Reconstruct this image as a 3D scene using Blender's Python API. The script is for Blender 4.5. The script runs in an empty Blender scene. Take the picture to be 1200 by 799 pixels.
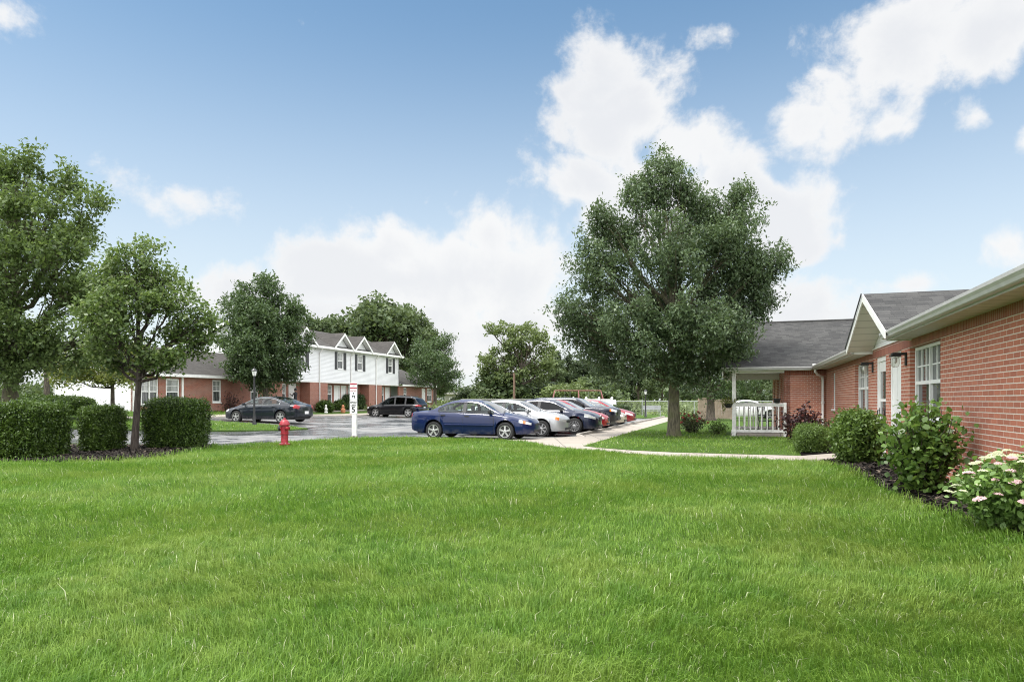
import bpy, bmesh, math, random
import numpy as np
from mathutils import Vector, Matrix

R = math.radians
rng = np.random.default_rng(7)
random.seed(7)
scene = bpy.context.scene
col = scene.collection

# ------------------------------------------------------------------ frame
# camera at the origin looking along +Y; the whole estate is laid out on a grid
# turned 18.5 degrees: P runs across the car park, A runs along the buildings.
CAM_Z = 1.30
TH = math.atan(268 / 800.0)
A = (math.sin(TH), math.cos(TH))
P = (math.cos(TH), -math.sin(TH))
OX, OY = 5.44, 7.25
ROT = -TH


def W(a, b):
    return (OX + P[0] * a + A[0] * b, OY + P[1] * a + A[1] * b)


def to_ab(x, y):
    dx, dy = x - OX, y - OY
    return dx * P[0] + dy * P[1], dx * A[0] + dy * A[1]


def sstep(e0, e1, x):
    t = np.clip((np.asarray(x, float) - e0) / (e1 - e0), 0, 1)
    return t * t * (3 - 2 * t)


def H(x, y):
    """height of the finished ground"""
    x = np.asarray(x, float)
    y = np.asarray(y, float)
    a, b = to_ab(x, y)
    m = 1 - sstep(22, 40, b)
    k1 = np.interp(a, [-80, -35.5, -31.5, -28, -23], [0.42, 0.40, 0.10, 0.0, 0.0])
    k2 = np.interp(a, [-80, -35.5, -31.5, -28, -23], [0.30, 0.30, 0.22, 0.17, 0.0])
    h = k1 + k2 * m
    # planting bed banked up to the brick wall
    h = h + 0.12 * sstep(-1.5, -0.3, a) * (a < 3) * (1 - sstep(12, 17, b))
    # soft swells in the near lawn
    near = (1 - sstep(10, 17, y))
    h = h + near * 0.018 * (np.sin(x * 1.7 + 0.8 * np.sin(y * 1.1)) * np.sin(y * 1.3 + 1.0) + np.sin(x * 0.6 + y * 0.9))
    return h


def h1(x, y):
    return float(H(x, y))


# ------------------------------------------------------------------ scene helpers
def tag(o, label, cat, group=None, kind=None):
    o['label'] = label
    o['category'] = cat
    if group:
        o['group'] = group
    if kind:
        o['kind'] = kind
    return o


def empty(name, loc, rz, label, cat, group=None):
    o = bpy.data.objects.new(name, None)
    col.objects.link(o)
    o.empty_display_size = 0.3
    o.location = loc
    o.rotation_euler = (0, 0, rz)
    return tag(o, label, cat, group)


def link(name, me, mat, parent=None, mw=None):
    o = bpy.data.objects.new(name, me)
    if mat is not None and len(me.materials) == 0:
        me.materials.append(mat)
    col.objects.link(o)
    if parent is not None:
        o.parent = parent
    return o


def auto_uv(me):
    """world-scale planar UV per face: u level, v up the slope"""
    n = len(me.polygons)
    if n == 0:
        return
    nl = len(me.loops)
    lv = np.empty(nl, np.int32)
    me.loops.foreach_get('vertex_index', lv)
    co = np.empty(len(me.vertices) * 3)
    me.vertices.foreach_get('co', co)
    co = co.reshape(-1, 3)
    pn = np.empty(n * 3)
    me.polygons.foreach_get('normal', pn)
    pn = pn.reshape(-1, 3)
    ls = np.empty(n, np.int32)
    me.polygons.foreach_get('loop_total', ls)
    f = np.repeat(np.arange(n), ls)
    u = np.cross(np.tile([0, 0, 1.0], (n, 1)), pn)
    ul = np.linalg.norm(u, axis=1)
    flat = ul < 1e-3
    u[flat] = [1, 0, 0]
    u /= np.linalg.norm(u, axis=1)[:, None]
    # keep u pointing one way so bricks run on round corners
    v = np.cross(pn, u)
    c = co[lv]
    uv = np.stack([(c * u[f]).sum(1), (c * v[f]).sum(1)], 1)
    layer = me.uv_layers.new(name='UVMap')
    layer.data.foreach_set('uv', uv.ravel())


class MB:
    def __init__(self):
        self.v = []
        self.f = []

    def vert(self, p):
        self.v.append(tuple(p))
        return len(self.v) - 1

    def quad(self, *pts):
        b = len(self.v)
        self.v.extend([tuple(p) for p in pts])
        self.f.append(tuple(range(b, b + len(pts))))
        return self

    def box(self, x0, x1, y0, y1, z0, z1):
        if x0 > x1: x0, x1 = x1, x0
        if y0 > y1: y0, y1 = y1, y0
        if z0 > z1: z0, z1 = z1, z0
        b = len(self.v)
        self.v += [(x0, y0, z0), (x1, y0, z0), (x1, y1, z0), (x0, y1, z0), (x0, y0, z1), (x1, y0, z1), (x1, y1, z1), (x0, y1, z1)]
        self.f += [tuple(b + i for i in q) for q in ((0, 3, 2, 1), (4, 5, 6, 7), (0, 1, 5, 4), (1, 2, 6, 5), (2, 3, 7, 6), (3, 0, 4, 7))]
        return self

    def obox(self, c, size, rot=(0, 0, 0)):
        """box by centre, size and euler"""
        from mathutils import Euler
        m = Euler(rot).to_matrix()
        b = len(self.v)
        sx, sy, sz = [s / 2 for s in size]
        for p in ((-sx, -sy, -sz), (sx, -sy, -sz), (sx, sy, -sz), (-sx, sy, -sz), (-sx, -sy, sz), (sx, -sy, sz), (sx, sy, sz), (-sx, sy, sz)):
            q = m @ Vector(p)
            self.v.append((c[0] + q.x, c[1] + q.y, c[2] + q.z))
        self.f += [tuple(b + i for i in q) for q in ((0, 3, 2, 1), (4, 5, 6, 7), (0, 1, 5, 4), (1, 2, 6, 5), (2, 3, 7, 6), (3, 0, 4, 7))]
        return self

    def slab(self, pts, t):
        """polygon pts (counter-clockwise seen from outside) with thickness t inwards"""
        p = [Vector(q) for q in pts]
        n = Vector((0, 0, 0))
        for i in range(len(p)):
            n += (p[i] - p[0]).cross(p[(i + 1) % len(p)] - p[0])
        n.normalize()
        lo = [q - n * t for q in p]
        b = len(self.v)
        k = len(p)
        self.v += [tuple(q) for q in p] + [tuple(q) for q in lo]
        self.f.append(tuple(b + i for i in range(k)))
        self.f.append(tuple(b + k + i for i in reversed(range(k))))
        for i in range(k):
            j = (i + 1) % k
            self.f.append((b + j, b + i, b + k + i, b + k + j))
        return self

    def extrude(self, prof, axis, s0, s1):
        """closed 2D profile swept along axis 'x' or 'y' ((u,z) points)"""
        b = len(self.v)
        k = len(prof)
        for s in (s0, s1):
            for u, z in prof:
                self.v.append((u, s, z) if axis == 'y' else (s, u, z))
        for i in range(k):
            j = (i + 1) % k
            self.f.append((b + i, b + j, b + k + j, b + k + i))
        self.f.append(tuple(b + i for i in range(k)))
        self.f.append(tuple(b + k + i for i in reversed(range(k))))
        return self

    def tube(self, path, radii, n=8, cap=True):
        path = [Vector(p) for p in path]
        if not hasattr(radii, '__len__'):
            radii = [radii] * len(path)
        b = len(self.v)
        prev = None
        for i, p in enumerate(path):
            d = (path[min(i + 1, len(path) - 1)] - path[max(i - 1, 0)])
            if d.length < 1e-9: d = Vector((0, 0, 1))
            d.normalize()
            if prev is None:
                ref = Vector((1, 0, 0)) if abs(d.x) < 0.9 else Vector((0, 1, 0))
                u = d.cross(ref).normalized()
            else:
                u = (prev - d * prev.dot(d))
                u = u.normalized() if u.length > 1e-6 else d.orthogonal().normalized()
            prev = u
            w = d.cross(u)
            for k in range(n):
                t = 2 * math.pi * k / n
                q = p + (u * math.cos(t) + w * math.sin(t)) * radii[i]
                self.v.append(tuple(q))
        for i in range(len(path) - 1):
            for k in range(n):
                k2 = (k + 1) % n
                self.f.append((b + i * n + k, b + i * n + k2, b + (i + 1) * n + k2, b + (i + 1) * n + k))
        if cap:
            self.f.append(tuple(b + k for k in reversed(range(n))))
            e = b + (len(path) - 1) * n
            self.f.append(tuple(e + k for k in range(n)))
        return self

    def lathe(self, prof, n=20, c=(0, 0, 0), axis='z'):
        """profile of (r, h) pairs turned round an axis"""
        b = len(self.v)
        for r, h in prof:
            for k in range(n):
                t = 2 * math.pi * k / n
                x, y = r * math.cos(t), r * math.sin(t)
                if axis == 'z': q = (x, y, h)
                elif axis == 'y': q = (x, h, y)
                else: q = (h, x, y)
                self.v.append((c[0] + q[0], c[1] + q[1], c[2] + q[2]))
        m = len(prof)
        flip = axis == 'y'
        for i in range(m - 1):
            for k in range(n):
                k2 = (k + 1) % n
                q = (b + i * n + k, b + i * n + k2, b + (i + 1) * n + k2, b + (i + 1) * n + k)
                self.f.append(q[::-1] if flip else q)
        lo = tuple(b + k for k in range(n))
        hi = tuple(b + (m - 1) * n + k for k in range(n))
        self.f.append(lo if flip else lo[::-1])
        self.f.append(hi[::-1] if flip else hi)
        return self

    def mesh(self, name, smooth=False, angle=35, uv=True, bevel=0):
        me = bpy.data.meshes.new(name)
        me.from_pydata(self.v, [], self.f)
        if bevel:
            bm = bmesh.new()
            bm.from_mesh(me)
            bmesh.ops.remove_doubles(bm, verts=bm.verts, dist=1e-5)
            es = [e for e in bm.edges if len(e.link_faces) == 2 and e.calc_face_angle(0) > 0.6]
            bmesh.ops.bevel(bm, geom=es, offset=bevel, segments=2, profile=0.6, affect='EDGES', clamp_overlap=True)
            bm.to_mesh(me)
            bm.free()
        me.update()
        if smooth:
            me.polygons.foreach_set('use_smooth', [True] * len(me.polygons))
            me.set_sharp_from_angle(angle=R(angle))
        if uv:
            auto_uv(me)
        return me

    def build(self, name, mat, parent=None, **kw):
        return link(name, self.mesh(name, **kw), mat, parent)


def quads_mesh(name, verts, nper=4, smooth=False):
    """fast mesh of disconnected n-gons, verts (N, nper, 3)"""
    v = np.ascontiguousarray(verts, dtype=np.float32)
    N = v.shape[0]
    me = bpy.data.meshes.new(name)
    me.vertices.add(N * nper)
    me.vertices.foreach_set('co', v.ravel())
    me.loops.add(N * nper)
    me.loops.foreach_set('vertex_index', np.arange(N * nper, dtype=np.int32))
    me.polygons.add(N)
    me.polygons.foreach_set('loop_start', np.arange(0, N * nper, nper, dtype=np.int32))
    me.update(calc_edges=True)
    return me


# ------------------------------------------------------------------ materials
def new_mat(name):
    m = bpy.data.materials.new(name)
    m.use_nodes = True
    nt = m.node_tree
    for n in list(nt.nodes):
        nt.nodes.remove(n)
    out = nt.nodes.new('ShaderNodeOutputMaterial')
    return m, nt, out


def node(nt, t, **kw):
    n = nt.nodes.new(t)
    for k, v in kw.items():
        if k in ('operation', 'blend_type', 'data_type', 'noise_dimensions', 'feature', 'offset', 'squash', 'interpolation_type', 'offset_frequency', 'wave_type', 'bands_direction', 'wave_profile', 'clamp', 'mode'):
            setattr(n, k, v)
        else:
            key = k.replace('_', ' ')
            n.inputs[key].default_value = v
    return n


def c4(c):
    return (c[0], c[1], c[2], 1.0)


def mathn(nt, op, a, b=None, clamp=False):
    n = nt.nodes.new('ShaderNodeMath')
    n.operation = op
    n.use_clamp = clamp
    for i, v in enumerate((a, b)):
        if v is None: continue
        if isinstance(v, (int, float)): n.inputs[i].default_value = v
        else: nt.links.new(v, n.inputs[i])
    return n.outputs[0]


def mixc(nt, fac, a, b, blend='MIX'):
    n = nt.nodes.new('ShaderNodeMix')
    n.data_type = 'RGBA'
    n.blend_type = blend
    for sock, v in ((n.inputs[0], fac), (n.inputs[6], a), (n.inputs[7], b)):
        if isinstance(v, (int, float)): sock.default_value = v
        elif isinstance(v, (tuple, list)): sock.default_value = c4(v)
        else: nt.links.new(v, sock)
    return n.outputs[2]


def ramp(nt, x, lo, hi, smooth=True):
    n = nt.nodes.new('ShaderNodeMapRange')
    n.interpolation_type = 'SMOOTHSTEP' if smooth else 'LINEAR'
    n.inputs[1].default_value = lo
    n.inputs[2].default_value = hi
    nt.links.new(x, n.inputs[0])
    return n.outputs[0]


def noise(nt, vec, scale, detail=4, rough=0.55, dist=0.0):
    n = nt.nodes.new('ShaderNodeTexNoise')
    n.inputs['Scale'].default_value = scale
    n.inputs['Detail'].default_value = detail
    n.inputs['Roughness'].default_value = rough
    n.inputs['Distortion'].default_value = dist
    if vec is not None: nt.links.new(vec, n.inputs['Vector'])
    return n.outputs[0]


def objcoord(nt):
    return nt.nodes.new('ShaderNodeTexCoord').outputs['Object']


def uvcoord(nt):
    return nt.nodes.new('ShaderNodeTexCoord').outputs['UV']


def bump(nt, height, strength, dist=0.01):
    n = nt.nodes.new('ShaderNodeBump')
    n.inputs['Strength'].default_value = strength
    n.inputs['Distance'].default_value = dist
    nt.links.new(height, n.inputs['Height'])
    return n.outputs[0]


def pbsdf(nt, out, color, rough=0.6, metal=0.0, normal=None, coat=0.0, spec=0.5):
    p = nt.nodes.new('ShaderNodeBsdfPrincipled')
    if isinstance(color, (tuple, list)): p.inputs['Base Color'].default_value = c4(color)
    else: nt.links.new(color, p.inputs['Base Color'])
    if isinstance(rough, (int, float)): p.inputs['Roughness'].default_value = rough
    else: nt.links.new(rough, p.inputs['Roughness'])
    p.inputs['Metallic'].default_value = metal
    p.inputs['Coat Weight'].default_value = coat
    p.inputs['Coat Roughness'].default_value = 0.04
    p.inputs['Specular IOR Level'].default_value = spec
    if normal is not None: nt.links.new(normal, p.inputs['Normal'])
    nt.links.new(p.outputs[0], out.inputs[0])
    return p


def plain(name, c, rough=0.55, metal=0.0, coat=0.0, var=0.12, scale=6.0, spec=0.5):
    """painted or moulded surface with a little wear"""
    m, nt, out = new_mat(name)
    oc = objcoord(nt)
    n1 = noise(nt, oc, scale, 5)
    f = ramp(nt, n1, 0.3, 0.7)
    lo = tuple(x * (1 - var) for x in c)
    hi = tuple(min(1, x * (1 + var * 0.6)) for x in c)
    pbsdf(nt, out, mixc(nt, f, lo, hi), rough, metal, None, coat, spec)
    return m


def mat_brick(name, c1, c2, mortar, bw=0.203, rh=0.0677, ms=0.012, soldier=False, rot=False):
    m, nt, out = new_mat(name)
    uv = uvcoord(nt)
    b = nt.nodes.new('ShaderNodeTexBrick')
    nt.links.new(uv, b.inputs['Vector'])
    b.inputs['Scale'].default_value = 1.0
    b.inputs['Brick Width'].default_value = bw
    b.inputs['Row Height'].default_value = rh
    b.inputs['Mortar Size'].default_value = ms * 0.5
    b.inputs['Mortar Smooth'].default_value = 0.15
    b.inputs['Bias'].default_value = 0.0
    b.inputs['Color1'].default_value = c4(c1)
    b.inputs['Color2'].default_value = c4(c2)
    b.inputs['Mortar'].default_value = c4(mortar)
    if soldier: b.offset = 0.0
    # level joints are struck pale, the upright ones stay dusty
    sp = nt.nodes.new('ShaderNodeSeparateXYZ')
    nt.links.new(uv, sp.inputs[0])
    dj = mathn(nt, 'ABSOLUTE', mathn(nt, 'SUBTRACT', mathn(nt, 'FRACT', mathn(nt, 'ADD', mathn(nt, 'DIVIDE', sp.outputs[1], rh), 0.5)), 0.5))
    hj = mathn(nt, 'SUBTRACT', 1.0, ramp(nt, dj, ms * 0.4 / rh, ms * 0.62 / rh))
    mcol = mixc(nt, hj, [m_ * 0.55 + c_ * 0.45 for m_, c_ in zip(mortar, c1)], mortar)
    nt.links.new(mcol, b.inputs['Mortar'])
    n1 = noise(nt, uv, 3.0, 4)
    n2 = noise(nt, uv, 55.0, 3)
    big = noise(nt, uv, 0.5, 3)
    c = mixc(nt, mathn(nt, 'MULTIPLY', ramp(nt, n2, 0.35, 0.7), 0.22), b.outputs['Color'], (0.10, 0.05, 0.04))
    c = mixc(nt, mathn(nt, 'MULTIPLY', ramp(nt, n1, 0.5, 0.75), 0.28), c, (0.42, 0.22, 0.16))
    c = mixc(nt, mathn(nt, 'MULTIPLY', ramp(nt, big, 0.45, 0.7), 0.18), c, (0.22, 0.11, 0.09))
    hgt = mathn(nt, 'ADD', mathn(nt, 'MULTIPLY', b.outputs['Fac'], -1.0), mathn(nt, 'MULTIPLY', n2, 0.35))
    pbsdf(nt, out, c, 0.85, 0, bump(nt, hgt, 0.7, 0.008))
    return m


def mat_shingle(name, c1, c2):
    m, nt, out = new_mat(name)
    uv = uvcoord(nt)
    b = nt.nodes.new('ShaderNodeTexBrick')
    nt.links.new(uv, b.inputs['Vector'])
    b.inputs['Scale'].default_value = 1.0
    b.inputs['Brick Width'].default_value = 0.26
    b.inputs['Row Height'].default_value = 0.14
    b.inputs['Mortar Size'].default_value = 0.003
    b.inputs['Mortar Smooth'].default_value = 0.3
    b.offset = 0.37
    b.offset_frequency = 2
    b.squash = 0.8
    b.squash_frequency = 3
    b.inputs['Color1'].default_value = c4(c1)
    b.inputs['Color2'].default_value = c4(c2)
    b.inputs['Mortar'].default_value = c4([x * 0.45 for x in c1])
    n1 = noise(nt, uv, 40.0, 3)
    n2 = noise(nt, uv, 0.7, 4)
    c = mixc(nt, mathn(nt, 'MULTIPLY', ramp(nt, n1, 0.4, 0.75), 0.25), b.outputs['Color'], [x * 1.6 for x in c2])
    c = mixc(nt, mathn(nt, 'MULTIPLY', ramp(nt, n2, 0.4, 0.7), 0.25), c, [x * 0.6 for x in c1])
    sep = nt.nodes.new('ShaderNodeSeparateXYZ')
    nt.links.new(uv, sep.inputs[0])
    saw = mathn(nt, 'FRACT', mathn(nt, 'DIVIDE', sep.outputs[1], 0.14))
    c = mixc(nt, ramp(nt, saw, 0.02, 0.16), [x * 0.42 for x in c1], c)  # shadow line along each shingle row, painted into the colour
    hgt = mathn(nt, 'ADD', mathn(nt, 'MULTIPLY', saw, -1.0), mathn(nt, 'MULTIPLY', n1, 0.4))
    pbsdf(nt, out, c, 0.95, 0, bump(nt, hgt, 0.6, 0.012), spec=0.2)
    return m


def mat_siding(name, c, lap=0.11):
    m, nt, out = new_mat(name)
    uv = uvcoord(nt)
    sep = nt.nodes.new('ShaderNodeSeparateXYZ')
    nt.links.new(uv, sep.inputs[0])
    saw = mathn(nt, 'FRACT', mathn(nt, 'DIVIDE', sep.outputs[1], lap))
    n1 = noise(nt, uv, 0.9, 4)
    gap = ramp(nt, saw, 0.0, 0.16, False)
    cc = mixc(nt, ramp(nt, n1, 0.3, 0.75), [x * 0.92 for x in c], c)
    cc = mixc(nt, gap, [x * 0.5 for x in c], cc)
    pbsdf(nt, out, cc, 0.5, 0, bump(nt, mathn(nt, 'MULTIPLY', saw, -1.0), 0.8, 0.02))
    return m


def mat_asphalt(name):
    m, nt, out = new_mat(name)
    oc = objcoord(nt)
    n_big = noise(nt, oc, 0.22, 5, 0.62, 0.6)
    n_mid = noise(nt, oc, 1.3, 5, 0.6)
    n_fine = noise(nt, oc, 160.0, 3)
    wet = ramp(nt, mathn(nt, 'ADD', mathn(nt, 'MULTIPLY', n_big, 0.72), mathn(nt, 'MULTIPLY', n_mid, 0.28)), 0.445, 0.53)
    agg = mixc(nt, ramp(nt, n_fine, 0.3, 0.75), (0.13, 0.13, 0.128), (0.27, 0.265, 0.255))
    agg = mixc(nt, ramp(nt, n_mid, 0.35, 0.65), agg, mixc(nt, 0.5, agg, (0.05, 0.05, 0.05)))
    c = mixc(nt, wet, agg, (0.075, 0.077, 0.08))
    # thin sealed cracks
    v = nt.nodes.new('ShaderNodeTexVoronoi')
    v.feature = 'DISTANCE_TO_EDGE'
    v.inputs['Scale'].default_value = 0.16
    nt.links.new(mixc(nt, 0.12, oc, nt.nodes.new('ShaderNodeTexNoise').outputs[1]), v.inputs['Vector'])
    crack = ramp(nt, v.outputs[0], 0.004, 0.010)
    c = mixc(nt, crack, (0.02, 0.02, 0.02), c)
    rgh = mathn(nt, 'SUBTRACT', 0.8, mathn(nt, 'MULTIPLY', wet, 0.60))
    p = pbsdf(nt, out, c, rgh, 0, None)
    bn = nt.nodes.new('ShaderNodeBump')
    nt.links.new(n_fine, bn.inputs['Height'])
    bn.inputs['Distance'].default_value = 0.004
    nt.links.new(mathn(nt, 'SUBTRACT', 0.6, mathn(nt, 'MULTIPLY', wet, 0.57)), bn.inputs['Strength'])
    nt.links.new(bn.outputs[0], p.inputs['Normal'])
    return m


def mat_concrete(name, c, joint=1.5, stain=0.3):
    m, nt, out = new_mat(name)
    oc = objcoord(nt)
    sep = nt.nodes.new('ShaderNodeSeparateXYZ')
    nt.links.new(oc, sep.inputs[0])
    n1 = noise(nt, oc, 1.1, 6, 0.6)
    n2 = noise(nt, oc, 90, 3)
    cc = mixc(nt, mathn(nt, 'MULTIPLY', ramp(nt, n1, 0.4, 0.7), stain), c, [x * 0.55 for x in c])
    cc = mixc(nt, mathn(nt, 'MULTIPLY', ramp(nt, n2, 0.4, 0.7), 0.25), cc, [x * 0.7 for x in c])
    if joint:
        for ax in (0, 1):
            fr = mathn(nt, 'FRACT', mathn(nt, 'DIVIDE', sep.outputs[ax], joint))
            d = mathn(nt, 'ABSOLUTE', mathn(nt, 'SUBTRACT', fr, 0.5))
            cc = mixc(nt, ramp(nt, d, 0.490, 0.494), cc, [x * 0.3 for x in c])
    pbsdf(nt, out, cc, 0.85, 0, bump(nt, n2, 0.3, 0.004))
    return m


def mat_soilgrass(name, base, dry, soil):
    """turf seen from afar, and the thatch below the blades nearby"""
    m, nt, out = new_mat(name)
    oc = objcoord(nt)
    n1 = noise(nt, oc, 0.35, 5, 0.6)
    n2 = noise(nt, oc, 4.0, 5, 0.65)
    n3 = noise(nt, oc, 38.0, 4, 0.7)
    c = mixc(nt, ramp(nt, n1, 0.35, 0.65), base, dry)
    c = mixc(nt, mathn(nt, 'MULTIPLY', ramp(nt, n2, 0.45, 0.72), 0.55), c, [x * 0.62 for x in base])
    c = mixc(nt, mathn(nt, 'MULTIPLY', ramp(nt, n3, 0.48, 0.75), 0.6), c, soil)
    hgt = mathn(nt, 'ADD', n3, mathn(nt, 'MULTIPLY', n2, 0.7))
    pbsdf(nt, out, c, 0.9, 0, bump(nt, hgt, 0.9, 0.06), spec=0.15)
    return m


def mat_leaf(name, dark, light, tip=None, trans=0.35, rough=0.5, patch=0.5):
    m, nt, out = new_mat(name)
    g = nt.nodes.new('ShaderNodeNewGeometry')
    oc = objcoord(nt)
    rnd = g.outputs['Random Per Island']
    n1 = noise(nt, oc, patch, 3, 0.6)
    c = mixc(nt, rnd, dark, light)
    c = mixc(nt, mathn(nt, 'MULTIPLY', ramp(nt, n1, 0.4, 0.65), 0.5), c, [(d * 0.4 + l * 0.8) for d, l in zip(dark, light)])
    if tip is not None:
        odd = ramp(nt, rnd, 0.9, 0.93)
        c = mixc(nt, odd, c, tip)
    p = nt.nodes.new('ShaderNodeBsdfPrincipled')
    nt.links.new(c, p.inputs['Base Color'])
    p.inputs['Roughness'].default_value = rough
    p.inputs['Specular IOR Level'].default_value = 0.35
    t = nt.nodes.new('ShaderNodeBsdfTranslucent')
    nt.links.new(mixc(nt, 0.35, c, (light[0] * 1.5, light[1] * 1.5, light[2] * 0.7)), t.inputs[0])
    ms = nt.nodes.new('ShaderNodeMixShader')
    ms.inputs[0].default_value = trans
    nt.links.new(p.outputs[0], ms.inputs[1])
    nt.links.new(t.outputs[0], ms.inputs[2])
    nt.links.new(ms.outputs[0], out.inputs[0])
    return m


def mat_bark(name, c1, c2, moss=None):
    m, nt, out = new_mat(name)
    oc = objcoord(nt)
    mp = nt.nodes.new('ShaderNodeMapping')
    mp.inputs['Scale'].default_value = (1, 1, 0.18)
    nt.links.new(oc, mp.inputs[0])
    n1 = noise(nt, mp.outputs[0], 22, 5, 0.65)
    n2 = noise(nt, oc, 2.5, 4)
    c = mixc(nt, ramp(nt, n1, 0.38, 0.62), c1, c2)
    if moss: c = mixc(nt, mathn(nt, 'MULTIPLY', ramp(nt, n2, 0.4, 0.65), 0.6), c, moss)
    pbsdf(nt, out, c, 0.95, 0, bump(nt, n1, 1.0, 0.03))
    return m


def mat_carpaint(name, c, metal=0.35):
    m, nt, out = new_mat(name)
    oc = objcoord(nt)
    n1 = noise(nt, oc, 2.2, 5)
    sep = nt.nodes.new('ShaderNodeSeparateXYZ')
    nt.links.new(oc, sep.inputs[0])
    c2 = mixc(nt, ramp(nt, n1, 0.35, 0.7), c, [x * 0.9 for x in c])
    dirt = mathn(nt, 'MULTIPLY', mathn(nt, 'SUBTRACT', 1.0, ramp(nt, sep.outputs[2], 0.18, 0.42)), ramp(nt, noise(nt, oc, 7, 5), 0.35, 0.7))
    c2 = mixc(nt, mathn(nt, 'MULTIPLY', dirt, 0.35), c2, (0.22, 0.20, 0.18))
    pbsdf(nt, out, c2, 0.35, metal, None, 0.8, 0.12)
    return m


def mat_glass(name, tint, refl=1.0, gloss_rough=0.02):
    """clear or tinted glazing: looks through, mirrors the sky at a slant"""
    m, nt, out = new_mat(name)
    lw = nt.nodes.new('ShaderNodeLayerWeight')
    fres = mathn(nt, 'ADD', 0.03, mathn(nt, 'MULTIPLY', mathn(nt, 'POWER', lw.outputs['Facing'], 4.0), 0.92))
    t = nt.nodes.new('ShaderNodeBsdfTransparent')
    t.inputs[0].default_value = c4(tint)
    g = nt.nodes.new('ShaderNodeBsdfGlossy')
    g.inputs['Roughness'].default_value = gloss_rough
    ms = nt.nodes.new('ShaderNodeMixShader')
    nt.links.new(mathn(nt, 'MULTIPLY', fres, refl, True), ms.inputs[0])
    nt.links.new(t.outputs[0], ms.inputs[1])
    nt.links.new(g.outputs[0], ms.inputs[2])
    nt.links.new(ms.outputs[0], out.inputs[0])
    return m


M = {}
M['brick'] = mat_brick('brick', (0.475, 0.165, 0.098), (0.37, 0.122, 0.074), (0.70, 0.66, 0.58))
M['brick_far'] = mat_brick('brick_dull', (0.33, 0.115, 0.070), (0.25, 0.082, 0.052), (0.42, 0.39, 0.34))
M['soldier'] = mat_brick('soldier_brick', (0.36, 0.118, 0.075), (0.26, 0.08, 0.055), (0.42, 0.36, 0.31), bw=0.0677, rh=0.40, soldier=True)
M['shingle'] = mat_shingle('grey_shingle', (0.034, 0.034, 0.034), (0.066, 0.0655, 0.063))
M['shingle_brown'] = mat_shingle('brown_grey_shingle', (0.048, 0.045, 0.042), (0.072, 0.068, 0.063))
M['siding'] = mat_siding('white_siding', (0.73, 0.735, 0.74))
M['white'] = plain('white_paint', (0.78, 0.78, 0.76), 0.45, var=0.06)
M['white_old'] = plain('weathered_white_paint', (0.72, 0.71, 0.68), 0.55, var=0.14, scale=9)
M['gutter'] = plain('gutter_enamel', (0.50, 0.495, 0.495), 0.35, var=0.08)
M['soffit'] = mat_siding('beige_soffit', (0.60, 0.575, 0.52), 0.30)
M['curtain'] = None
M['asphalt'] = mat_asphalt('wet_asphalt')
M['concrete'] = mat_concrete('sidewalk_concrete', (0.305, 0.272, 0.232))
M['curb'] = mat_concrete('curb_concrete', (0.34, 0.315, 0.28), 3.0, 0.5)
M['lawn'] = mat_soilgrass('lawn_turf', (0.052, 0.105, 0.014), (0.075, 0.128, 0.022), (0.028, 0.05, 0.009))
M['meadow'] = mat_soilgrass('meadow_turf', (0.13, 0.20, 0.045), (0.20, 0.23, 0.075), (0.09, 0.12, 0.035))
M['black'] = plain('black_metal', (0.015, 0.015, 0.016), 0.4)
M['dark_plastic'] = plain('dark_plastic', (0.022, 0.022, 0.024), 0.55)
M['rubber'] = plain('tyre_rubber', (0.02, 0.02, 0.02), 0.8)
M['alloy'] = plain('wheel_alloy', (0.50, 0.50, 0.50), 0.3, 0.6, var=0.08)
M['chrome'] = plain('chrome', (0.72, 0.72, 0.72), 0.12, 1.0)
M['bark'] = mat_bark('grey_brown_bark', (0.055, 0.044, 0.034), (0.14, 0.115, 0.09), None)
M['bark_moss'] = mat_bark('mossy_bark', (0.05, 0.045, 0.03), (0.13, 0.115, 0.075), (0.09, 0.10, 0.035))
M['glass_car'] = mat_glass('car_glass', (0.72, 0.80, 0.78), 1.2)
M['glass_tint'] = mat_glass('tinted_car_glass', (0.10, 0.11, 0.12), 1.0)
M['glass_front'] = mat_glass('windshield_glass', (0.66, 0.74, 0.72), 1.9)
M['lamp_glass'] = mat_glass('lamp_glass', (0.85, 0.85, 0.82), 1.3, 0.1)
M['headlight'] = plain('headlight_lens', (0.72, 0.74, 0.74), 0.08, 0.4, 0.8)
M['amber'] = plain('amber_lens', (0.55, 0.14, 0.015), 0.2, 0, 0.8)
M['red_lens'] = plain('red_lens', (0.26, 0.006, 0.010), 0.25, 0, 0.2, spec=0.3)
M['hydrant_red'] = plain('hydrant_red_paint', (0.31, 0.018, 0.030), 0.42, var=0.35, scale=14)
M['seat'] = plain('grey_seat_cloth', (0.20, 0.20, 0.21), 0.9)
M['sign_white'] = plain('sign_white', (0.80, 0.80, 0.80), 0.35, var=0.05)
M['sign_red'] = plain('sign_red', (0.36, 0.012, 0.032), 0.4)
M['sign_black'] = plain('sign_black', (0.02, 0.02, 0.02), 0.5)
M['sign_grey'] = plain('sign_grey', (0.25, 0.24, 0.25), 0.5)
M['steel'] = plain('galvanised_steel', (0.42, 0.43, 0.44), 0.4, 0.7)
M['shutter'] = plain('charcoal_shutter', (0.05, 0.05, 0.055), 0.6)
M['tan_wood'] = plain('tan_panel', (0.46, 0.36, 0.28), 0.7, var=0.15, scale=3)
M['pole_wood'] = mat_bark('pole_wood', (0.10, 0.062, 0.045), (0.19, 0.12, 0.09))
M['swing_red'] = plain('faded_red_tube', (0.22, 0.075, 0.075), 0.6)
M['terracotta'] = plain('terracotta', (0.45, 0.18, 0.09), 0.8)


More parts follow.
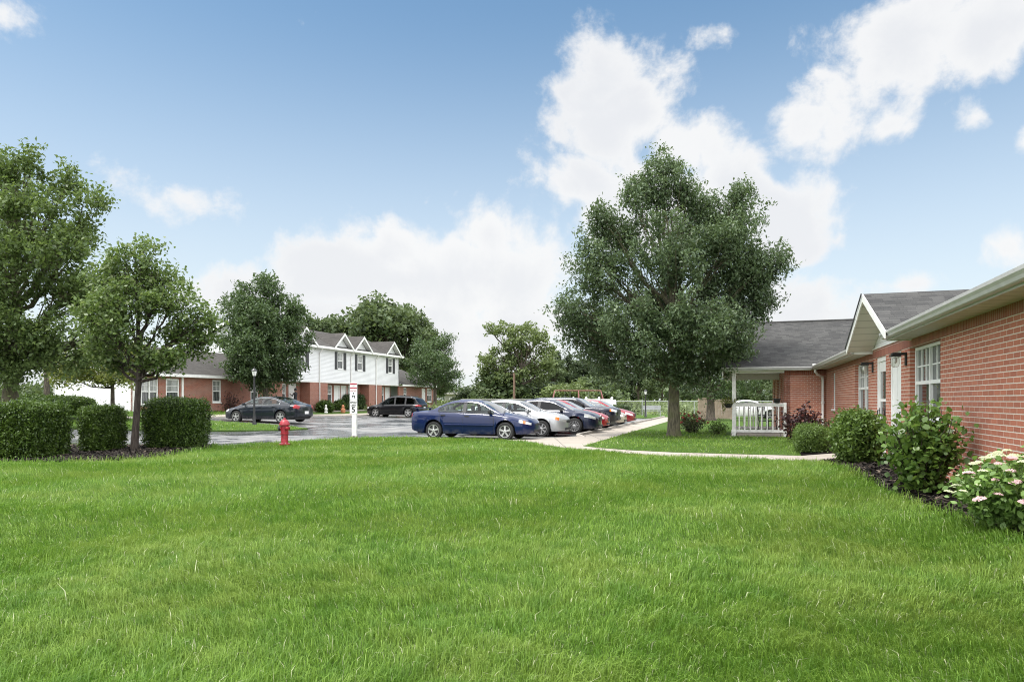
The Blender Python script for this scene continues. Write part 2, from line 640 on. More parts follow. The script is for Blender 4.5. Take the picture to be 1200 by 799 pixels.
def mat_mulch():
    m, nt, out = new_mat('dark_mulch')
    oc = objcoord(nt)
    n1 = noise(nt, oc, 24, 5, 0.7)
    n2 = noise(nt, oc, 90, 3, 0.7)
    c = mixc(nt, ramp(nt, n1, 0.35, 0.65), (0.004, 0.0034, 0.003), (0.017, 0.014, 0.012))
    c = mixc(nt, mathn(nt, 'MULTIPLY', ramp(nt, n2, 0.55, 0.75), 0.6), c, (0.035, 0.028, 0.022))
    pbsdf(nt, out, c, 0.95, 0, spec=0.1, normal=bump(nt, mathn(nt, 'ADD', n1, n2), 1.0, 0.06))
    return m


def mat_pane(name, lo, hi, folds=26.0):
    """window glass with a curtain hanging close behind it"""
    m, nt, out = new_mat(name)
    uv = uvcoord(nt)
    sep = nt.nodes.new('ShaderNodeSeparateXYZ')
    nt.links.new(uv, sep.inputs[0])
    wob = noise(nt, uv, 2.0, 3)
    s = mathn(nt, 'SINE', mathn(nt, 'ADD', mathn(nt, 'MULTIPLY', sep.outputs[0], folds), mathn(nt, 'MULTIPLY', wob, 7.0)))
    f = ramp(nt, s, -1, 1)
    c = mixc(nt, f, lo, hi)
    pbsdf(nt, out, c, 0.06, 0, None, 0.0, 0.9)
    return m


M['mulch'] = mat_mulch()
M['pane'] = mat_pane('curtained_pane', (0.035, 0.04, 0.042), (0.10, 0.105, 0.105))
M['pane_screen'] = mat_pane('screened_pane', (0.012, 0.013, 0.015), (0.03, 0.032, 0.035))
M['pane_blind'] = mat_pane('blind_pane', (0.20, 0.21, 0.20), (0.36, 0.37, 0.36), 9.0)

M['leaf_ash'] = mat_leaf('ash_leaf', (0.046, 0.082, 0.040), (0.122, 0.168, 0.082), None, 0.30, 0.42, 0.35)
M['leaf_dark'] = mat_leaf('dark_leaf', (0.032, 0.060, 0.024), (0.098, 0.148, 0.058), None, 0.28, 0.42, 0.35)
M['leaf_pear'] = mat_leaf('pear_leaf', (0.058, 0.100, 0.030), (0.145, 0.205, 0.068), (0.19, 0.23, 0.10), 0.40, 0.4, 0.6)
M['leaf_big'] = mat_leaf('lime_leaf', (0.052, 0.092, 0.027), (0.140, 0.195, 0.064), None, 0.40, 0.42, 0.4)
M['leaf_yellow'] = mat_leaf('yellow_green_leaf', (0.10, 0.13, 0.030), (0.23, 0.26, 0.075), None, 0.45, 0.5, 0.6)
M['leaf_far'] = mat_leaf('far_leaf', (0.045, 0.075, 0.032), (0.125, 0.165, 0.075), None, 0.3, 0.6, 0.18)
M['leaf_far_light'] = mat_leaf('far_light_leaf', (0.075, 0.11, 0.040), (0.17, 0.215, 0.085), None, 0.3, 0.6, 0.18)
M['leaf_far_dark'] = mat_leaf('far_dark_leaf', (0.028, 0.05, 0.024), (0.075, 0.105, 0.05), None, 0.3, 0.6, 0.18)
M['leaf_hedge'] = mat_leaf('yew_leaf', (0.008, 0.026, 0.006), (0.105, 0.170, 0.030), None, 0.25, 0.38, 2.0)
M['leaf_box'] = mat_leaf('boxwood_leaf', (0.045, 0.085, 0.018), (0.13, 0.20, 0.045), None, 0.3, 0.4, 2.0)
M['leaf_shrub'] = mat_leaf('shrub_leaf', (0.045, 0.095, 0.020), (0.15, 0.24, 0.055), None, 0.35, 0.38, 2.0)
M['leaf_sedum'] = mat_leaf('sedum_leaf', (0.075, 0.15, 0.03), (0.20, 0.32, 0.085), None, 0.3, 0.42, 2.0)
M['leaf_maple'] = mat_leaf('purple_maple_leaf', (0.020, 0.010, 0.012), (0.075, 0.035, 0.038), (0.10, 0.035, 0.03), 0.2, 0.45, 2.0)
M['leaf_rose'] = mat_leaf('rose_leaf', (0.05, 0.075, 0.028), (0.13, 0.155, 0.07), (0.15, 0.07, 0.05), 0.3, 0.45, 2.0)
M['petal_red'] = mat_leaf('red_petal', (0.36, 0.05, 0.055), (0.58, 0.17, 0.16), None, 0.3, 0.5, 2.0)
M['petal_pink'] = plain('pale_pink_floret', (0.56, 0.38, 0.385), 0.8, var=0.25, scale=60)
M['petal_cream'] = plain('cream_green_floret', (0.46, 0.50, 0.31), 0.8, var=0.25, scale=60)
M['stem'] = plain('green_stem', (0.10, 0.15, 0.05), 0.7)
M['twig'] = mat_bark('dark_twig', (0.03, 0.022, 0.018), (0.07, 0.055, 0.045))


def mat_grass():
    m, nt, out = new_mat('grass_blade')
    g = nt.nodes.new('ShaderNodeNewGeometry')
    oc = objcoord(nt)
    rnd = g.outputs['Random Per Island']
    n1 = noise(nt, oc, 0.55, 4, 0.6)
    n2 = noise(nt, oc, 3.2, 4, 0.6)
    c = mixc(nt, rnd, (0.056, 0.138, 0.008), (0.215, 0.355, 0.052))
    c = mixc(nt, mathn(nt, 'MULTIPLY', ramp(nt, n1, 0.42, 0.62), 0.6), c, (0.235, 0.315, 0.060))
    c = mixc(nt, mathn(nt, 'MULTIPLY', ramp(nt, n2, 0.46, 0.64), 0.62), c, (0.076, 0.180, 0.016))
    c = mixc(nt, ramp(nt, rnd, 0.984, 0.986), c, (0.52, 0.54, 0.34))
    p = nt.nodes.new('ShaderNodeBsdfPrincipled')
    nt.links.new(c, p.inputs['Base Color'])
    p.inputs['Roughness'].default_value = 0.5
    p.inputs['Specular IOR Level'].default_value = 0.3
    t = nt.nodes.new('ShaderNodeBsdfTranslucent')
    nt.links.new(c, t.inputs[0])
    ms = nt.nodes.new('ShaderNodeMixShader')
    ms.inputs[0].default_value = 0.4
    nt.links.new(p.outputs[0], ms.inputs[1])
    nt.links.new(t.outputs[0], ms.inputs[2])
    nt.links.new(ms.outputs[0], out.inputs[0])
    return m


M['grass'] = mat_grass()
SKY_S, SKY_SAT, SUN_E, SUN_A, EXPO, CL_FAR, CL_FILL = 0.092, 1.08, 2.3, 16, 1.0, 0.48, 1.75
# ------------------------------------------------------------------ ground
def pip(px, py, poly):
    inside = np.zeros(px.shape, bool)
    n = len(poly)
    for i in range(n):
        x0, y0 = poly[i]
        x1, y1 = poly[(i + 1) % n]
        c = ((y0 > py) != (y1 > py)) & (px < (x1 - x0) * (py - y0) / ((y1 - y0) or 1e-12) + x0)
        inside ^= c
    return inside


def patch(name, poly, zoff, mat, step=2.0, skirt=0.0, kind='structure', rough_edge=0.0):
    """a sheet that follows the ground"""
    bm = bmesh.new()
    vs = [bm.verts.new((x, y, 0)) for x, y in poly]
    f = bm.faces.new(vs)
    bm.normal_update()
    bmesh.ops.triangulate(bm, faces=[f], ngon_method='EAR_CLIP')
    xs = [p[0] for p in poly]
    ys = [p[1] for p in poly]
    for lo, hi, ax in ((min(xs), max(xs), 0), (min(ys), max(ys), 1)):
        k = math.ceil(lo / step) * step
        while k < hi:
            co = (k, 0, 0) if ax == 0 else (0, k, 0)
            no = (1, 0, 0) if ax == 0 else (0, 1, 0)
            bmesh.ops.bisect_plane(bm, geom=bm.verts[:] + bm.edges[:] + bm.faces[:], plane_co=co, plane_no=no, dist=1e-5)
            k += step
    bmesh.ops.recalc_face_normals(bm, faces=bm.faces[:])
    for fc in bm.faces:
        if fc.normal.z < 0: fc.normal_flip()
    for v in bm.verts:
        v.co.z = h1(v.co.x, v.co.y) + zoff
    if skirt:
        be = [e for e in bm.edges if len(e.link_faces) == 1]
        r = bmesh.ops.extrude_edge_only(bm, edges=be)
        for v in r['geom']:
            if isinstance(v, bmesh.types.BMVert): v.co.z -= skirt
        bmesh.ops.recalc_face_normals(bm, faces=bm.faces[:])
    me = bpy.data.meshes.new(name)
    bm.to_mesh(me)
    bm.free()
    auto_uv(me)
    o = link(name, me, mat)
    o['kind'] = kind
    return o


def ab_poly(pts):
    return [W(a, b) for a, b in pts]


# one sheet out to the horizon
gx = np.concatenate([[-1500, -700, -350, -200, -120], np.arange(-80, 61, 2.0), [90, 140, 250, 500, 1500]])
gy = np.concatenate([[-300, -60], np.arange(-20, 111, 2.0), [140, 200, 350, 700, 1600]])
GX, GY = np.meshgrid(gx, gy)
GZ = H(GX, GY) - 0.14
gv = np.stack([GX.ravel(), GY.ravel(), GZ.ravel()], 1)
nx, ny = len(gx), len(gy)
gf = [(j * nx + i, j * nx + i + 1, (j + 1) * nx + i + 1, (j + 1) * nx + i) for j in range(ny - 1) for i in range(nx - 1)]
gme = bpy.data.meshes.new('ground')
gme.from_pydata(gv.tolist(), [], gf)
auto_uv(gme)
link('ground', gme, M['meadow'])['kind'] = 'structure'

LOT = ab_poly([(-90, -12), (-7.4, 2), (-7.4, 43), (-40, 47), (-90, 47)])
patch('parking_lot', LOT, -0.055, M['asphalt'], 3.0, 0.05)

LAWN = [(-60, -12), (-60, 20.4), (-30, 20.6), (-20, 20.6), (-12, 20.2), (-9.6, 19.8), (-8.4, 19.8), (-7.2, 21.4), (-5.6, 23.7), (-4.4, 24.1),
        (-3, 23.8), (-1.1, 23.1), (0.3, 21.9), (0.75, 20.9)] + ab_poly([(-8.15, 10.3), (-7.5, 9.75), (-6.4, 9.0), (-5.4, 8.15), (-4.4, 7.6), (-3, 7.45), (-1.2, 7.42)])
# the bed edge along the brick wall
BED_EDGE = [(6.15, 12.6), (5.75, 11.2), (5.35, 10.0), (5.05, 8.9), (4.88, 8.1), (4.72, 7.3), (4.55, 6.5), (4.3, 5.7), (3.95, 4.6), (3.5, 3.0)]
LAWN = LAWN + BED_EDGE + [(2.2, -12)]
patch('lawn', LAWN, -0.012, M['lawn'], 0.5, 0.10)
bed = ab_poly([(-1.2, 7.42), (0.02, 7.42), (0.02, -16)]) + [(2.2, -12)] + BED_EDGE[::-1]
patch('mulch_bed', bed, 0.012, M['mulch'], 0.5, 0.08)

# lawn round the shade tree, its walk, and the walk to the doors
TREE_LAWN = ab_poly([(-7.13, 10.6), (-6.6, 10.0), (-5.6, 9.35), (-4.5, 8.98), (-3, 8.9), (-1.5, 8.88), (-1.4, 11.2), (-0.9, 13), (-0.75, 17.5),
                     (-3.4, 17.55), (-3.5, 45), (-7.13, 45)])
patch('lawn', TREE_LAWN, 0.0, M['lawn'], 1.0, 0.10)
patch('mulch_bed', ab_poly([(-1.5, 8.88), (0.02, 8.88), (0.02, 17.75), (-0.75, 17.7), (-0.9, 13), (-1.4, 11.2)]), 0.01, M['mulch'], 0.5, 0.08)
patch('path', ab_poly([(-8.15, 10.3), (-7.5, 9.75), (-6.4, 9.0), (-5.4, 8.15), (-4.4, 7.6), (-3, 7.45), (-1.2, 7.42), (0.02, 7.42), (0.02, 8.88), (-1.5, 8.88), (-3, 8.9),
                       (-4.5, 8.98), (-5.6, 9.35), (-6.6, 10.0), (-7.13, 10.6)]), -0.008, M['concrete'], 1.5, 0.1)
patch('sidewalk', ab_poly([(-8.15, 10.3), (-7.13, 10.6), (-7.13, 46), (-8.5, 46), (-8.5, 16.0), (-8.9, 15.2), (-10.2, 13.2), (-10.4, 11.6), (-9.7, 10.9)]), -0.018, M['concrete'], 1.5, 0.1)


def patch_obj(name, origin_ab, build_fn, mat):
    mb = MB()
    build_fn(mb)
    o = mb.build(name, mat, bevel=0.02)
    x, y = W(*origin_ab)
    o.location = (x, y, 0)
    o.rotation_euler = (0, 0, ROT)
    o['kind'] = 'structure'
    return o


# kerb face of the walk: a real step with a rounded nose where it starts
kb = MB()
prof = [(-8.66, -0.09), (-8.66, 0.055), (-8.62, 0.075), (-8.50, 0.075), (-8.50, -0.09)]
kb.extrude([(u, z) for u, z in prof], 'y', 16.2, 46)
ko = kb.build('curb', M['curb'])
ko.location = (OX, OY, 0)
ko.rotation_euler = (0, 0, ROT)
ko['kind'] = 'structure'
kb = MB().tube([W(-8.58, 16.25) + (-0.02,), W(-8.45, 15.85) + (-0.02,), W(-8.2, 15.65) + (-0.03,)], [0.09, 0.09, 0.05], 10)
kb.build('curb', M['curb'], smooth=True)['kind'] = 'structure'

# far lawn on the other side of the drive, rising to the townhouses
FAR_LAWN = ab_poly([(-31.4, 62), (-31.4, 20.6), (-26, 20.6), (-23.6, 19.8), (-21.8, 18.3), (-21.9, 17.2)]) + \
    [(-10.7, 30.0), (-12.6, 28.9), (-16, 27.7), (-30, 26.6), (-75, 26.0)] + ab_poly([(-95, 30), (-95, 62)])
patch('lawn', FAR_LAWN, 0.0, M['lawn'], 2.0, 0.10)
patch('sidewalk', ab_poly([(-31.5, 62), (-32.9, 62), (-32.9, 18), (-31.5, 18)]), 0.012, M['concrete'], 1.5, 0.0)
kb = MB()
for i in range(22):
    b0, b1 = 20.6 + i * 1.9, 20.6 + (i + 1) * 1.9
    z0, z1 = h1(*W(-31.4, b0)), h1(*W(-31.4, b1))
    for pa, pb in (((-31.5, b0), (-31.5, b1)),):
        q = [(-31.48, b0, z0 + 0.05), (-31.26, b0, z0 + 0.05), (-31.26, b1, z1 + 0.05), (-31.48, b1, z1 + 0.05)]
        kb.quad(*q)
        kb.quad((-31.26, b0, z0 + 0.05), (-31.24, b0, z0 - 0.12), (-31.24, b1, z1 - 0.12), (-31.26, b1, z1 + 0.05))
ko = kb.build('curb', M['curb'])
ko.location = (OX, OY, 0)
ko.rotation_euler = (0, 0, ROT)
ko['kind'] = 'structure'
# mulch island under the hedges at the left
HB = [(-14.5, 14.2), (-11.2, 14.35), (-9.7, 14.4), (-8.85, 14.5), (-8.3, 14.9), (-8.05, 16.0), (-8.1, 17.7), (-8.2, 18.9), (-8.6, 19.6), (-11, 19.9), (-14, 20.0), (-17.5, 19.0), (-17.5, 15)]
patch('mulch_bed', HB, 0.014, M['mulch'], 0.7, 0.05)
# end of the lot: lawn running to the wire fence
patch('lawn', ab_poly([(-40, 47.2), (-8.5, 43.2), (-7.0, 46.2), (-3.4, 45.2), (8, 45.2), (8, 58), (-40, 58)]), -0.02, M['lawn'], 4.0, 0.1)
patch('lawn', ab_poly([(-3.56, 17.9), (30, 17.9), (30, 45.1), (-3.56, 45.1)]), -0.01, M['lawn'], 4.0, 0.1)


# ------------------------------------------------------------------ grass blades
def blades(n, poly, xr, yr, hmin, hmax, w0, wk, segs, excl=(), seed=1, fade=None):
    g = np.random.default_rng(seed)
    # even spread over a wedge: more where the ground is near
    y = yr[0] + (yr[1] - yr[0]) * g.random(n)
    x = xr(y, 0) + (xr(y, 1) - xr(y, 0)) * g.random(n)
    keep = pip(x, y, poly)
    for e in excl: keep &= ~pip(x, y, e)
    if fade:
        pr = np.clip((y - fade[0]) / (fade[1] - fade[0]), 0, 1)
        keep &= g.random(len(y)) < pr
    x, y = x[keep], y[keep]
    n = len(x)
    # clumps: height and lean drift over the lawn
    cl = np.sin(x * 2.3 + 1.7 * np.sin(y * 1.9)) * np.sin(y * 2.9 + 1.3 * np.sin(x * 2.1))
    cl2 = np.sin(x * 7.1 + 2 * np.sin(y * 5.3)) * np.sin(y * 8.3 + 1.5 * np.sin(x * 6.7))
    h = (hmin + (hmax - hmin) * g.random(n)) * (1 + 0.24 * cl + 0.36 * cl2)
    tall = g.random(n) < 0.012
    h[tall] *= 1.6
    ang = g.random(n) * 2 * np.pi
    lean_dir = 1.2 * np.sin(x * 1.1 + y * 0.7) + 2.4 * np.sin(x * 0.37 - y * 0.9) + g.normal(0, 1.0, n)
    lean = np.minimum(np.abs(g.normal(0.66, 0.36, n)) + 0.1, 1.35)
    w = (w0 + wk * y) * (0.6 + 0.8 * g.random(n))
    z = H(x, y) - 0.004
    base = np.stack([x, y, z], 1)
    side = np.stack([np.cos(ang), np.sin(ang), np.zeros(n)], 1)
    ld = np.stack([np.cos(lean_dir), np.sin(lean_dir), np.zeros(n)], 1)
    up = np.array([0, 0, 1.0])
    tip = base + ld * (h * np.sin(lean))[:, None] + up * (h * np.cos(lean))[:, None]
    if segs == 1:
        return np.stack([base - side * w[:, None] / 2, base + side * w[:, None] / 2, tip], 1)
    mid = base + ld * (h * 0.5 * np.sin(lean * 0.45))[:, None] + up * (h * 0.58)[:, None]
    ww = w[:, None]
    return np.stack([base - side * ww / 2, base + side * ww / 2, mid + side * ww * 0.42, tip, mid - side * ww * 0.42], 1)


def wedge(y, s):
    m = 0.76 * y + 1.4
    return m * (1 if s else -1)


def grass_obj(arrs, name, label):
    parts = [a for a in arrs]
    tris = [a for a in parts if a.shape[1] == 3]
    pens = [a for a in parts if a.shape[1] == 5]
    out = []
    v = np.concatenate([a.reshape(-1, 3) for a in tris + pens])
    nt_, np_ = sum(a.shape[0] for a in tris), sum(a.shape[0] for a in pens)
    # a curved blade is a quad below and a triangle above its bend
    b5 = nt_ * 3 + 5 * np.arange(np_, dtype=np.int32)[:, None]
    idx = np.concatenate([np.arange(nt_ * 3, dtype=np.int32), (b5 + np.array([0, 1, 2, 4, 4, 2, 3], np.int32)).ravel()])
    sizes = np.concatenate([np.full(nt_, 3, np.int32), np.tile(np.array([4, 3], np.int32), np_)])
    me = bpy.data.meshes.new(name)
    N = len(v)
    me.vertices.add(N)
    me.vertices.foreach_set('co', v.astype(np.float32).ravel())
    me.loops.add(len(idx))
    me.loops.foreach_set('vertex_index', idx.astype(np.int32))
    me.polygons.add(len(sizes))
    st = np.concatenate([[0], np.cumsum(sizes)[:-1]]).astype(np.int32)
    me.polygons.foreach_set('loop_start', st)
    me.update(calc_edges=True)
    me.polygons.foreach_set('use_smooth', [True] * len(sizes))
    o = link(name, me, M['grass'])
    o['label'] = label
    o['category'] = 'grass'
    o['kind'] = 'stuff'
    return o


G = []
# curved blades close by thin out as straight ones take over, with no line between the two
for i, (y0, y1, n, fd) in enumerate(((2.6, 4.2, 105000, None), (4.2, 6.2, 120000, None), (6.2, 12.2, 190000, (12.2, 6.2)))):
    G.append(blades(n, LAWN, wedge, (y0, y1), 0.045, 0.105, 0.0022, 0.00050, 2, (HB,), 10 + i, fd))
for i, (y0, y1, n, fd) in enumerate(((5.6, 12.2, 190000, (5.6, 12.2)), (12.2, 17.2, 150000, None), (17.2, 24.3, 130000, None))):
    G.append(blades(n, LAWN, wedge, (y0, y1), 0.05, 0.105, 0.0024, 0.0007, 1, (HB,), 20 + i, fd))
G.append(blades(26000, TREE_LAWN, lambda y, s: np.full_like(y, 0.5) + s * 12, (15, 30), 0.05, 0.10, 0.004, 0.0008, 1, (), 31))
G.append(blades(26000, FAR_LAWN, lambda y, s: -y * 0.78 + s * (0.56 * y), (25, 46), 0.05, 0.10, 0.004, 0.0010, 1, (), 32))
grass_obj(G, 'grass', 'bright green mown grass covering the lawns')
# longer wisps along the bed edges and a few loose tufts
g = np.random.default_rng(5)
T = []
pts = []
for (x0, y0), (x1, y1) in zip(BED_EDGE[:-1], BED_EDGE[1:]):
    L = math.hypot(x1 - x0, y1 - y0)
    for k in range(int(L * 34)):
        t = g.random()
        pts.append((x0 + (x1 - x0) * t + g.normal(0, 0.05) - 0.03, y0 + (y1 - y0) * t + g.normal(0, 0.05)))
for (x0, y0), (x1, y1) in zip(HB[:8], HB[1:9]):
    L = math.hypot(x1 - x0, y1 - y0)
    for k in range(int(L * 60)):
        t = g.random()
        pts.append((x0 + (x1 - x0) * t + g.normal(0, 0.06), y0 + (y1 - y0) * t + g.normal(0, 0.06)))
for k in range(34):
    cy = 2.9 + 6.0 * g.random() ** 1.4
    cx = (g.random() * 2 - 1) * 0.7 * cy
    for q in range(int(6 + 16 * g.random())):
        pts.append((cx + g.normal(0, 0.07), cy + g.normal(0, 0.07)))
pts = np.array(pts)
n = len(pts)
x, y = pts[:, 0], pts[:, 1]
h = 0.08 + 0.11 * g.random(n)
ld = g.random(n) * 2 * np.pi
ln = np.abs(g.normal(0.6, 0.3, n))
sd = np.stack([np.sin(ld), -np.cos(ld), 0 * x], 1)
w = (0.0022 + 0.00045 * y)[:, None]
bs = np.stack([x, y, H(x, y)], 1)
dv = np.stack([np.cos(ld), np.sin(ld), 0 * x], 1)
md = bs + dv * (h * 0.25 * ln)[:, None] + np.array([0, 0, 1]) * (h * 0.6)[:, None]
tp = bs + dv * (h * np.sin(ln) * 1.1)[:, None] + np.array([0, 0, 1]) * (h * np.cos(ln))[:, None]
grass_obj([np.stack([bs - sd * w / 2, bs + sd * w / 2, md + sd * w * 0.4, tp, md - sd * w * 0.4], 1)], 'grass_tufts', 'longer ragged grass along the bed edges and in scattered tufts')


# ------------------------------------------------------------------ foliage
def leaf_quads(c, L, ratio, g, droop=0.3, jit=0.35):
    """kite-shaped leaves folded along the midrib at the points c"""
    n = len(c)
    d = g.normal(size=(n, 3))
    d[:, 2] -= droop
    d /= np.linalg.norm(d, axis=1)[:, None]
    up = g.normal(size=(n, 3)) * 0.7
    up[:, 2] += 1.0
    s = np.cross(d, up)
    s /= (np.linalg.norm(s, axis=1)[:, None] + 1e-9)
    nn = np.cross(s, d)
    l = (L * (1 - jit + 2 * jit * g.random(n)))[:, None]
    w = l * ratio * 0.5
    return np.stack([c - d * l * 0.5, c - s * w + nn * w * 0.35, c + d * l * 0.5, c + s * w + nn * w * 0.35], 1)


def leaf_hex(c, L, ratio, g, droop=0.3, jit=0.35):
    """six-sided rounded leaves for the plants close by"""
    q = leaf_quads(c, L, ratio, g, droop, jit)
    b, l, t, r = q[:, 0], q[:, 1], q[:, 2], q[:, 3]
    m = (b + t) / 2
    d = t - b
    return np.stack([b, l * 0.94 + m * 0.06 - d * 0.16, l * 0.9 + m * 0.1 + d * 0.14, t, r * 0.9 + m * 0.1 + d * 0.14, r * 0.94 + m * 0.06 - d * 0.16], 1)


def lobe_points(lobes, n_sub, n_cl, k, sub_r, cl_r, g, shell=0.55, sweep=0.0):
    """leaf centres: lobe > sub-blobs near its skin > twigs > leaves"""
    out, tips = [], []
    vol = np.array([(l[3] * l[4] * l[5]) ** 0.66 for l in lobes])
    vol = vol / vol.mean()
    for l, vf in zip(lobes, vol):
        c = np.array(l[:3])
        r = np.array(l[3:6])
        m = max(3, int(n_sub * vf))
        dr = g.normal(size=(m, 3))
        dr /= np.linalg.norm(dr, axis=1)[:, None]
        rad = shell + (1 - shell) * g.random((m, 1))
        sc = c + dr * r * rad * (0.85 + 0.3 * g.random((m, 1)))
        tips.append(sc)
        for s in sc:
            rr = sub_r * (0.65 + 0.7 * g.random())
            q = g.normal(size=(n_cl, 3))
            q /= np.linalg.norm(q, axis=1)[:, None]
            q = s + q * rr * (0.35 + 0.65 * g.random((n_cl, 1)) ** 0.6) * np.array([1.1, 1.1, 0.75])
            if sweep:
                ax = np.array([s[0], s[1], 0]) / (np.hypot(s[0], s[1]) + 0.6) * 0.7 + np.array([0, 0, 0.8])
                q = q + ax * ((g.random((n_cl, 1)) * 2 - 1) * rr * sweep)
            p = np.repeat(q, k, 0) + g.normal(size=(n_cl * k, 3)) * cl_r
            out.append(p)
    return np.concatenate(out), tips


def limb(mb, p0, p1, r0, r1, bend, n=6, seg=6, g=None):
    p0, p1 = np.array(p0, float), np.array(p1, float)
    mid = (p0 + p1) / 2 + np.array(bend)
    path = []
    for i in range(seg + 1):
        t = i / seg
        q = (1 - t) ** 2 * p0 + 2 * t * (1 - t) * mid + t * t * p1
        if g is not None and 0 < i < seg: q = q + g.normal(size=3) * 0.03 * np.linalg.norm(p1 - p0)
        path.append(q)
    rad = [r0 + (r1 - r0) * (i / seg) ** 0.8 for i in range(seg + 1)]
    mb.tube(path, rad, n)
    return path


def tree_meshes(name, trunk_h, trunk_r, top_h, lobes, leaf, L, ratio, n_sub=14, n_cl=14, k=14, sub_r=0.6, cl_r=0.12, seed=1, lean=(0, 0), forks=1,
                droop=0.3, flare=1.5, twigs=3, shell=0.55, limb_r=0.45, sweep=0.0):
    g = np.random.default_rng(seed)
    pts, tips = lobe_points(lobes, n_sub, n_cl, k, sub_r, cl_r, g, shell, sweep)
    crown = quads_mesh(name + '_crown', leaf_quads(pts, L, ratio, g, droop))
    crown.materials.append(M[leaf])
    mb = MB()
    lx, ly = lean
    path = [(0, 0, -0.15), (0, 0, 0.04), (lx * 0.05, ly * 0.05, 0.22), (lx * 0.3, ly * 0.3, trunk_h * 0.5), (lx * 0.6, ly * 0.6, trunk_h)]
    rad = [trunk_r * flare * 1.05, trunk_r * flare, trunk_r * 1.12, trunk_r * 0.97, trunk_r * 0.85]
    hh = trunk_h
    stem = [np.array(path[-1])]
    nst = 6
    for i in range(1, nst + 1):
        t = i / nst
        q = np.array([lx * (0.6 + 0.4 * t) + g.normal(0, 0.05) * top_h * 0.12, ly * (0.6 + 0.4 * t) + g.normal(0, 0.05) * top_h * 0.12, trunk_h + (top_h - trunk_h) * t])
        stem.append(q)
        path.append(tuple(q))
        rad.append(trunk_r * 0.85 * (1 - t) ** 0.8 + 0.012)
    mb.tube(path, rad, 12)
    for l, tp in zip(lobes, tips):
        c = np.array(l[:3])
        # leave the stem a good way below the lobe
        ht = trunk_h * 0.9 + (c[2] - trunk_h) * 0.45
        ht = min(max(ht, trunk_h * 0.85), top_h * 0.85)
        t = (ht - trunk_h) / max(0.1, top_h - trunk_h)
        i = int(max(0, min(nst - 1, t * nst)))
        s0 = stem[i] * (1 - (t * nst - i)) + stem[i + 1] * (t * nst - i) if t > 0 else stem[0]
        r0 = trunk_r * limb_r * (1 - 0.6 * max(0, t))
        d = np.linalg.norm(c - s0)
        pth = limb(mb, s0, c, r0, r0 * 0.35, (0, 0, -0.10 * d), 7, 6, g)
        for s in tp[:: max(1, len(tp) // (twigs * 3))]:
            q = pth[int(g.integers(2, 6))]
            limb(mb, q, s, r0 * 0.32, 0.008, (0, 0, 0.06), 5, 3, g)
    trunk = mb.mesh(name + '_trunk', smooth=True, angle=60)
    return trunk, crown


def put_tree(name, meshes, loc, rz, scale, label, cat='tree', group=None, bark='bark'):
    root = empty(name, loc, rz, label, cat, group)
    root.scale = scale
    t = link('trunk', meshes[0], M[bark], root)
    c = link('crown', meshes[1], None, root)
    return root


def from_px(Y, X0, items, depth_r=None):
    """lobes measured on the picture (centre and radii in pixels) set at their real size round a trunk at (X0, Y)"""
    out = []
    for it in items:
        px, py, rx, rz = it[:4]
        dy = it[4] if len(it) > 4 else 0.0
        s = Y / 800.0
        out.append(((px - 600) * s - X0, dy, 1.3 - (py - 469) * s, rx * s, (it[5] if len(it) > 5 else (rx + rz) / 2 * s), rz * s))
    return out


# the big shade tree at the right
TX, TY = 5.88, 24.8
lob = from_px(TY, TX, [(778, 205, 26, 36, 0), (722, 258, 36, 34, .6), (742, 225, 22, 24, -.5), (816, 245, 30, 34, .5), (862, 238, 26, 36, 0), (845, 285, 40, 32, -.9), (872, 280, 26, 30, .3), (850, 325, 36, 30, 0), (885, 315, 26, 26, -.6),
                       (902, 302, 24, 30, 0), (886, 345, 36, 34, .4), (705, 315, 40, 36, -.6), (676, 362, 26, 26, 0), (772, 300, 44, 40, -1.5), (765, 330, 44, 36, 1.6),
                       (735, 385, 46, 36, -1.7), (800, 385, 50, 36, -2.1), (850, 395, 40, 30, -1.0), (690, 395, 30, 24, .3), (770, 428, 52, 22, -.8), (720, 420, 36, 22, .8),
                       (830, 425, 38, 22, .6), (790, 365, 46, 40, 2.2), (850, 360, 44, 36, 1.8), (715, 360, 40, 36, 1.6), (868, 405, 30, 22, .9),
                       (779, 182, 12, 20, 0, .6), (762, 200, 12, 20, .4, .6), (800, 210, 12, 18, 0, .6), (702, 243, 14, 16, 0, .6), (690, 285, 14, 16, 0, .6), (660, 368, 16, 12, 0, .6), (918, 292, 12, 18, 0, .6), (874, 215, 12, 16, 0, .6), (905, 345, 16, 14, 0, .6), (835, 225, 12, 18, .5, .6)])
ash = tree_meshes('shade_tree', 1.9, 0.235, 8.2, lob, 'leaf_ash', 0.135, 0.46, n_sub=15, n_cl=16, k=14, sub_r=0.37, cl_r=0.11, seed=3, sweep=1.3, shell=0.42, droop=0.5, flare=1.35, twigs=3)
put_tree('shade_tree', ash, (TX, TY, 0), 0, (0.93, 0.93, 0.955), 'large round dark green shade tree on the lawn left of the porch', bark='bark_moss')

# second tree behind it
lob = from_px(44, 12.8, [(835, 425, 34, 26, 0), (815, 445, 22, 16, .6), (862, 440, 24, 20, -.8), (850, 405, 30, 24, .6), (880, 420, 20, 22, .4), (838, 456, 24, 11, -1)])
t2 = tree_meshes('back_shade_tree', 1.9, 0.26, 6.0, lob, 'leaf_dark', 0.19, 0.42, n_sub=14, n_cl=11, k=11, sub_r=0.7, cl_r=0.17, seed=4, droop=0.5)
put_tree('shade_tree', t2, (12.8, 44, 0), 0, (1, 1, 1), 'dark low-branched tree in front of the tan panels', bark='bark')

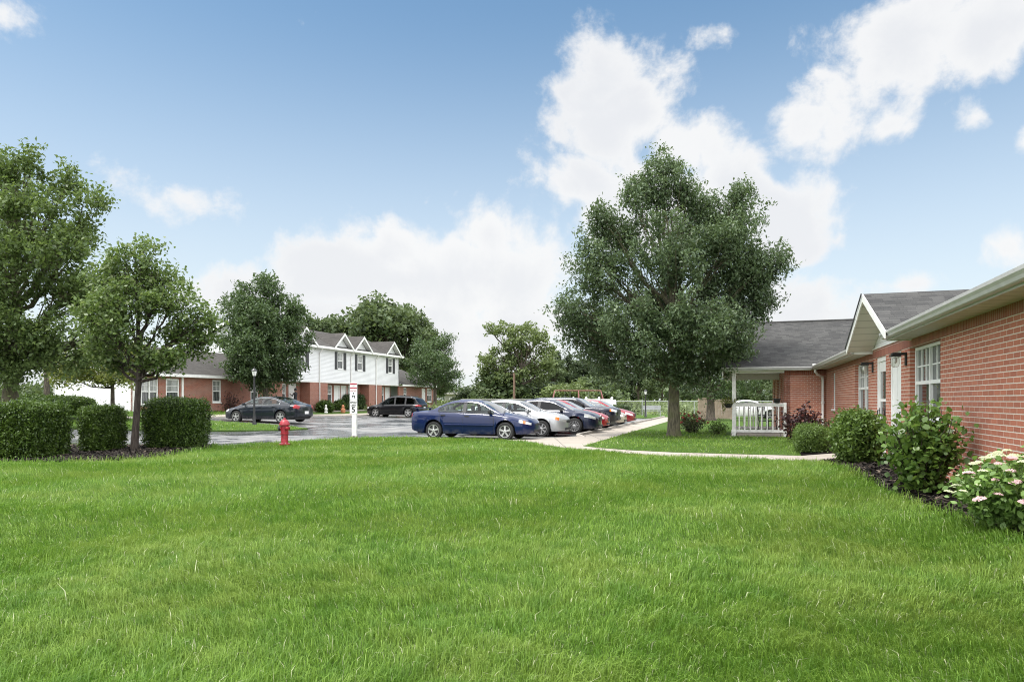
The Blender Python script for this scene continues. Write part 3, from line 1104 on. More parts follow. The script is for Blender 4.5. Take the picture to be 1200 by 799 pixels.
# far-left big tree
X0, Y0 = -19.2, 26.0
lob = from_px(Y0, X0, [(30, 195, 34, 30, 0), (75, 200, 22, 24, .5), (110, 245, 28, 26, 0), (60, 255, 44, 34, -1), (5, 250, 36, 40, .4), (105, 295, 34, 30, -1.2), (40, 315, 46, 36, -1.6),
                       (-20, 300, 40, 40, 0), (95, 345, 44, 32, -.6), (25, 370, 48, 34, -1.8), (-30, 370, 44, 36, 0), (70, 400, 44, 28, -1), (10, 415, 38, 22, -1), (120, 385, 30, 26, 1),
                       (20, 432, 44, 18, -.8), (78, 428, 36, 18, -.6), (112, 412, 28, 20, 0), (-25, 430, 36, 22, 0), (50, 445, 30, 10, -1.2),
                       (40, 270, 40, 40, 1.6), (80, 330, 40, 36, 1.6), (-50, 400, 34, 30, .6), (-10, 190, 26, 24, .8)])
t1 = tree_meshes('tall_tree', 2.4, 0.30, 9.0, lob, 'leaf_big', 0.17, 0.54, n_sub=13, n_cl=12, k=12, sub_r=0.46, cl_r=0.14, seed=8, sweep=0.6, shell=0.42, lean=(0.3, 0), twigs=3, droop=0.2, limb_r=0.5)
put_tree('tall_tree', t1, (X0, Y0, h1(X0, Y0)), 0, (0.94, 0.94, 0.95), 'tallest leafy tree at the far left with leaning mossy trunk behind the hedges', bark='bark_moss')

# small pear tree between the hedges
X0, Y0 = -9.9, 17.9
lob = from_px(Y0, X0, [(158, 300, 24, 28, 0), (178, 325, 24, 24, .3), (130, 325, 24, 26, .2), (205, 350, 24, 22, -.1), (115, 365, 24, 26, 0), (160, 355, 32, 28, -.6), (235, 378, 22, 18, 0),
                       (205, 390, 30, 22, .4), (150, 395, 34, 24, -.7), (110, 405, 22, 22, .2), (235, 402, 20, 14, .2), (180, 420, 28, 16, -.3), (130, 425, 22, 14, .2), (212, 420, 24, 12, -.2), (160, 340, 26, 26, .7)])
t3 = tree_meshes('pear_tree', 1.55, 0.085, 4.4, lob, 'leaf_pear', 0.105, 0.64, n_sub=11, n_cl=11, k=9, sub_r=0.26, cl_r=0.10, seed=12, sweep=0.5, lean=(0.16, 0), twigs=4, droop=0.1, limb_r=0.6, shell=0.4, flare=1.25)
put_tree('pear_tree', t3, (X0, Y0, h1(X0, Y0)), 0, (1, 1, 1), 'small airy tree with thin dark trunk standing between the clipped hedges', bark='twig')

# dense oval tree before the townhouses
X0, Y0 = -16.6, 46.0
lob = from_px(Y0, X0, [(305, 350, 22, 24, 0), (285, 372, 24, 24, .5), (330, 375, 24, 26, .3), (310, 385, 32, 28, -1.2), (280, 405, 22, 22, 0), (338, 408, 22, 24, 0), (310, 420, 34, 24, -1.5),
                       (290, 438, 26, 16, -.6), (330, 440, 24, 16, -.4), (310, 452, 22, 12, 0), (308, 400, 30, 34, 1.5)])
t4 = tree_meshes('dense_oval_tree', 1.6, 0.20, 7.0, lob, 'leaf_dark', 0.21, 0.48, n_sub=24, n_cl=13, k=12, sub_r=0.45, cl_r=0.14, seed=15, sweep=1.0, droop=0.5)
put_tree('shade_tree', t4, (X0, Y0, h1(X0, Y0)), 0, (1, 1, 1), 'dense dark oval tree in front of the white townhouses beside the lamp post')

# tree at the right-hand end of the townhouses
X0, Y0 = -8.1, 72.0
lob = from_px(Y0, X0, [(497, 415, 14, 18, 0), (520, 415, 16, 18, .5), (488, 430, 12, 14, 0), (510, 432, 20, 18, -1.4), (528, 436, 12, 16, 0), (500, 450, 16, 12, -.6), (522, 452, 14, 11, 0), (508, 420, 16, 18, 1.2)])
t5 = tree_meshes('end_tree', 1.7, 0.17, 6.5, lob, 'leaf_dark', 0.26, 0.42, n_sub=13, n_cl=10, k=10, sub_r=0.6, cl_r=0.2, seed=17, droop=0.5)
put_tree('shade_tree', t5, (X0, Y0, 0.3), 0, (1, 1, 1), 'dark green bushy tree at the right end of the townhouses')

# yellow-green low tree and the dark trunk beyond the hedges
X0, Y0 = -19.6, 33.5
lob = from_px(Y0, X0, [(128, 432, 30, 16, 0), (95, 438, 28, 14, -.4), (110, 420, 30, 14, .6), (150, 430, 20, 16, 0), (70, 440, 18, 12, 0), (140, 452, 20, 8, -.5), (150, 445, 18, 12, .3), (75, 452, 16, 8, 0), (115, 452, 24, 8, -.6), (140, 425, 18, 14, .6)])
t6 = tree_meshes('yellow_tree', 1.4, 0.10, 3.2, lob, 'leaf_yellow', 0.15, 0.6, n_sub=12, n_cl=10, k=8, sub_r=0.35, cl_r=0.14, seed=19, twigs=3, droop=0.1)
put_tree('ornamental_tree', t6, (X0, Y0, h1(X0, Y0)), 0, (1, 1, 1), 'low spreading yellow-green tree before the white siding wall')
X0, Y0 = -31.0, 45.5
lob = from_px(Y0, X0, [(45, 425, 34, 16, 0), (15, 420, 26, 20, 0), (75, 430, 24, 14, 0), (40, 405, 30, 20, 1)])
t7 = tree_meshes('back_left_tree', 1.6, 0.2, 4.2, lob, 'leaf_big', 0.22, 0.5, n_sub=12, n_cl=9, k=9, sub_r=0.6, cl_r=0.2, seed=21)
put_tree('shade_tree', t7, (X0, Y0, h1(X0, Y0)), 0, (1, 1, 1), 'short dark trunk under shade at the far left beyond the long low hedge')


# ---- trees of the skyline: a few kinds of crown, each tree its own object
def crown_kind(kind, seed, leaf, L):
    g = np.random.default_rng(seed)
    lobes = []
    if kind == 'broad':
        for i in range(13):
            t = g.random()
            an = g.random() * 6.28
            rr = 3.2 * math.sin(math.pi * (0.22 + 0.7 * t))
            lobes.append((rr * math.cos(an), rr * math.sin(an), 3.4 + 7.2 * t, 1.7, 1.7, 1.35))
        return tree_meshes('broad', 2.4, 0.32, 9.4, lobes, leaf, L, 0.6, n_sub=13, n_cl=8, k=7, sub_r=0.85, cl_r=0.28, seed=seed)
    if kind == 'tall':
        for i in range(14):
            t = g.random()
            an = g.random() * 6.28
            rr = 2.3 * math.sin(math.pi * (0.18 + 0.72 * t))
            lobes.append((rr * math.cos(an), rr * math.sin(an), 2.4 + 9.6 * t, 1.35, 1.35, 1.4))
        return tree_meshes('tall', 2.0, 0.30, 10.8, lobes, leaf, L, 0.6, n_sub=12, n_cl=8, k=7, sub_r=0.75, cl_r=0.26, seed=seed)
    if kind == 'low':
        for i in range(10):
            an = g.random() * 6.28
            rr = 2.3 * math.sqrt(g.random())
            lobes.append((rr * math.cos(an), rr * math.sin(an), 1.2 + 3.4 * g.random() * (1 - rr / 3.4), 1.5, 1.5, 1.1))
        return tree_meshes('low', 0.7, 0.2, 4.0, lobes, leaf, L, 0.6, n_sub=14, n_cl=8, k=7, sub_r=0.75, cl_r=0.26, seed=seed)
    if kind == 'spire':
        for i in range(16):
            t = i / 15
            an = i * 2.4
            rr = 1.7 * (1 - t) ** 0.8
            lobes.append((rr * math.cos(an), rr * math.sin(an), 1.2 + 9.6 * t, 0.9 * (1 - 0.5 * t), 0.9 * (1 - 0.5 * t), 0.8))
        return tree_meshes('spire', 1.0, 0.22, 10.8, lobes, leaf, L, 0.45, n_sub=11, n_cl=8, k=7, sub_r=0.55, cl_r=0.24, seed=seed)


KINDS = {
    'broad_a': crown_kind('broad', 41, 'leaf_far', 0.46), 'broad_b': crown_kind('broad', 42, 'leaf_far', 0.46), 'broad_light': crown_kind('broad', 43, 'leaf_far_light', 0.46),
    'tall_a': crown_kind('tall', 44, 'leaf_far', 0.44), 'tall_dark': crown_kind('tall', 45, 'leaf_far_dark', 0.44),
    'low_a': crown_kind('low', 46, 'leaf_far', 0.40), 'low_light': crown_kind('low', 47, 'leaf_far_light', 0.40), 'low_dark': crown_kind('low', 48, 'leaf_far_dark', 0.40),
    'spire': crown_kind('spire', 49, 'leaf_far_dark', 0.36),
}
BASEH = {'broad': 11.6, 'tall': 13.0, 'low': 5.6, 'spire': 11.8}


def skyline(px, top, Y, kind, wide, label, group=None, rz=0.0):
    X = (px - 600) / 800 * Y
    hgt = 1.3 + (469 - top) / 800 * Y
    s = hgt / BASEH[kind.split('_')[0]]
    put_tree('tree', KINDS[kind], (X, Y, -0.1), rz, (s * wide, s * wide, s), label, 'tree', group)


# behind the townhouse roof
skyline(367, 371, 92, 'tall_a', 1.0, 'leafy treetop just left above the townhouse ridge', rz=1)
skyline(394, 372, 97, 'broad_a', 1.0, 'rounded treetop rising above the middle of the townhouse ridge', rz=2)
skyline(441, 347, 98, 'broad_b', 1.05, 'highest broad tree behind the townhouse roof', rz=3)
skyline(474, 360, 104, 'broad_a', 0.85, 'big tree just right of the highest one behind the roof', rz=4.4)
skyline(500, 386, 100, 'tall_a', 1.1, 'lower tree behind the dark tree at the right end of the townhouses', rz=5)
skyline(345, 388, 90, 'broad_b', 0.9, 'treetop half hidden behind the dense oval tree', rz=0.4)
# centre group
skyline(578, 421, 98, 'low_a', 1.35, 'dark round bushy tree left of the spreading tree beyond the cars', rz=2)
skyline(592, 428, 104, 'low_a', 1.3, 'rounded tree directly behind the brown utility pole', rz=3)
skyline(632, 432, 100, 'low_dark', 1.3, 'dark tree behind the small pale house', rz=4)
skyline(690, 432, 98, 'low_a', 1.4, 'low round tree behind the right half of the red swing frame', rz=1)
skyline(560, 444, 106, 'low_dark', 1.3, 'low dark bush tree beside the grey flat-roofed building')
skyline(647, 420, 104, 'tall_a', 1.35, 'mid green tree right behind the spreading tree', rz=1.2)
skyline(664, 436, 92, 'low_light', 1.2, 'light green drooping tree right of the spreading tree', rz=2.6)
skyline(654, 410, 112, 'spire', 0.9, 'pointed dark tree top between the spreading tree and the shade tree', rz=0.5)
skyline(667, 413, 114, 'spire', 1.1, 'second pointed dark tree nearest the big shade tree', rz=1.5)
skyline(685, 416, 112, 'tall_dark', 1.2, 'dark tall tree behind the left edge of the big shade tree', rz=0.2)
skyline(716, 424, 110, 'broad_a', 1.1, 'tree behind the red swing frame, partly hidden by the shade tree', rz=1)
skyline(748, 428, 112, 'tall_dark', 1.4, 'dark tree behind the lamp post at the end of the walk', rz=2)
skyline(776, 430, 108, 'broad_b', 1.1, 'tree seen just left of the shade tree trunk', rz=3)
skyline(812, 430, 110, 'tall_a', 1.4, 'tree seen right of the shade tree trunk beyond the fence', rz=4)
skyline(888, 436, 100, 'broad_a', 1.15, 'leafy tree seen through the porch opening', rz=5)
skyline(868, 440, 106, 'low_dark', 1.6, 'dark tree low behind the porch post', rz=5)
skyline(912, 440, 104, 'tall_a', 1.2, 'tree half hidden by the porch brick wall', rz=0.8)
skyline(734, 461, 66, 'low_light', 1.45, 'yellow-green rounded bush behind the wire fence', rz=1)
skyline(724, 467, 56, 'low_dark', 1.2, 'dark shrub at the end of the white vinyl fence', rz=2)
# the spreading tree in the middle, thin at the top
X0, Y0 = (611 - 600) / 800 * 96, 96.0
lob = from_px(Y0, X0, [(578, 388, 13, 8, 0), (595, 386, 12, 8, 1), (612, 384, 12, 9, 0), (630, 392, 12, 9, 1), (600, 400, 16, 10, -1), (620, 402, 16, 11, -1), (640, 405, 10, 12, 0),
                       (588, 418, 18, 11, 0), (570, 424, 12, 12, .5), (612, 420, 18, 13, 1.4), (636, 424, 16, 14, -.6), (600, 436, 18, 10, -1.4), (628, 440, 16, 10, 0), (578, 440, 16, 12, 1)])
t8 = tree_meshes('spreading_tree', 3.0, 0.42, 10.0, lob, 'leaf_far_light', 0.42, 0.6, n_sub=11, n_cl=8, k=7, sub_r=0.75, cl_r=0.26, seed=61, limb_r=0.55, twigs=2)
put_tree('tree', t8, (X0, Y0, 0), 0, (1, 1, 1), 'wide spreading tree with thin flat crown and forked trunk beyond the cars')


# far wood closing the horizon, one mass
g = np.random.default_rng(77)
pts = []
for i in range(420):
    X = -190 + 400 * (i + g.random()) / 420
    Y = 128 + 14 * g.random() + 0.10 * abs(X)
    hh = 5.2 + 2.4 * math.sin(X * 0.13) + 1.5 * math.sin(X * 0.41 + 1) + g.random() * 1.2
    q = g.normal(size=(150, 3)) * np.array([1.4, 1.2, 0.9])
    zc = g.random((150, 1)) * hh
    q = q + np.array([X, Y, 0])
    q[:, 2:3] = zc + 0.3 * g.normal(size=(150, 1))
    pts.append(q)
wme = quads_mesh('woods', leaf_quads(np.concatenate(pts), 0.75, 0.65, g))
wo = link('woods', wme, M['leaf_far'])
wo['label'] = 'far line of woods closing the horizon'
wo['category'] = 'woods'
wo['kind'] = 'stuff'
# rough scrub between the fence and the woods
pts = []
for i in range(900):
    X, Y = -20 + 60 * g.random(), 62 + 34 * g.random()
    hh = 0.5 + 0.9 * g.random()
    q = g.normal(size=(22, 3)) * np.array([0.7, 0.7, 0.1]) + np.array([X, Y, 0])
    q[:, 2] = g.random(22) * hh
    pts.append(q)
sme = quads_mesh('scrub', leaf_quads(np.concatenate(pts), 0.42, 0.35, g, droop=-0.8))
so = link('scrub', sme, M['leaf_far_light'])
so['label'] = 'pale tall weeds growing beyond the wire fence'
so['category'] = 'weeds'
so['kind'] = 'stuff'


# ------------------------------------------------------------------ clipped hedges and shrubs
def superbox(n, g, sx, sy, sz, e=4.5, lump=0.03):
    """points over a rounded box standing on the ground (no bottom), with outward offset"""
    d = g.normal(size=(n, 3))
    d /= np.abs(d).max(1)[:, None]
    d = d * np.array([1, 1, 1])
    nrm = (np.abs(d) ** e).sum(1) ** (1 / e)
    p = d / nrm[:, None]
    p = p * np.array([sx / 2, sy / 2, sz / 2])
    p[:, 2] += sz / 2
    lumpf = 1 + lump * (np.sin(p[:, 0] * 5 + p[:, 2] * 3) + np.sin(p[:, 1] * 6 + p[:, 2] * 4 + 1)) * 0.6
    return p * np.stack([lumpf, lumpf, np.ones(n)], 1)


def hedge(name, px0, px1, Yf, depth, height, label, cat, leaf='leaf_hedge', n=16000, L=0.045, ratio=0.5, rz=0.0, e=5.0, core=True, seed=1, lump=0.03, group=None, fuzz=0.035):
    g = np.random.default_rng(seed)
    # right-hand outline is the far corner for hedges left of the axis, the left-hand one for those on the right
    X0, X1 = (px0 - 600) / 800 * (Yf if px0 < 600 else Yf + 0.7 * depth), (px1 - 600) / 800 * (Yf + depth if px1 < 600 else Yf)
    sx = X1 - X0
    cx, cy = (X0 + X1) / 2, Yf + depth / 2
    root = empty(name, (cx, cy, h1(cx, cy)), rz, label, cat, group)
    # face weights so that leaves are even over the box
    p = superbox(n, g, sx, depth, height, e, lump)
    # leaves sit in little sprays that stand out of the face by different amounts
    ns = max(40, n // 26)
    c = superbox(ns, g, sx, depth, height, e, lump)
    mid = np.array([0, 0, height / 2])
    out = (c - mid) / np.array([sx / 2, depth / 2, height / 2])
    out /= np.linalg.norm(out, axis=1)[:, None]
    c = c + out * g.normal(0.0, 0.035, (ns, 1))
    half = int(n * 0.6)
    p[:half] = c[g.integers(0, ns, half)] + g.normal(size=(half, 3)) * fuzz * 1.1
    p[half:] += g.normal(size=(n - half, 3)) * fuzz * 0.8
    # stray shoots
    sh = g.random(n) < 0.02
    p[sh] += np.abs(g.normal(size=(int(sh.sum()), 3))) * np.array([0, 0, 0.06])
    p[:, 2] = np.maximum(p[:, 2], 0.015 + 0.05 * g.random(n))
    me = quads_mesh(name + '_leaves', leaf_quads(p, L, ratio, g, droop=-0.25))
    link('foliage', me, M[leaf], root)
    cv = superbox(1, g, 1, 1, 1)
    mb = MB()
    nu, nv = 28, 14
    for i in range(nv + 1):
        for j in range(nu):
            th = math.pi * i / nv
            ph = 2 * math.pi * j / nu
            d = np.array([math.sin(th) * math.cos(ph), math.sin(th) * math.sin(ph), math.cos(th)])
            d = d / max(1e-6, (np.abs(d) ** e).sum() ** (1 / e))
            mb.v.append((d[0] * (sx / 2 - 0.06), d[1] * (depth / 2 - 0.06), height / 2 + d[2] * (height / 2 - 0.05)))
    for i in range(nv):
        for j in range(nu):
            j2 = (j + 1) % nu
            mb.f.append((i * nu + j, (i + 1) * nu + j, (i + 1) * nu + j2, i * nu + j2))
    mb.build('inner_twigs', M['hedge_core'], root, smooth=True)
    return root


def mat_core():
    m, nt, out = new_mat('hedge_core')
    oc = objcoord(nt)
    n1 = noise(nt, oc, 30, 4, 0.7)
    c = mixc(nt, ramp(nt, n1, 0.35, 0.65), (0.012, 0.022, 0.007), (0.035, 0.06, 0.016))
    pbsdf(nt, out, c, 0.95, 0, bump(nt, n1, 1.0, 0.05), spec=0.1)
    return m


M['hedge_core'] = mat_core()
GH = 'clipped box hedges in the mulch island'
hedge('hedge', -30, 86, 15.0, 1.5, 1.20, 'leftmost clipped hedge block, cut off by the photo edge', 'hedge', n=32000, L=0.055, seed=1, group=GH, e=8)
hedge('hedge', 90, 149, 17.2, 1.3, 1.10, 'middle clipped hedge block just left of the thin-trunked tree', 'hedge', n=20000, L=0.055, seed=2, group=GH, e=8)
hedge('hedge', 164, 248, 18.4, 1.35, 1.30, 'clipped hedge block right of the thin-trunked tree', 'hedge', n=24000, L=0.055, seed=3, group=GH, e=8)
hedge('hedge', -60, 121, 31.0, 1.6, 0.92, 'long low clipped hedge beyond the front hedges', 'hedge', n=22000, L=0.07, seed=4, e=3.5)
hedge('hedge', 928, 984, 16.35, 1.7, 0.62, 'low light green clipped hedge by the walk to the doors', 'hedge', leaf='leaf_box', n=16000, L=0.04, seed=5, e=4.0, rz=ROT)
hedge('rounded_shrub', 978, 1044, 12.9, 1.15, 0.95, 'rounded leafy shrub between the low hedge and the tall shrub', 'shrub', leaf='leaf_box', n=9000, L=0.075, ratio=0.6, seed=6, e=2.4, lump=0.07, fuzz=0.05)
# foundation shrubs along the townhouses
for i, (p0, p1, Yf, hh, lab, lf) in enumerate((
        (370, 392, 54.5, 0.85, 'round clipped bush at the foot of the townhouse brick pier', 'leaf_hedge'),
        (391, 405, 58.0, 0.80, 'smaller bush beside the round clipped bush under the townhouse window', 'leaf_hedge'),
        (396, 414, 60.5, 1.30, 'taller loose bush behind the white sign post', 'leaf_dark'),
        (414, 429, 62.5, 1.35, 'dark bush right of the sign post by the brick pier', 'leaf_dark'),
        (250, 268, 45.2, 0.45, 'low strip of planting below the narrow window left of the oval tree', 'leaf_rose'))):
    hedge('foundation_shrub', p0, p1, Yf, 1.2, hh, lab, 'shrub', leaf=lf, n=3500, L=0.13, ratio=0.5, seed=20 + i, e=2.4, lump=0.08, fuzz=0.08)


def loose_shrub(name, X, Y, rx, rz, n_st, leaf, L, ratio, k, label, cat='shrub', seed=1, stem='twig', cl=0.07, z0=0.05, spread=1.0, core=0.3):
    g = np.random.default_rng(seed)
    root = empty(name, (X, Y, h1(X, Y)), 0, label, cat)
    mb = MB()
    pts = []
    for i in range(n_st):
        an = g.random() * 6.28
        rr = math.sqrt(g.random()) * rx * spread
        hh = rz * (0.55 + 0.5 * g.random()) * (1 - 0.35 * (rr / rx) ** 2)
        b0 = np.array([0.25 * rr * math.cos(an), 0.25 * rr * math.sin(an), 0])
        tp = np.array([rr * math.cos(an), rr * math.sin(an), hh])
        pth = limb(mb, b0, tp, 0.012, 0.004, (0, 0, 0.1 * hh), 5, 5, g)
        pth = np.array(pth)
        for q in range(k):
            t = g.random() ** 0.75
            j = min(4, int(t * 5))
            p = pth[j] + (pth[j + 1] - pth[j]) * (t * 5 - j)
            p = p + g.normal(size=3) * cl
            if p[2] > z0: pts.append(p)
    link('stems', mb.mesh('stems', smooth=True), M[stem], root)
    pts = np.array(pts)
    me = quads_mesh(name + '_leaves', leaf_hex(pts, L, ratio, g, droop=0.15), 6)
    link('foliage', me, M[leaf], root)
    return root


loose_shrub('leafy_shrub', 5.42, 9.0, 0.43, 1.26, 60, 'leaf_shrub', 0.078, 0.80, 54, 'tall loose shrub with broad leaves before the near twin window', seed=3, cl=0.10)
loose_shrub('purple_maple', 9.0, 21.2, 0.62, 1.15, 40, 'leaf_maple', 0.11, 0.6, 40, 'dark purple-leaved maple shrub by the white downspout', 'shrub', seed=5, cl=0.10)
loose_shrub('thin_shrub', 9.75, 20.8, 0.35, 0.85, 16, 'leaf_rose', 0.07, 0.5, 20, 'thin grey-green shrub between the purple maple and the brick wall', seed=6, cl=0.08)
loose_shrub('green_shrub', 7.9, 26.4, 0.45, 0.55, 26, 'leaf_shrub', 0.08, 0.4, 26, 'low green shrub between the rose bush and the porch post', seed=7, cl=0.08)
rose = loose_shrub('rose_bush', 7.25, 27.4, 0.62, 1.0, 44, 'leaf_rose', 0.075, 0.5, 34, 'rose bush with red flowers right of the shade tree trunk', 'rose bush', seed=8, cl=0.09)
g = np.random.default_rng(12)
fl = []
for k in range(14):
    d = g.normal(size=3)
    d /= np.linalg.norm(d)
    fl.append(d * 0.045)
fme = quads_mesh('rose_flower', leaf_quads(np.repeat(np.array(fl), 3, 0) * 0.9, 0.075, 0.9, g))
fme.materials.append(M['petal_red'])
for k in range(20):
    an = g.random() * 6.28
    rr = 0.62 * math.sqrt(g.random())
    o = link('flower', fme, None, rose)
    o.location = (rr * math.cos(an), rr * math.sin(an) - 0.15, 0.38 + 0.60 * g.random() * (1 - 0.55 * rr))
    s = 0.6 + 0.4 * g.random()
    o.scale = (s, s, s)
loose_shrub('bare_shrub', -18.9, 45.6, 0.8, 1.5, 26, 'leaf_maple', 0.13, 0.4, 14, 'sparse reddish shrub between the narrow windows behind the charcoal car', seed=9, cl=0.14)
loose_shrub('hedge_weed', -12.3, 15.6, 0.35, 0.16, 12, 'leaf_yellow', 0.05, 0.5, 20, 'small yellowish ground plants in the mulch before the middle hedge', 'plant', seed=10, cl=0.05, z0=0.01)

# sedum by the brick wall: fleshy leaves and flat flower heads
SX, SY = 4.62, 6.15
sed = loose_shrub('sedum', SX, SY, 0.55, 0.66, 170, 'leaf_sedum', 0.062, 0.62, 60, 'flowering sedum with flat cream and pink heads by the near brick wall', 'plant', seed=11, stem='stem', cl=0.06)
g = np.random.default_rng(33)
heads = []
for v in range(2):
    mb = MB()
    for k in range(60):
        r = 0.055 * math.sqrt((k + 0.5) / 60)
        t = k * 2.39996
        x, y, z = r * math.cos(t), r * math.sin(t), 0.018 * (1 - (r / 0.055) ** 2) + g.normal(0, 0.003)
        s = 0.006 + 0.003 * g.random()
        mb.v += [(x - s, y - s, z - .006), (x + s, y - s, z - .006), (x + s, y + s, z - .006), (x - s, y + s, z - .006), (x, y, z + s)]
        b = len(mb.v) - 5
        mb.f += [(b, b + 1, b + 4), (b + 1, b + 2, b + 4), (b + 2, b + 3, b + 4), (b + 3, b, b + 4), (b + 3, b + 2, b + 1, b)]
    me = mb.mesh('flower_head', uv=False)
    me.materials.append(M['petal_cream' if v == 0 else 'petal_pink'])
    heads.append(me)
for k in range(84):
    an = k * 2.39996
    rr = 0.60 * math.sqrt((k + 0.5) / 84)
    x, y = rr * math.cos(an), rr * math.sin(an)
    zt = 0.68 - 0.45 * (rr / 0.62) ** 2.6 + g.normal(0, 0.025)
    pink = (y < -0.05 and g.random() < 0.62) or g.random() < 0.08
    o = link('flower_head', heads[1 if pink else 0], None, sed)
    s = 0.52 + 0.42 * g.random()
    o.location = (x, y, zt)
    o.scale = (s, s, s)
    o.rotation_euler = (0.25 * y / 0.6 * -1, 0.25 * x / 0.6, g.random() * 6)

# loose bark chips over the mulch beds
def chips(poly, n, seed):
    g = np.random.default_rng(seed)
    xs, ys = [p[0] for p in poly], [p[1] for p in poly]
    x = min(xs) + (max(xs) - min(xs)) * g.random(n)
    y = max(2.5, min(ys)) + (max(ys) - max(2.5, min(ys))) * g.random(n)
    k = pip(x, y, poly)
    x, y = x[k], y[k]
    c = np.stack([x, y, H(x, y) + 0.02 + 0.012 * g.random(len(x))], 1)
    n = len(x)
    t = g.random(n) * 2 * np.pi
    d = np.stack([np.cos(t), np.sin(t), 0.35 * g.normal(size=n)], 1)
    s = np.stack([-np.sin(t), np.cos(t), 0.35 * g.normal(size=n)], 1)
    L = (0.018 + 0.045 * g.random(n))[:, None]
    w = (0.005 + 0.012 * g.random(n))[:, None]
    return np.stack([c - d * L - s * w, c + d * L - s * w, c + d * L * 0.9 + s * w, c - d * L * 0.9 + s * w], 1)


M['chip'] = mat_leaf('bark_chip', (0.004, 0.0035, 0.003), (0.040, 0.030, 0.023), (0.13, 0.10, 0.075), 0.0, 0.9, 3.0)
cm = quads_mesh('mulch_chips', np.concatenate([chips(bed, 16000, 1), chips(HB, 9000, 2)]))
co = link('mulch_chips', cm, M['chip'])
co['label'] = 'dark loose bark chips scattered over the planting beds'
co['category'] = 'mulch'
co['kind'] = 'stuff'
# ------------------------------------------------------------------ building helpers
def mapper(axis, pos, sgn):
    """wall frame (u along, n outward, z) -> local xyz. axis 'x': wall lies at x=pos"""
    if axis == 'x':
        return lambda u, n, z: (pos + n * sgn, u, z)
    return lambda u, n, z: (u, pos + n * sgn, z)


def fbox(mb, f, u0, u1, n0, n1, z0, z1):
    a, b = f(u0, n0, z0), f(u1, n1, z1)
    mb.box(a[0], b[0], a[1], b[1], a[2], b[2])


def wall(name, f, u0, u1, z0, z1, th, openings, mat, parent):
    """one wall sheet with real openings; reveals th deep"""
    us = sorted({u0, u1} | {v for o in openings for v in o[:2]})
    zs = sorted({z0, z1} | {v for o in openings for v in o[2:4]})

    def solid(i, j):
        if i < 0 or j < 0 or i >= len(us) - 1 or j >= len(zs) - 1: return False
        cu, cz = (us[i] + us[i + 1]) / 2, (zs[j] + zs[j + 1]) / 2
        return not any(o[0] < cu < o[1] and o[2] < cz < o[3] for o in openings)
    mb = MB()
    for i in range(len(us) - 1):
        for j in range(len(zs) - 1):
            if not solid(i, j): continue
            a, b, c, d = us[i], us[i + 1], zs[j], zs[j + 1]
            mb.quad(f(a, 0, c), f(b, 0, c), f(b, 0, d), f(a, 0, d))
            mb.quad(f(b, -th, c), f(a, -th, c), f(a, -th, d), f(b, -th, d))
            if not solid(i - 1, j): mb.quad(f(a, -th, c), f(a, 0, c), f(a, 0, d), f(a, -th, d))
            if not solid(i + 1, j): mb.quad(f(b, 0, c), f(b, -th, c), f(b, -th, d), f(b, 0, d))
            if not solid(i, j - 1): mb.quad(f(a, 0, c), f(a, -th, c), f(b, -th, c), f(b, 0, c))
            if not solid(i, j + 1): mb.quad(f(a, -th, d), f(a, 0, d), f(b, 0, d), f(b, -th, d))
    me = bpy.data.meshes.new(name)
    me.from_pydata(mb.v, [], mb.f)
    bm = bmesh.new()
    bm.from_mesh(me)
    bmesh.ops.remove_doubles(bm, verts=bm.verts, dist=1e-5)
    bmesh.ops.recalc_face_normals(bm, faces=bm.faces[:])
    bm.to_mesh(me)
    bm.free()
    auto_uv(me)
    return link(name, me, mat, parent)


def window(parent, f, u0, u1, z0, z1, rec, units=1, grid=(2, 2), upper='pane', lower='pane_screen', fw=0.05, sill=True, name='window'):
    """double-hung unit(s): frame as the part, panes as sub-parts"""
    mb = MB()
    n0, n1 = -rec - 0.05, -rec + 0.012
    w = (u1 - u0) / units
    zm = z0 + (z1 - z0) * 0.5
    fbox(mb, f, u0, u1, n0, n1, z1 - fw, z1)
    fbox(mb, f, u0, u1, n0, n1, z0, z0 + fw)
    for k in range(units + 1):
        c = u0 + w * k
        hw = fw if 0 < k < units else fw
        a = c - (hw / 2 if 0 < k < units else (0 if k == 0 else hw))
        b = c + (hw / 2 if 0 < k < units else (hw if k == 0 else 0))
        fbox(mb, f, a, b, n0, n1 + 0.004, z0 + fw, z1 - fw)
    for k in range(units):
        a, b = u0 + w * k + fw, u0 + w * (k + 1) - fw
        fbox(mb, f, a - fw * 0.4, b + fw * 0.4, n0, n1 - 0.006, zm - 0.03, zm + 0.03)
        # thin bars of the upper sash
        for gi in range(1, grid[0]):
            c = a + (b - a) * gi / grid[0]
            fbox(mb, f, c - 0.011, c + 0.011, n0 + 0.01, n1 - 0.022, zm + 0.03, z1 - fw)
        for gi in range(1, grid[1]):
            c = zm + (z1 - fw - zm) * gi / grid[1]
            fbox(mb, f, a, b, n0 + 0.01, n1 - 0.025, c - 0.011, c + 0.011)
    fr = mb.build(name, M['white'], parent)
    for k in range(units):
        a, b = u0 + w * k + fw * 0.5, u0 + w * (k + 1) - fw * 0.5
        for (c, d, mt) in ((zm, z1 - fw * 0.5, upper), (z0 + fw * 0.5, zm, lower)):
            p = MB()
            off = -rec - 0.03 if mt == upper else -rec - 0.036
            p.quad(f(a, off, c), f(b, off, c), f(b, off, d), f(a, off, d))
            # give the glazing a real thickness
            p.quad(f(b, off - 0.012, c), f(a, off - 0.012, c), f(a, off - 0.012, d), f(b, off - 0.012, d))
            p.build('pane', M[mt], fr)
    if sill:
        s = MB()
        fbox(s, f, u0 - 0.03, u1 + 0.03, -rec - 0.02, 0.03, z0 - 0.06, z0 - 0.002)
        s.build('sill', M['white'], fr)
    return fr


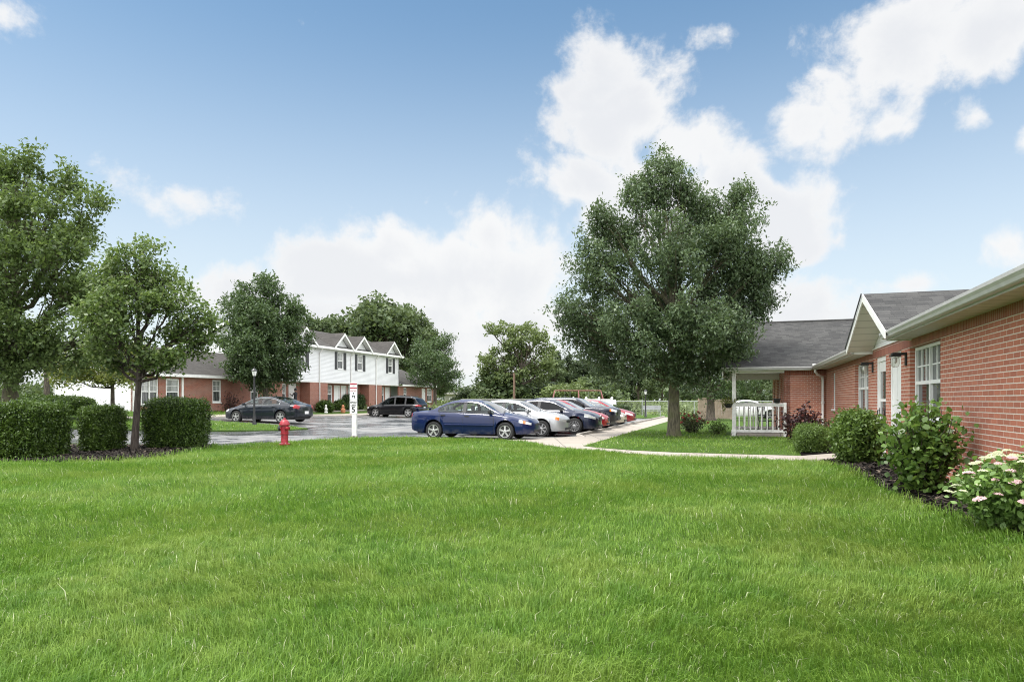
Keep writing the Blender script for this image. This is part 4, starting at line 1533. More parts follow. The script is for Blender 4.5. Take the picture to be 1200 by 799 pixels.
GUT = [(0.0, 0.0), (-0.055, 0.0), (-0.075, 0.012), (-0.09, 0.045), (-0.115, 0.075), (-0.118, 0.112), (-0.100, 0.112), (-0.098, 0.09), (-0.0, 0.085)]

# ------------------------------------------------------------------ right-hand single-storey brick building
bld = empty('apartment_building', (OX, OY, 0), ROT, 'single-storey red brick apartment building with grey shingle roof at the right', 'building')
ZS = 2.373   # soffit
PITCH = 0.41
fw_ = mapper('x', 0.0, -1)
doors = [(5.87, 6.93), (7.30, 8.36)]
wins = [(3.21, 5.185, 0.96, 2.235), (9.33, 11.31, 0.96, 2.235), (15.3, 16.1, 1.0, 2.2)]
openings = [w for w in wins] + [(d0, d1, 0.06, 2.235) for d0, d1 in doors]
wall('wall', fw_, -12, 17.75, -0.3, ZS + 0.002, 0.2, openings, M['brick'], bld)
sb = MB()
for (u0, u1) in ((-12, 4.4), (8.85, 17.745)):
    fbox(sb, fw_, u0, u1, 0.0, 0.006, 2.242, ZS)
fbox(sb, fw_, 4.4, 8.85, 0.0, 0.007, 2.242, 2.44)
sb.build('brick_band', M['soldier'], bld)
window(bld, fw_, 3.23, 5.165, 0.98, 2.225, 0.095, 2, (3, 2))
window(bld, fw_, 9.35, 11.29, 0.98, 2.225, 0.095, 2, (3, 2))
window(bld, fw_, 15.32, 16.08, 1.02, 2.19, 0.07, 1, (2, 2))
for i, (d0, d1) in enumerate(doors):
    mb = MB()
    r = 0.055
    fbox(mb, fw_, d0 + 0.002, d0 + 0.07, -0.16, -r + 0.03, 0.06, 2.232)
    fbox(mb, fw_, d1 - 0.07, d1 - 0.002, -0.16, -r + 0.03, 0.06, 2.232)
    fbox(mb, fw_, d0 + 0.07, d1 - 0.07, -0.16, -r + 0.03, 2.14, 2.232)
    fr = mb.build('door_frame', M['white'], bld)
    mb = MB()
    if i == 0:
        fbox(mb, fw_, d0 + 0.075, d1 - 0.075, -r - 0.05, -r, 0.08, 2.135)
        for (za, zb) in ((0.25, 0.85), (1.0, 1.95)):
            for (ua, ub) in ((d0 + 0.19, (d0 + d1) / 2 - 0.06), ((d0 + d1) / 2 + 0.06, d1 - 0.19)):
                fbox(mb, fw_, ua, ub, -r, -r + 0.006, za, zb)
        dr = mb.build('door', M['white'], bld, bevel=0.004)
    else:
        # storm door: white stiles and rails round two panes
        a, b = d0 + 0.075, d1 - 0.075
        fbox(mb, fw_, a, a + 0.10, -r - 0.04, -r, 0.08, 2.135)
        fbox(mb, fw_, b - 0.10, b, -r - 0.04, -r, 0.08, 2.135)
        fbox(mb, fw_, a + 0.10, b - 0.10, -r - 0.04, -r, 1.92, 2.135)
        fbox(mb, fw_, a + 0.10, b - 0.10, -r - 0.04, -r, 0.08, 0.42)
        fbox(mb, fw_, a + 0.10, b - 0.10, -r - 0.04, -r - 0.003, 1.27, 1.33)
        dr = mb.build('door', M['white'], bld)
        for (za, zb, mt) in ((1.33, 1.92, 'pane'), (0.42, 1.27, 'pane_screen')):
            p = MB()
            fbox(p, fw_, a + 0.10, b - 0.10, -r - 0.03, -r - 0.02, za, zb)
            p.build('pane', M[mt], dr)
    hb = MB()
    un = d1 - 0.13 if i else d0 + 0.13
    hb.tube([fw_(un, -r, 1.08), fw_(un, -r + 0.05, 1.08), fw_(un + 0.0, -r + 0.055, 0.98)], 0.012, 8)
    fbox(hb, fw_, un - 0.02, un + 0.02, -r + 0.0005, -r + 0.012, 0.97, 1.14)
    hb.build('handle', M['black'], dr, smooth=True)
    # step at the threshold
    st = MB()
    fbox(st, fw_, d0 - 0.08, d1 + 0.08, 0.002, 0.5, -0.1, 0.045)
    st.build('doorstep', M['concrete'], bld, bevel=0.012)
for u in (5.42, 8.72):
    mb = MB()
    fbox(mb, fw_, u - 0.05, u + 0.05, 0.001, 0.025, 1.93, 2.17)
    fbox(mb, fw_, u - 0.06, u + 0.06, 0.025, 0.24, 2.12, 2.165)
    fbox(mb, fw_, u - 0.085, u + 0.085, 0.10, 0.27, 2.095, 2.12)
    lb = mb.build('wall_lamp', M['black'], bld, bevel=0.004)
    c = fw_(u, 0.185, 0)
    MB().lathe([(0.055, 2.094), (0.075, 2.05), (0.078, 1.98), (0.06, 1.92), (0.03, 1.90)], 16, (c[0], c[1], 0)).build('globe', M['lamp_glass'], lb, smooth=True)
    MB().lathe([(0.012, 2.09), (0.03, 2.05), (0.03, 2.0), (0.01, 1.97)], 10, (c[0], c[1], 0)).build('bulb', M['sign_white'], lb, smooth=True)

# eaves
for (u0, u1) in ((-12, 5.02), (8.78, 17.28)):
    mb = MB()
    mb.box(-0.38, -0.002, u0, u1, ZS, ZS + 0.02)
    mb.build('soffit', M['soffit'], bld)
    mb = MB()
    mb.box(-0.40, -0.38, u0, u1, ZS - 0.02, ZS + 0.125)
    mb.build('fascia', M['gutter'], bld)
    mb = MB()
    mb.extrude([(-0.401 + x, ZS + 0.005 + z) for x, z in GUT], 'y', u0 - 0.01, u1 + 0.01)
    mb.build('gutter', M['gutter'], bld)
# boxed ends of the eaves beside the entrance gable
mb = MB()
mb.box(-0.38, 0.0, 8.76, 8.778, ZS - 0.02, ZS + 0.125)
mb.box(-0.38, 0.0, 5.021, 5.04, ZS - 0.02, ZS + 0.10)
mb.build('eave_return', M['white'], bld)

# main roof, wing roof, gable roof
ZE = 2.49


def zr(x): return ZE + PITCH * (x + 0.5)


RX = 4.6
rz_ = zr(RX)
mb = MB()
GC, GH_, gz, fz = 6.62, 2.24, 3.43, 2.50
gx1 = (gz - ZE) / PITCH - 0.5
mb.slab([(-0.5, -12, ZE), (RX, -12, rz_), (RX, 22.35, rz_), (-0.5, 17.25, ZE), (-0.5, GC + GH_, ZE), (gx1 - 0.03, GC, gz - 0.012), (-0.5, GC - GH_, ZE)], 0.05)
mb.slab([(RX, -12, rz_), (RX, 27.45, rz_), (RX + 5.1, 27.45, ZE), (RX + 5.1, -12, ZE)][::-1], 0.05)
mb.slab([(-3.5, 17.25, ZE), (-0.5, 17.25, ZE), (RX, 22.35, rz_), (-3.5, 22.35, rz_)], 0.05)
mb.slab([(-3.5, 22.35, rz_), (RX, 22.35, rz_), (RX, 27.45, ZE), (-3.5, 27.45, ZE)], 0.05)
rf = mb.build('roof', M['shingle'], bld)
MB().tube([(-3.52, 22.35, rz_ + 0.01), (RX, 22.35, rz_ + 0.01)], 0.05, 6).build('ridge_cap', M['shingle'], rf)
# entrance gable
GC, GH_, gz, fz = 6.62, 2.24, 3.43, 2.50
gx1 = (gz - ZE) / PITCH - 0.5
mb = MB()
mb.slab([(-0.52, GC - GH_, fz), (gx1, GC, gz), (-0.52, GC, gz)], 0.06)
mb.slab([(-0.52, GC, gz), (gx1, GC, gz), (-0.52, GC + GH_, fz)], 0.06)
mb.build('gable_roof', M['shingle'], bld)
sl = (gz - fz) / GH_
mb = MB()
for sg in (-1, 1):
    y0, y1 = GC, GC + sg * (GH_ - 0.02)
    # rake board on the front edge
    q = [(-0.545, y0, gz - 0.012), (-0.545, y1, fz - 0.012 + 0.0), (-0.545, y1, fz - 0.15), (-0.545, y0, gz - 0.15)]
    mb.slab(q if sg > 0 else q[::-1], 0.024)
mb.build('rake_board', M['white'], bld)
mb = MB()
for sg in (-1, 1):
    y1 = GC + sg * (GH_ - 0.05)
    q = [(-0.52, GC, gz - 0.14), (-0.52, y1, fz - 0.14 + 0.02), (0.0, y1, fz - 0.14 + 0.02), (0.0, GC, gz - 0.14)]
    mb.slab(q if sg > 0 else q[::-1], 0.02)
mb.build('gable_soffit', M['soffit'], bld)
mb = MB()
q = [(-0.004, GC - GH_ + 0.12, 2.442), (-0.004, GC + GH_ - 0.12, 2.442), (-0.004, GC + GH_ - 0.2, fz - 0.07), (-0.004, GC, gz - 0.15), (-0.004, GC - GH_ + 0.2, fz - 0.07)]
mb.slab(q[::-1], 0.03)
mb.build('gable_wall', M['siding'], bld)
mb = MB()
fbox(mb, fw_, GC - GH_ + 0.1, GC + GH_ - 0.1, 0.0075, 0.03, 2.43, 2.455)
mb.build('trim_board', M['white'], bld)
# black shingle edge seen along the left rake
mb = MB()
mb.slab([(-0.552, GC, gz + 0.012), (-0.552, GC, gz - 0.02), (-0.552, GC + GH_ + 0.01, fz - 0.03), (-0.552, GC + GH_ + 0.01, fz + 0.005)], 0.02)
mb.build('drip_edge', M['shutter'], bld)

# wing: end wall, its flank and the porch
ff = mapper('y', 17.75, -1)
wall('wall', ff, -1.375, 0.0, -0.3, ZS, 0.2, [], M['brick'], bld)
mb = MB()
fbox(mb, ff, -1.372, -0.01, 0.0, 0.006, 2.20, ZS)
mb.build('brick_band', M['soldier'], bld)
fs = mapper('x', -1.375, -1)
sops = [(18.9, 19.8, 0.06, 2.2), (21.0, 22.6, 0.9, 2.2), (24.4, 25.9, 0.9, 2.2)]
wall('wall', fs, 17.75, 27.0, -0.3, ZS, 0.2, sops, M['brick'], bld)
window(bld, fs, 21.02, 22.58, 0.92, 2.19, 0.08, 2)
window(bld, fs, 24.42, 25.88, 0.92, 2.19, 0.08, 2)
mb = MB()
fbox(mb, fs, 18.9, 19.8, -0.14, -0.05, 0.06, 2.2)
mb.build('door', M['white'], bld, bevel=0.01)
# back walls so the block is whole from the side
wall('wall', mapper('x', 9.2, 1), -12, 27.0, -0.3, ZS + 0.05, 0.2, [], M['brick'], bld)
wall('wall', mapper('y', 27.0, 1), -1.375, 9.2, -0.3, ZS + 0.05, 0.2, [], M['brick'], bld)
wall('wall', mapper('y', -12.0, -1), 0.0, 9.2, -0.3, ZS + 0.05, 0.2, [], M['brick'], bld)
mb = MB()
mb.slab([(-3.45, 17.6, ZE - 0.02), (-3.45, 27.1, ZE - 0.02), (-3.45, 22.35, rz_ - 0.08)][::-1], 0.03)
mb.build('gable_wall', M['siding'], bld)
# wing eave
mb = MB()
mb.box(-3.5, -0.52, 17.37, 17.39, ZS - 0.02, ZS + 0.115)
mb.build('fascia', M['white'], bld)
mb = MB()
mb.extrude([(17.369 + x, ZS + 0.005 + z) for x, z in GUT], 'x', -3.52, -0.50)
mb.build('gutter', M['gutter'], bld)
mb = MB()
mb.box(-3.48, -0.4, 17.39, 17.745, ZS, ZS + 0.02)
mb.box(-3.48, -1.38, 17.745, 26.9, ZS, ZS + 0.02)
mb.build('porch_ceiling', M['soffit'], bld)
mb = MB()
mb.box(-3.50, -3.46, 17.39, 27.0, ZS - 0.21, ZS + 0.12)
mb.build('rake_board', M['white'], bld)
mb = MB()
mb.box(-3.46, -1.38, 20.9, 21.05, ZS - 0.24, ZS - 0.002)
mb.build('porch_beam', M['white'], bld)
mb = MB()
mb.box(-3.15, -1.38, 17.60, 17.70, ZS - 0.09, ZS - 0.002)
mb.box(-3.15, -3.03, 17.70, 20.9, ZS - 0.09, ZS - 0.002)
mb.build('porch_beam', M['white'], bld)
# porch floor, posts, railing
mb = MB()
mb.box(-3.2, -1.38, 17.62, 21.1, -0.15, 0.10)
mb.build('porch_floor', M['concrete'], bld, bevel=0.01)
for (px_, py_) in ((-3.09, 17.66), (-3.09, 20.97)):
    mb = MB()
    mb.box(px_ - 0.065, px_ + 0.065, py_ - 0.065, py_ + 0.065, -0.05, ZS - 0.09)
    mb.box(px_ - 0.085, px_ + 0.085, py_ - 0.085, py_ + 0.085, 0.101, 0.22)
    mb.box(px_ - 0.085, px_ + 0.085, py_ - 0.085, py_ + 0.085, ZS - 0.18, ZS - 0.091)
    mb.build('porch_post', M['white_old'], bld, bevel=0.006)


def railing(fm, u0, u1, zt=1.20, zb=0.14, n=9, end_post=True):
    mb = MB()
    fbox(mb, fm, u0, u1, -0.05, 0.05, zt - 0.045, zt)
    fbox(mb, fm, u0, u1, -0.02, 0.02, zt - 0.13, zt - 0.046)
    r = mb.build('porch_railing', M['white_old'], bld, bevel=0.004)
    b = MB()
    fbox(b, fm, u0, u1, -0.03, 0.03, zb, zb + 0.10)
    b.build('bottom_rail', M['white_old'], r, bevel=0.004)
    for k in range(n):
        u = u0 + (u1 - u0) * (k + 0.6) / n
        b = MB()
        fbox(b, fm, u - 0.022, u + 0.022, -0.019, 0.019, zb + 0.10, zt - 0.13)
        b.build('baluster', M['white_old'], r)
    if end_post:
        b = MB()
        fbox(b, fm, u1 - 0.10, u1 - 0.002, -0.052, 0.052, 0.0, zt + 0.02)
        b.build('end_post', M['white_old'], r, bevel=0.004)


railing(mapper('y', 17.66, -1), -3.02, -1.30, n=9)
railing(mapper('y', 20.97, -1), -3.02, -1.40, n=9, end_post=False)
# downspout in the corner
mb = MB()
dsx, dsy = -0.09, 17.62
mb.tube([(-0.40, 17.22, ZS + 0.02), (-0.40, 17.22, ZS - 0.08), (-0.33, 17.32, ZS - 0.16), (-0.14, 17.55, ZS - 0.24), (-0.12, 17.62, ZS - 0.38), (-0.12, 17.62, 0.35), (-0.16, 17.52, 0.2), (-0.28, 17.2, 0.12)], 0.042, 8)
mb.box(-0.17, -0.07, 17.57, 17.74, 1.2, 1.24)
mb.build('downspout', M['white'], bld, smooth=True)
mb = MB().tube([(-0.43, 17.25, ZS + 0.12), (-0.43, 17.25, ZS + 0.20)], 0.06, 8)
mb.build('vent_cap', M['white'], bld, smooth=True)
mb = MB()
mb.box(-1.15, -0.75, 17.35, 17.65, 0.0, 0.07)
o = mb.build('splash_block', M['concrete'], None, bevel=0.012)
o.location = (OX, OY, 0)
o.rotation_euler = (0, 0, ROT)
tag(o, 'pale concrete splash block on the grass by the porch corner', 'splash block')


def on_b(name, a, b, z, label, cat, group=None, rz=0.0):
    x, y = W(a, b)
    return empty(name, (x, y, z), ROT + rz, label, cat, group)


# planter on the rail, chair on the porch, hanging basket on the post
pl = on_b('planter', -1.62, 17.66, 1.20, 'small black flower pot standing on the porch rail', 'planter')
MB().lathe([(0.09, 0), (0.125, 0.13), (0.13, 0.15), (0.115, 0.15), (0.10, 0.12)], 18).build('pot', M['black'], pl, smooth=True)
MB().box(-0.14, 0.14, -0.085, 0.085, 0.145, 0.165).build('rim', M['black'], pl, bevel=0.01)
ch = on_b('patio_chair', -1.9, 18.7, 0.10, 'black metal chair behind the white porch railing', 'chair', rz=0.9)
mb = MB()
mb.box(-0.24, 0.24, -0.22, 0.22, 0.42, 0.45)
mb.build('seat', M['black'], ch, bevel=0.01)
for sx in (-1, 1):
    for sy in (-1, 1):
        MB().tube([(sx * 0.22, sy * 0.20, 0.42), (sx * 0.24, sy * 0.24, 0.0)], 0.016, 8).build('leg', M['black'], ch, smooth=True)
    MB().tube([(sx * 0.24, -0.2, 0.44), (sx * 0.25, -0.2, 0.64), (sx * 0.25, 0.22, 0.66)], 0.016, 8).build('armrest', M['black'], ch, smooth=True)
mb = MB()
mb.tube([(-0.22, 0.22, 0.44), (-0.22, 0.30, 0.95), (0.22, 0.30, 0.95), (0.22, 0.22, 0.44)], 0.016, 8)
for k in range(5):
    x = -0.15 + 0.075 * k
    mb.tube([(x, 0.23, 0.46), (x, 0.30, 0.94)], 0.009, 6)
mb.build('backrest', M['black'], ch, smooth=True)
hx, hy = W(-3.28, 17.6)
hb = empty('hanging_basket', (hx, hy, 1.02), ROT, 'hanging basket of yellow-green foliage on the white porch post', 'hanging basket')
MB().lathe([(0.09, 0.0), (0.15, 0.14), (0.16, 0.16), (0.14, 0.16)], 16).build('pot', M['dark_plastic'], hb, smooth=True)
mb = MB()
for k in range(3):
    t = k * 2.094
    mb.tube([(0.15 * math.cos(t), 0.15 * math.sin(t), 0.16), (0, 0, 0.55)], 0.005, 5)
mb.tube([(0, 0, 0.55), (0.0, 0, 0.62), (0.13, 0.03, 0.66)], 0.007, 5)
mb.build('hanger', M['black'], hb)
g = np.random.default_rng(3)
q = g.normal(size=(420, 3)) * np.array([0.13, 0.13, 0.08]) + np.array([0, 0, 0.24])
q2 = g.normal(size=(90, 3)) * np.array([0.04, 0.04, 0.12]) + np.array([-0.17, -0.03, 0.02])
link('foliage', quads_mesh('basket_leaves', leaf_quads(np.concatenate([q, q2]), 0.06, 0.5, g, 0.4)), M['leaf_yellow'], hb)

# ------------------------------------------------------------------ townhouse row, left
TB = 38.5
tx, ty = -15.95, 55.0
th = empty('townhouse_row', (tx, ty, 0), ROT, 'white-sided two-storey townhouse row over red brick with grey gabled roof', 'building')
ft = mapper('x', 0.0, 1)
Z1, ZEV = 2.84, 5.62
Y0_, Y1_ = -4.0, 14.4
base = -0.3
# upper storey
gab = [-1.6, 3.83, 7.02, 12.65]
up_open = [(g_ - 0.46, g_ + 0.46, 3.95, 5.40) for g_ in gab]
wall('wall', ft, Y0_, Y1_, Z1, ZEV, 0.15, up_open, M['siding'], th)
wall('wall', mapper('y', Y0_, -1), -8.5, 0.0, Z1, ZEV + 0.2, 0.15, [], M['siding'], th)
wall('wall', mapper('y', Y1_, 1), -8.5, 0.0, Z1, ZEV + 0.2, 0.15, [], M['siding'], th)
wall('wall', mapper('x', -8.5, -1), Y0_, Y1_, base, ZEV + 0.2, 0.15, [], M['siding'], th)
MB().box(-8.4, -0.02, Y0_ + 0.02, Y1_ - 0.02, Z1 - 0.06, Z1 - 0.003).build('floor_band', M['white'], th)
MB().box(-1.0, 0.02, Y0_, Y1_, Z1 - 0.09, Z1 - 0.001).build('trim_board', M['white_old'], th)
for g_ in gab:
    w_ = window(th, ft, g_ - 0.42, g_ + 0.42, 3.98, 5.37, 0.04, 1, (2, 2), 'pane_blind', 'pane', 0.07, name='window')
    for s in (-1, 1):
        mb = MB()
        u = g_ + s * 0.68
        fbox(mb, ft, u - 0.19, u + 0.19, 0.001, 0.035, 3.93, 5.42)
        for k in range(22):
            z = 4.0 + k * 0.062
            fbox(mb, ft, u - 0.14, u + 0.14, 0.036, 0.046, z, z + 0.035)
        mb.build('shutter', M['shutter'], th)
# brick ground floor with deep entrance recesses
piers = [(-0.53, 1.92), (8.6, 10.98)]
rec = 0.95
for (a_, b_) in piers:
    mb = MB()
    mb.box(-0.1, -0.004, a_, b_, base, Z1 - 0.09)
    mb.box(-rec, -0.1, a_, a_ + 0.15, base, Z1 - 0.09)
    mb.box(-rec, -0.1, b_ - 0.15, b_, base, Z1 - 0.09)
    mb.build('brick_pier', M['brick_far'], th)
fr_ = mapper('x', -rec, 1)


def recess(u0, u1, items):
    ops = []
    for (k, a_, b_) in items:
        ops.append((a_, b_, 1.05, 2.62) if k == 'w' else (a_, b_, 0.5, 2.62))
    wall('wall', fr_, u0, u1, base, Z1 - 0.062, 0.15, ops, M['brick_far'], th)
    for (k, a_, b_) in items:
        if k == 'w':
            window(th, fr_, a_ + 0.02, b_ - 0.02, 1.07, 2.60, 0.05, 2, (2, 2), 'pane_blind', 'pane', 0.07)
        else:
            mb = MB()
            fbox(mb, fr_, a_ + 0.002, a_ + 0.09, -0.12, 0.01, 0.5, 2.617)
            fbox(mb, fr_, b_ - 0.09, b_ - 0.002, -0.12, 0.01, 0.5, 2.617)
            fbox(mb, fr_, a_ + 0.09, b_ - 0.09, -0.12, 0.01, 2.52, 2.617)
            mb.build('door_frame', M['white'], th)
            mb = MB()
            fbox(mb, fr_, a_ + 0.095, b_ - 0.095, -0.10, -0.05, 0.5, 2.515)
            for (za, zb) in ((0.7, 1.3), (1.5, 2.35)):
                for (ua, ub) in ((a_ + 0.2, (a_ + b_) / 2 - 0.06), ((a_ + b_) / 2 + 0.06, b_ - 0.2)):
                    fbox(mb, fr_, ua, ub, -0.05, -0.043, za, zb)
            d = mb.build('door', M['white'], th)
            hb_ = MB()
            hb_.lathe([(0.012, -0.05), (0.03, -0.02), (0.03, 0.0), (0.01, 0.01)], 10, (-rec, b_ - 0.16, 1.45), 'x')
            hb_.build('handle', M['steel'], d, smooth=True)


recess(1.92, 8.6, [('w', 2.35, 4.05), ('d', 4.3, 5.2), ('d', 5.35, 6.25), ('w', 6.5, 8.2)])
recess(-4.0, -0.53, [('w', -3.7, -2.3), ('d', -2.0, -1.05)])
recess(10.98, 14.4, [('w', 11.4, 13.1), ('d', 13.3, 14.2)])
MB().box(-rec + 0.01, 0.4, -4.0, 14.4, 0.1, 0.44).build('porch_floor', M['concrete'], th)
# low wings either side
ZL = 2.80
wl = [(-11.15, -10.35, 1.15, 2.65), (-14.95, -13.9, 1.0, 2.62), (-16.75, -15.5, 1.0, 2.62), (-7.5, -6.7, 1.15, 2.65)]
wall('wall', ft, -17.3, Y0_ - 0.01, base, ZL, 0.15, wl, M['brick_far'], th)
for i, (a_, b_, c_, d_) in enumerate(wl):
    window(th, ft, a_ + 0.02, b_ - 0.02, c_ + 0.02, d_ - 0.02, 0.05, 2 if b_ - a_ > 1.2 else 1, (2, 2), 'pane_blind', 'pane', 0.08)
mb = MB()
mb.slab([(0.03, -7.75, 2.66), (0.03, -6.45, 2.66), (0.03, -7.1, 3.05)], 0.05)
mb.build('window_hood', M['white'], th)
wall('wall', mapper('y', -17.3, -1), -6.1, 0.0, base, ZL + 0.1, 0.15, [], M['siding'], th)
MB().slab([(-6.1, -17.302, ZL + 0.05), (0.0, -17.302, ZL + 0.05), (-4.25, -17.302, ZL + 1.82), (-6.1, -17.302, ZL + 1.1)], 0.1).build('gable_wall', M['siding'], th)
wall('wall', mapper('x', -6.1, -1), -17.3, Y0_, base, ZL + 1.1, 0.15, [], M['siding'], th)
mb = MB()
mb.box(0.001, 0.03, -17.3, -17.12, 0.2, ZL)
mb.box(0.001, 0.03, -13.75, -13.6, 0.2, ZL)
mb.build('corner_board', M['white'], th)
wr = [(15.4, 16.1, 1.3, 2.6), (19.6, 20.5, 0.4, 2.6), (20.9, 22.1, 1.1, 2.6)]
wall('wall', ft, Y1_ + 0.01, 22.6, base, ZL, 0.15, wr, M['brick_far'], th)
window(th, ft, 15.42, 16.08, 1.32, 2.58, 0.05, 1, (2, 2), 'pane', 'pane', 0.07)
window(th, ft, 20.92, 22.08, 1.12, 2.58, 0.05, 2, (2, 2), 'pane_blind', 'pane', 0.08)
mb = MB()
fbox(mb, ft, 19.605, 20.495, -0.1, -0.03, 0.4, 2.59)
mb.build('door', M['white'], th)
wall('wall', mapper('y', 22.6, 1), -8.5, 0.0, base, ZL + 0.1, 0.15, [], M['siding'], th)
# roofs
RP = 0.41


def gable_roof(y0, y1, ze, ov=0.4, name='roof', back=None):
    zr1 = ze + RP * (4.25 + ov)
    mb = MB()
    mb.slab([(ov, y0, ze), (ov, y1, ze), (-4.25, y1, zr1), (-4.25, y0, zr1)], 0.07)
    xb = back if back else -8.5 - ov
    zb_ = zr1 - RP * (-4.25 - xb)
    mb.slab([(xb, y0, zb_), (-4.25, y0, zr1), (-4.25, y1, zr1), (xb, y1, zb_)], 0.07)
    r = mb.build(name, M['shingle_brown'], th)
    mb = MB()
    mb.box(ov - 0.005, ov + 0.02, y0, y1, ze - 0.20, ze - 0.015)
    mb.box(0.0, ov - 0.005, y0, y1, ze - 0.20, ze - 0.18)
    mb.build('fascia', M['white'], th)
    return zr1


zrt = gable_roof(Y0_ - 0.3, Y1_ + 0.35, ZEV + 0.12)
gable_roof(-17.6, Y0_ - 0.02, ZL + 0.12, back=-6.45)
gable_roof(Y1_ + 0.02, 22.9, ZL + 0.12)
for sg, yy in ((-1, Y0_ - 0.001), (1, Y1_ + 0.001)):
    q = [(-8.5, yy, ZEV + 0.1), (0.0, yy, ZEV + 0.1), (-4.25, yy, zrt - 0.22)]
    MB().slab(q if sg < 0 else q[::-1], 0.1).build('gable_wall', M['siding'], th)
    mb = MB()
    y_ = yy + sg * 0.31
    for (xa, xb) in ((0.4, -4.25), (-8.9, -4.25)):
        q = [(xa, y_, ZEV + 0.11), (xb, y_, zrt - 0.01), (xb, y_, zrt - 0.2), (xa, y_, ZEV - 0.08)]
        mb.slab(q if (sg < 0) == (xa < xb) else q[::-1], 0.03)
    mb.build('rake_board', M['white'], th)
GW, GR = 1.55, 1.30
ge = ZEV + 0.10
for g_ in gab:
    za = ge + GR
    xb = 0.4 - GR / RP
    mb = MB()
    mb.slab([(0.45, g_ - GW, ge), (0.45, g_, za), (xb, g_, za), (0.35, g_ - GW, ge)][::-1], 0.06)
    mb.slab([(0.45, g_, za), (0.45, g_ + GW, ge), (0.35, g_ + GW, ge), (xb, g_, za)][::-1], 0.06)
    mb.build('dormer_roof', M['shingle_brown'], th)
    mb = MB()
    mb.slab([(0.005, g_ - GW + 0.15, ZEV - 0.001), (0.005, g_ + GW - 0.15, ZEV - 0.001), (0.005, g_, za - 0.20)], 0.08)
    mb.build('dormer_wall', M['siding'], th)
    mb = MB()
    for s in (-1, 1):
        q = [(0.47, g_, za + 0.02), (0.47, g_ + s * (GW + 0.03), ge - 0.01), (0.47, g_ + s * (GW + 0.03), ge - 0.22), (0.47, g_, za - 0.2)]
        mb.slab(q if s < 0 else q[::-1], 0.03)
        q = [(0.44, g_, za - 0.12), (0.44, g_ + s * GW, ge - 0.14), (0.01, g_ + s * GW, ge - 0.14), (0.01, g_, za - 0.12)]
        mb.slab(q if s > 0 else q[::-1], 0.02)
    mb.build('rake_board', M['white'], th)
    mb = MB()
    fbox(mb, ft, g_ - 0.28, g_ + 0.28, 0.006, 0.03, za - 0.62, za - 0.5)
    mb.build('gable_trim', M['white'], th)
for u in (0.7, 5.42, 9.8):
    mb = MB()
    mb.tube([(0.36, u, ZEV - 0.05), (0.30, u, ZEV - 0.2), (0.08, u, ZEV - 0.42), (0.06, u, ZEV - 0.6), (0.06, u, 0.3)], 0.045, 8)
    mb.build('downspout', M['white_old'], th, smooth=True)
# garden ornaments at the foot of the wall
x, y = (382 - 600) / 800 * 54.0, 54.0
sg_ = empty('garden_statue', (x, y, h1(x, y)), 0, 'small white garden statue before the round clipped bush', 'garden statue')
MB().lathe([(0.14, 0), (0.16, 0.05), (0.10, 0.12), (0.13, 0.3), (0.09, 0.42), (0.05, 0.46), (0.085, 0.54), (0.07, 0.62), (0.02, 0.66)], 14).build('figure', M['white_old'], sg_, smooth=True)
x, y = (402 - 600) / 800 * 56.0, 56.0
sg_ = empty('garden_ornament', (x, y, h1(x, y)), 0, 'small orange terracotta ornament on the lawn left of the sign post', 'garden ornament')
MB().lathe([(0.17, 0), (0.20, 0.15), (0.18, 0.32), (0.09, 0.40), (0.12, 0.5), (0.10, 0.6), (0.02, 0.68)], 14).build('figure', M['terracotta'], sg_, smooth=True)
# ------------------------------------------------------------------ cars
def interp(keys, x):
    xs = [k[0] for k in keys]
    ys = [k[1] for k in keys]
    return float(np.interp(x, xs, ys))


def smooth_interp(keys, xs):
    """piecewise-linear profile with its corners rounded"""
    kx = np.array([k[0] for k in keys], float)
    ky = np.array([k[1] for k in keys], float)
    out = np.zeros(len(xs))
    for d, w in ((-0.09, 1), (-0.045, 2), (0, 3), (0.045, 2), (0.09, 1)):
        out += w * np.interp(np.asarray(xs) + d, kx, ky)
    return out / 9


def mesh_from_faces(name, verts, faces, smooth=True, angle=40):
    used = sorted({i for f in faces for i in f})
    mp = {i: k for k, i in enumerate(used)}
    mb = MB()
    mb.v = [verts[i] for i in used]
    mb.f = [tuple(mp[i] for i in f) for f in faces]
    me = mb.mesh(name, smooth=False, uv=False)
    bm = bmesh.new()
    bm.from_mesh(me)
    bmesh.ops.remove_doubles(bm, verts=bm.verts, dist=1e-4)
    bmesh.ops.recalc_face_normals(bm, faces=bm.faces[:])
    bm.to_mesh(me)
    bm.free()
    if smooth:
        me.polygons.foreach_set('use_smooth', [True] * len(me.polygons))
        me.set_sharp_from_angle(angle=R(angle))
    return me


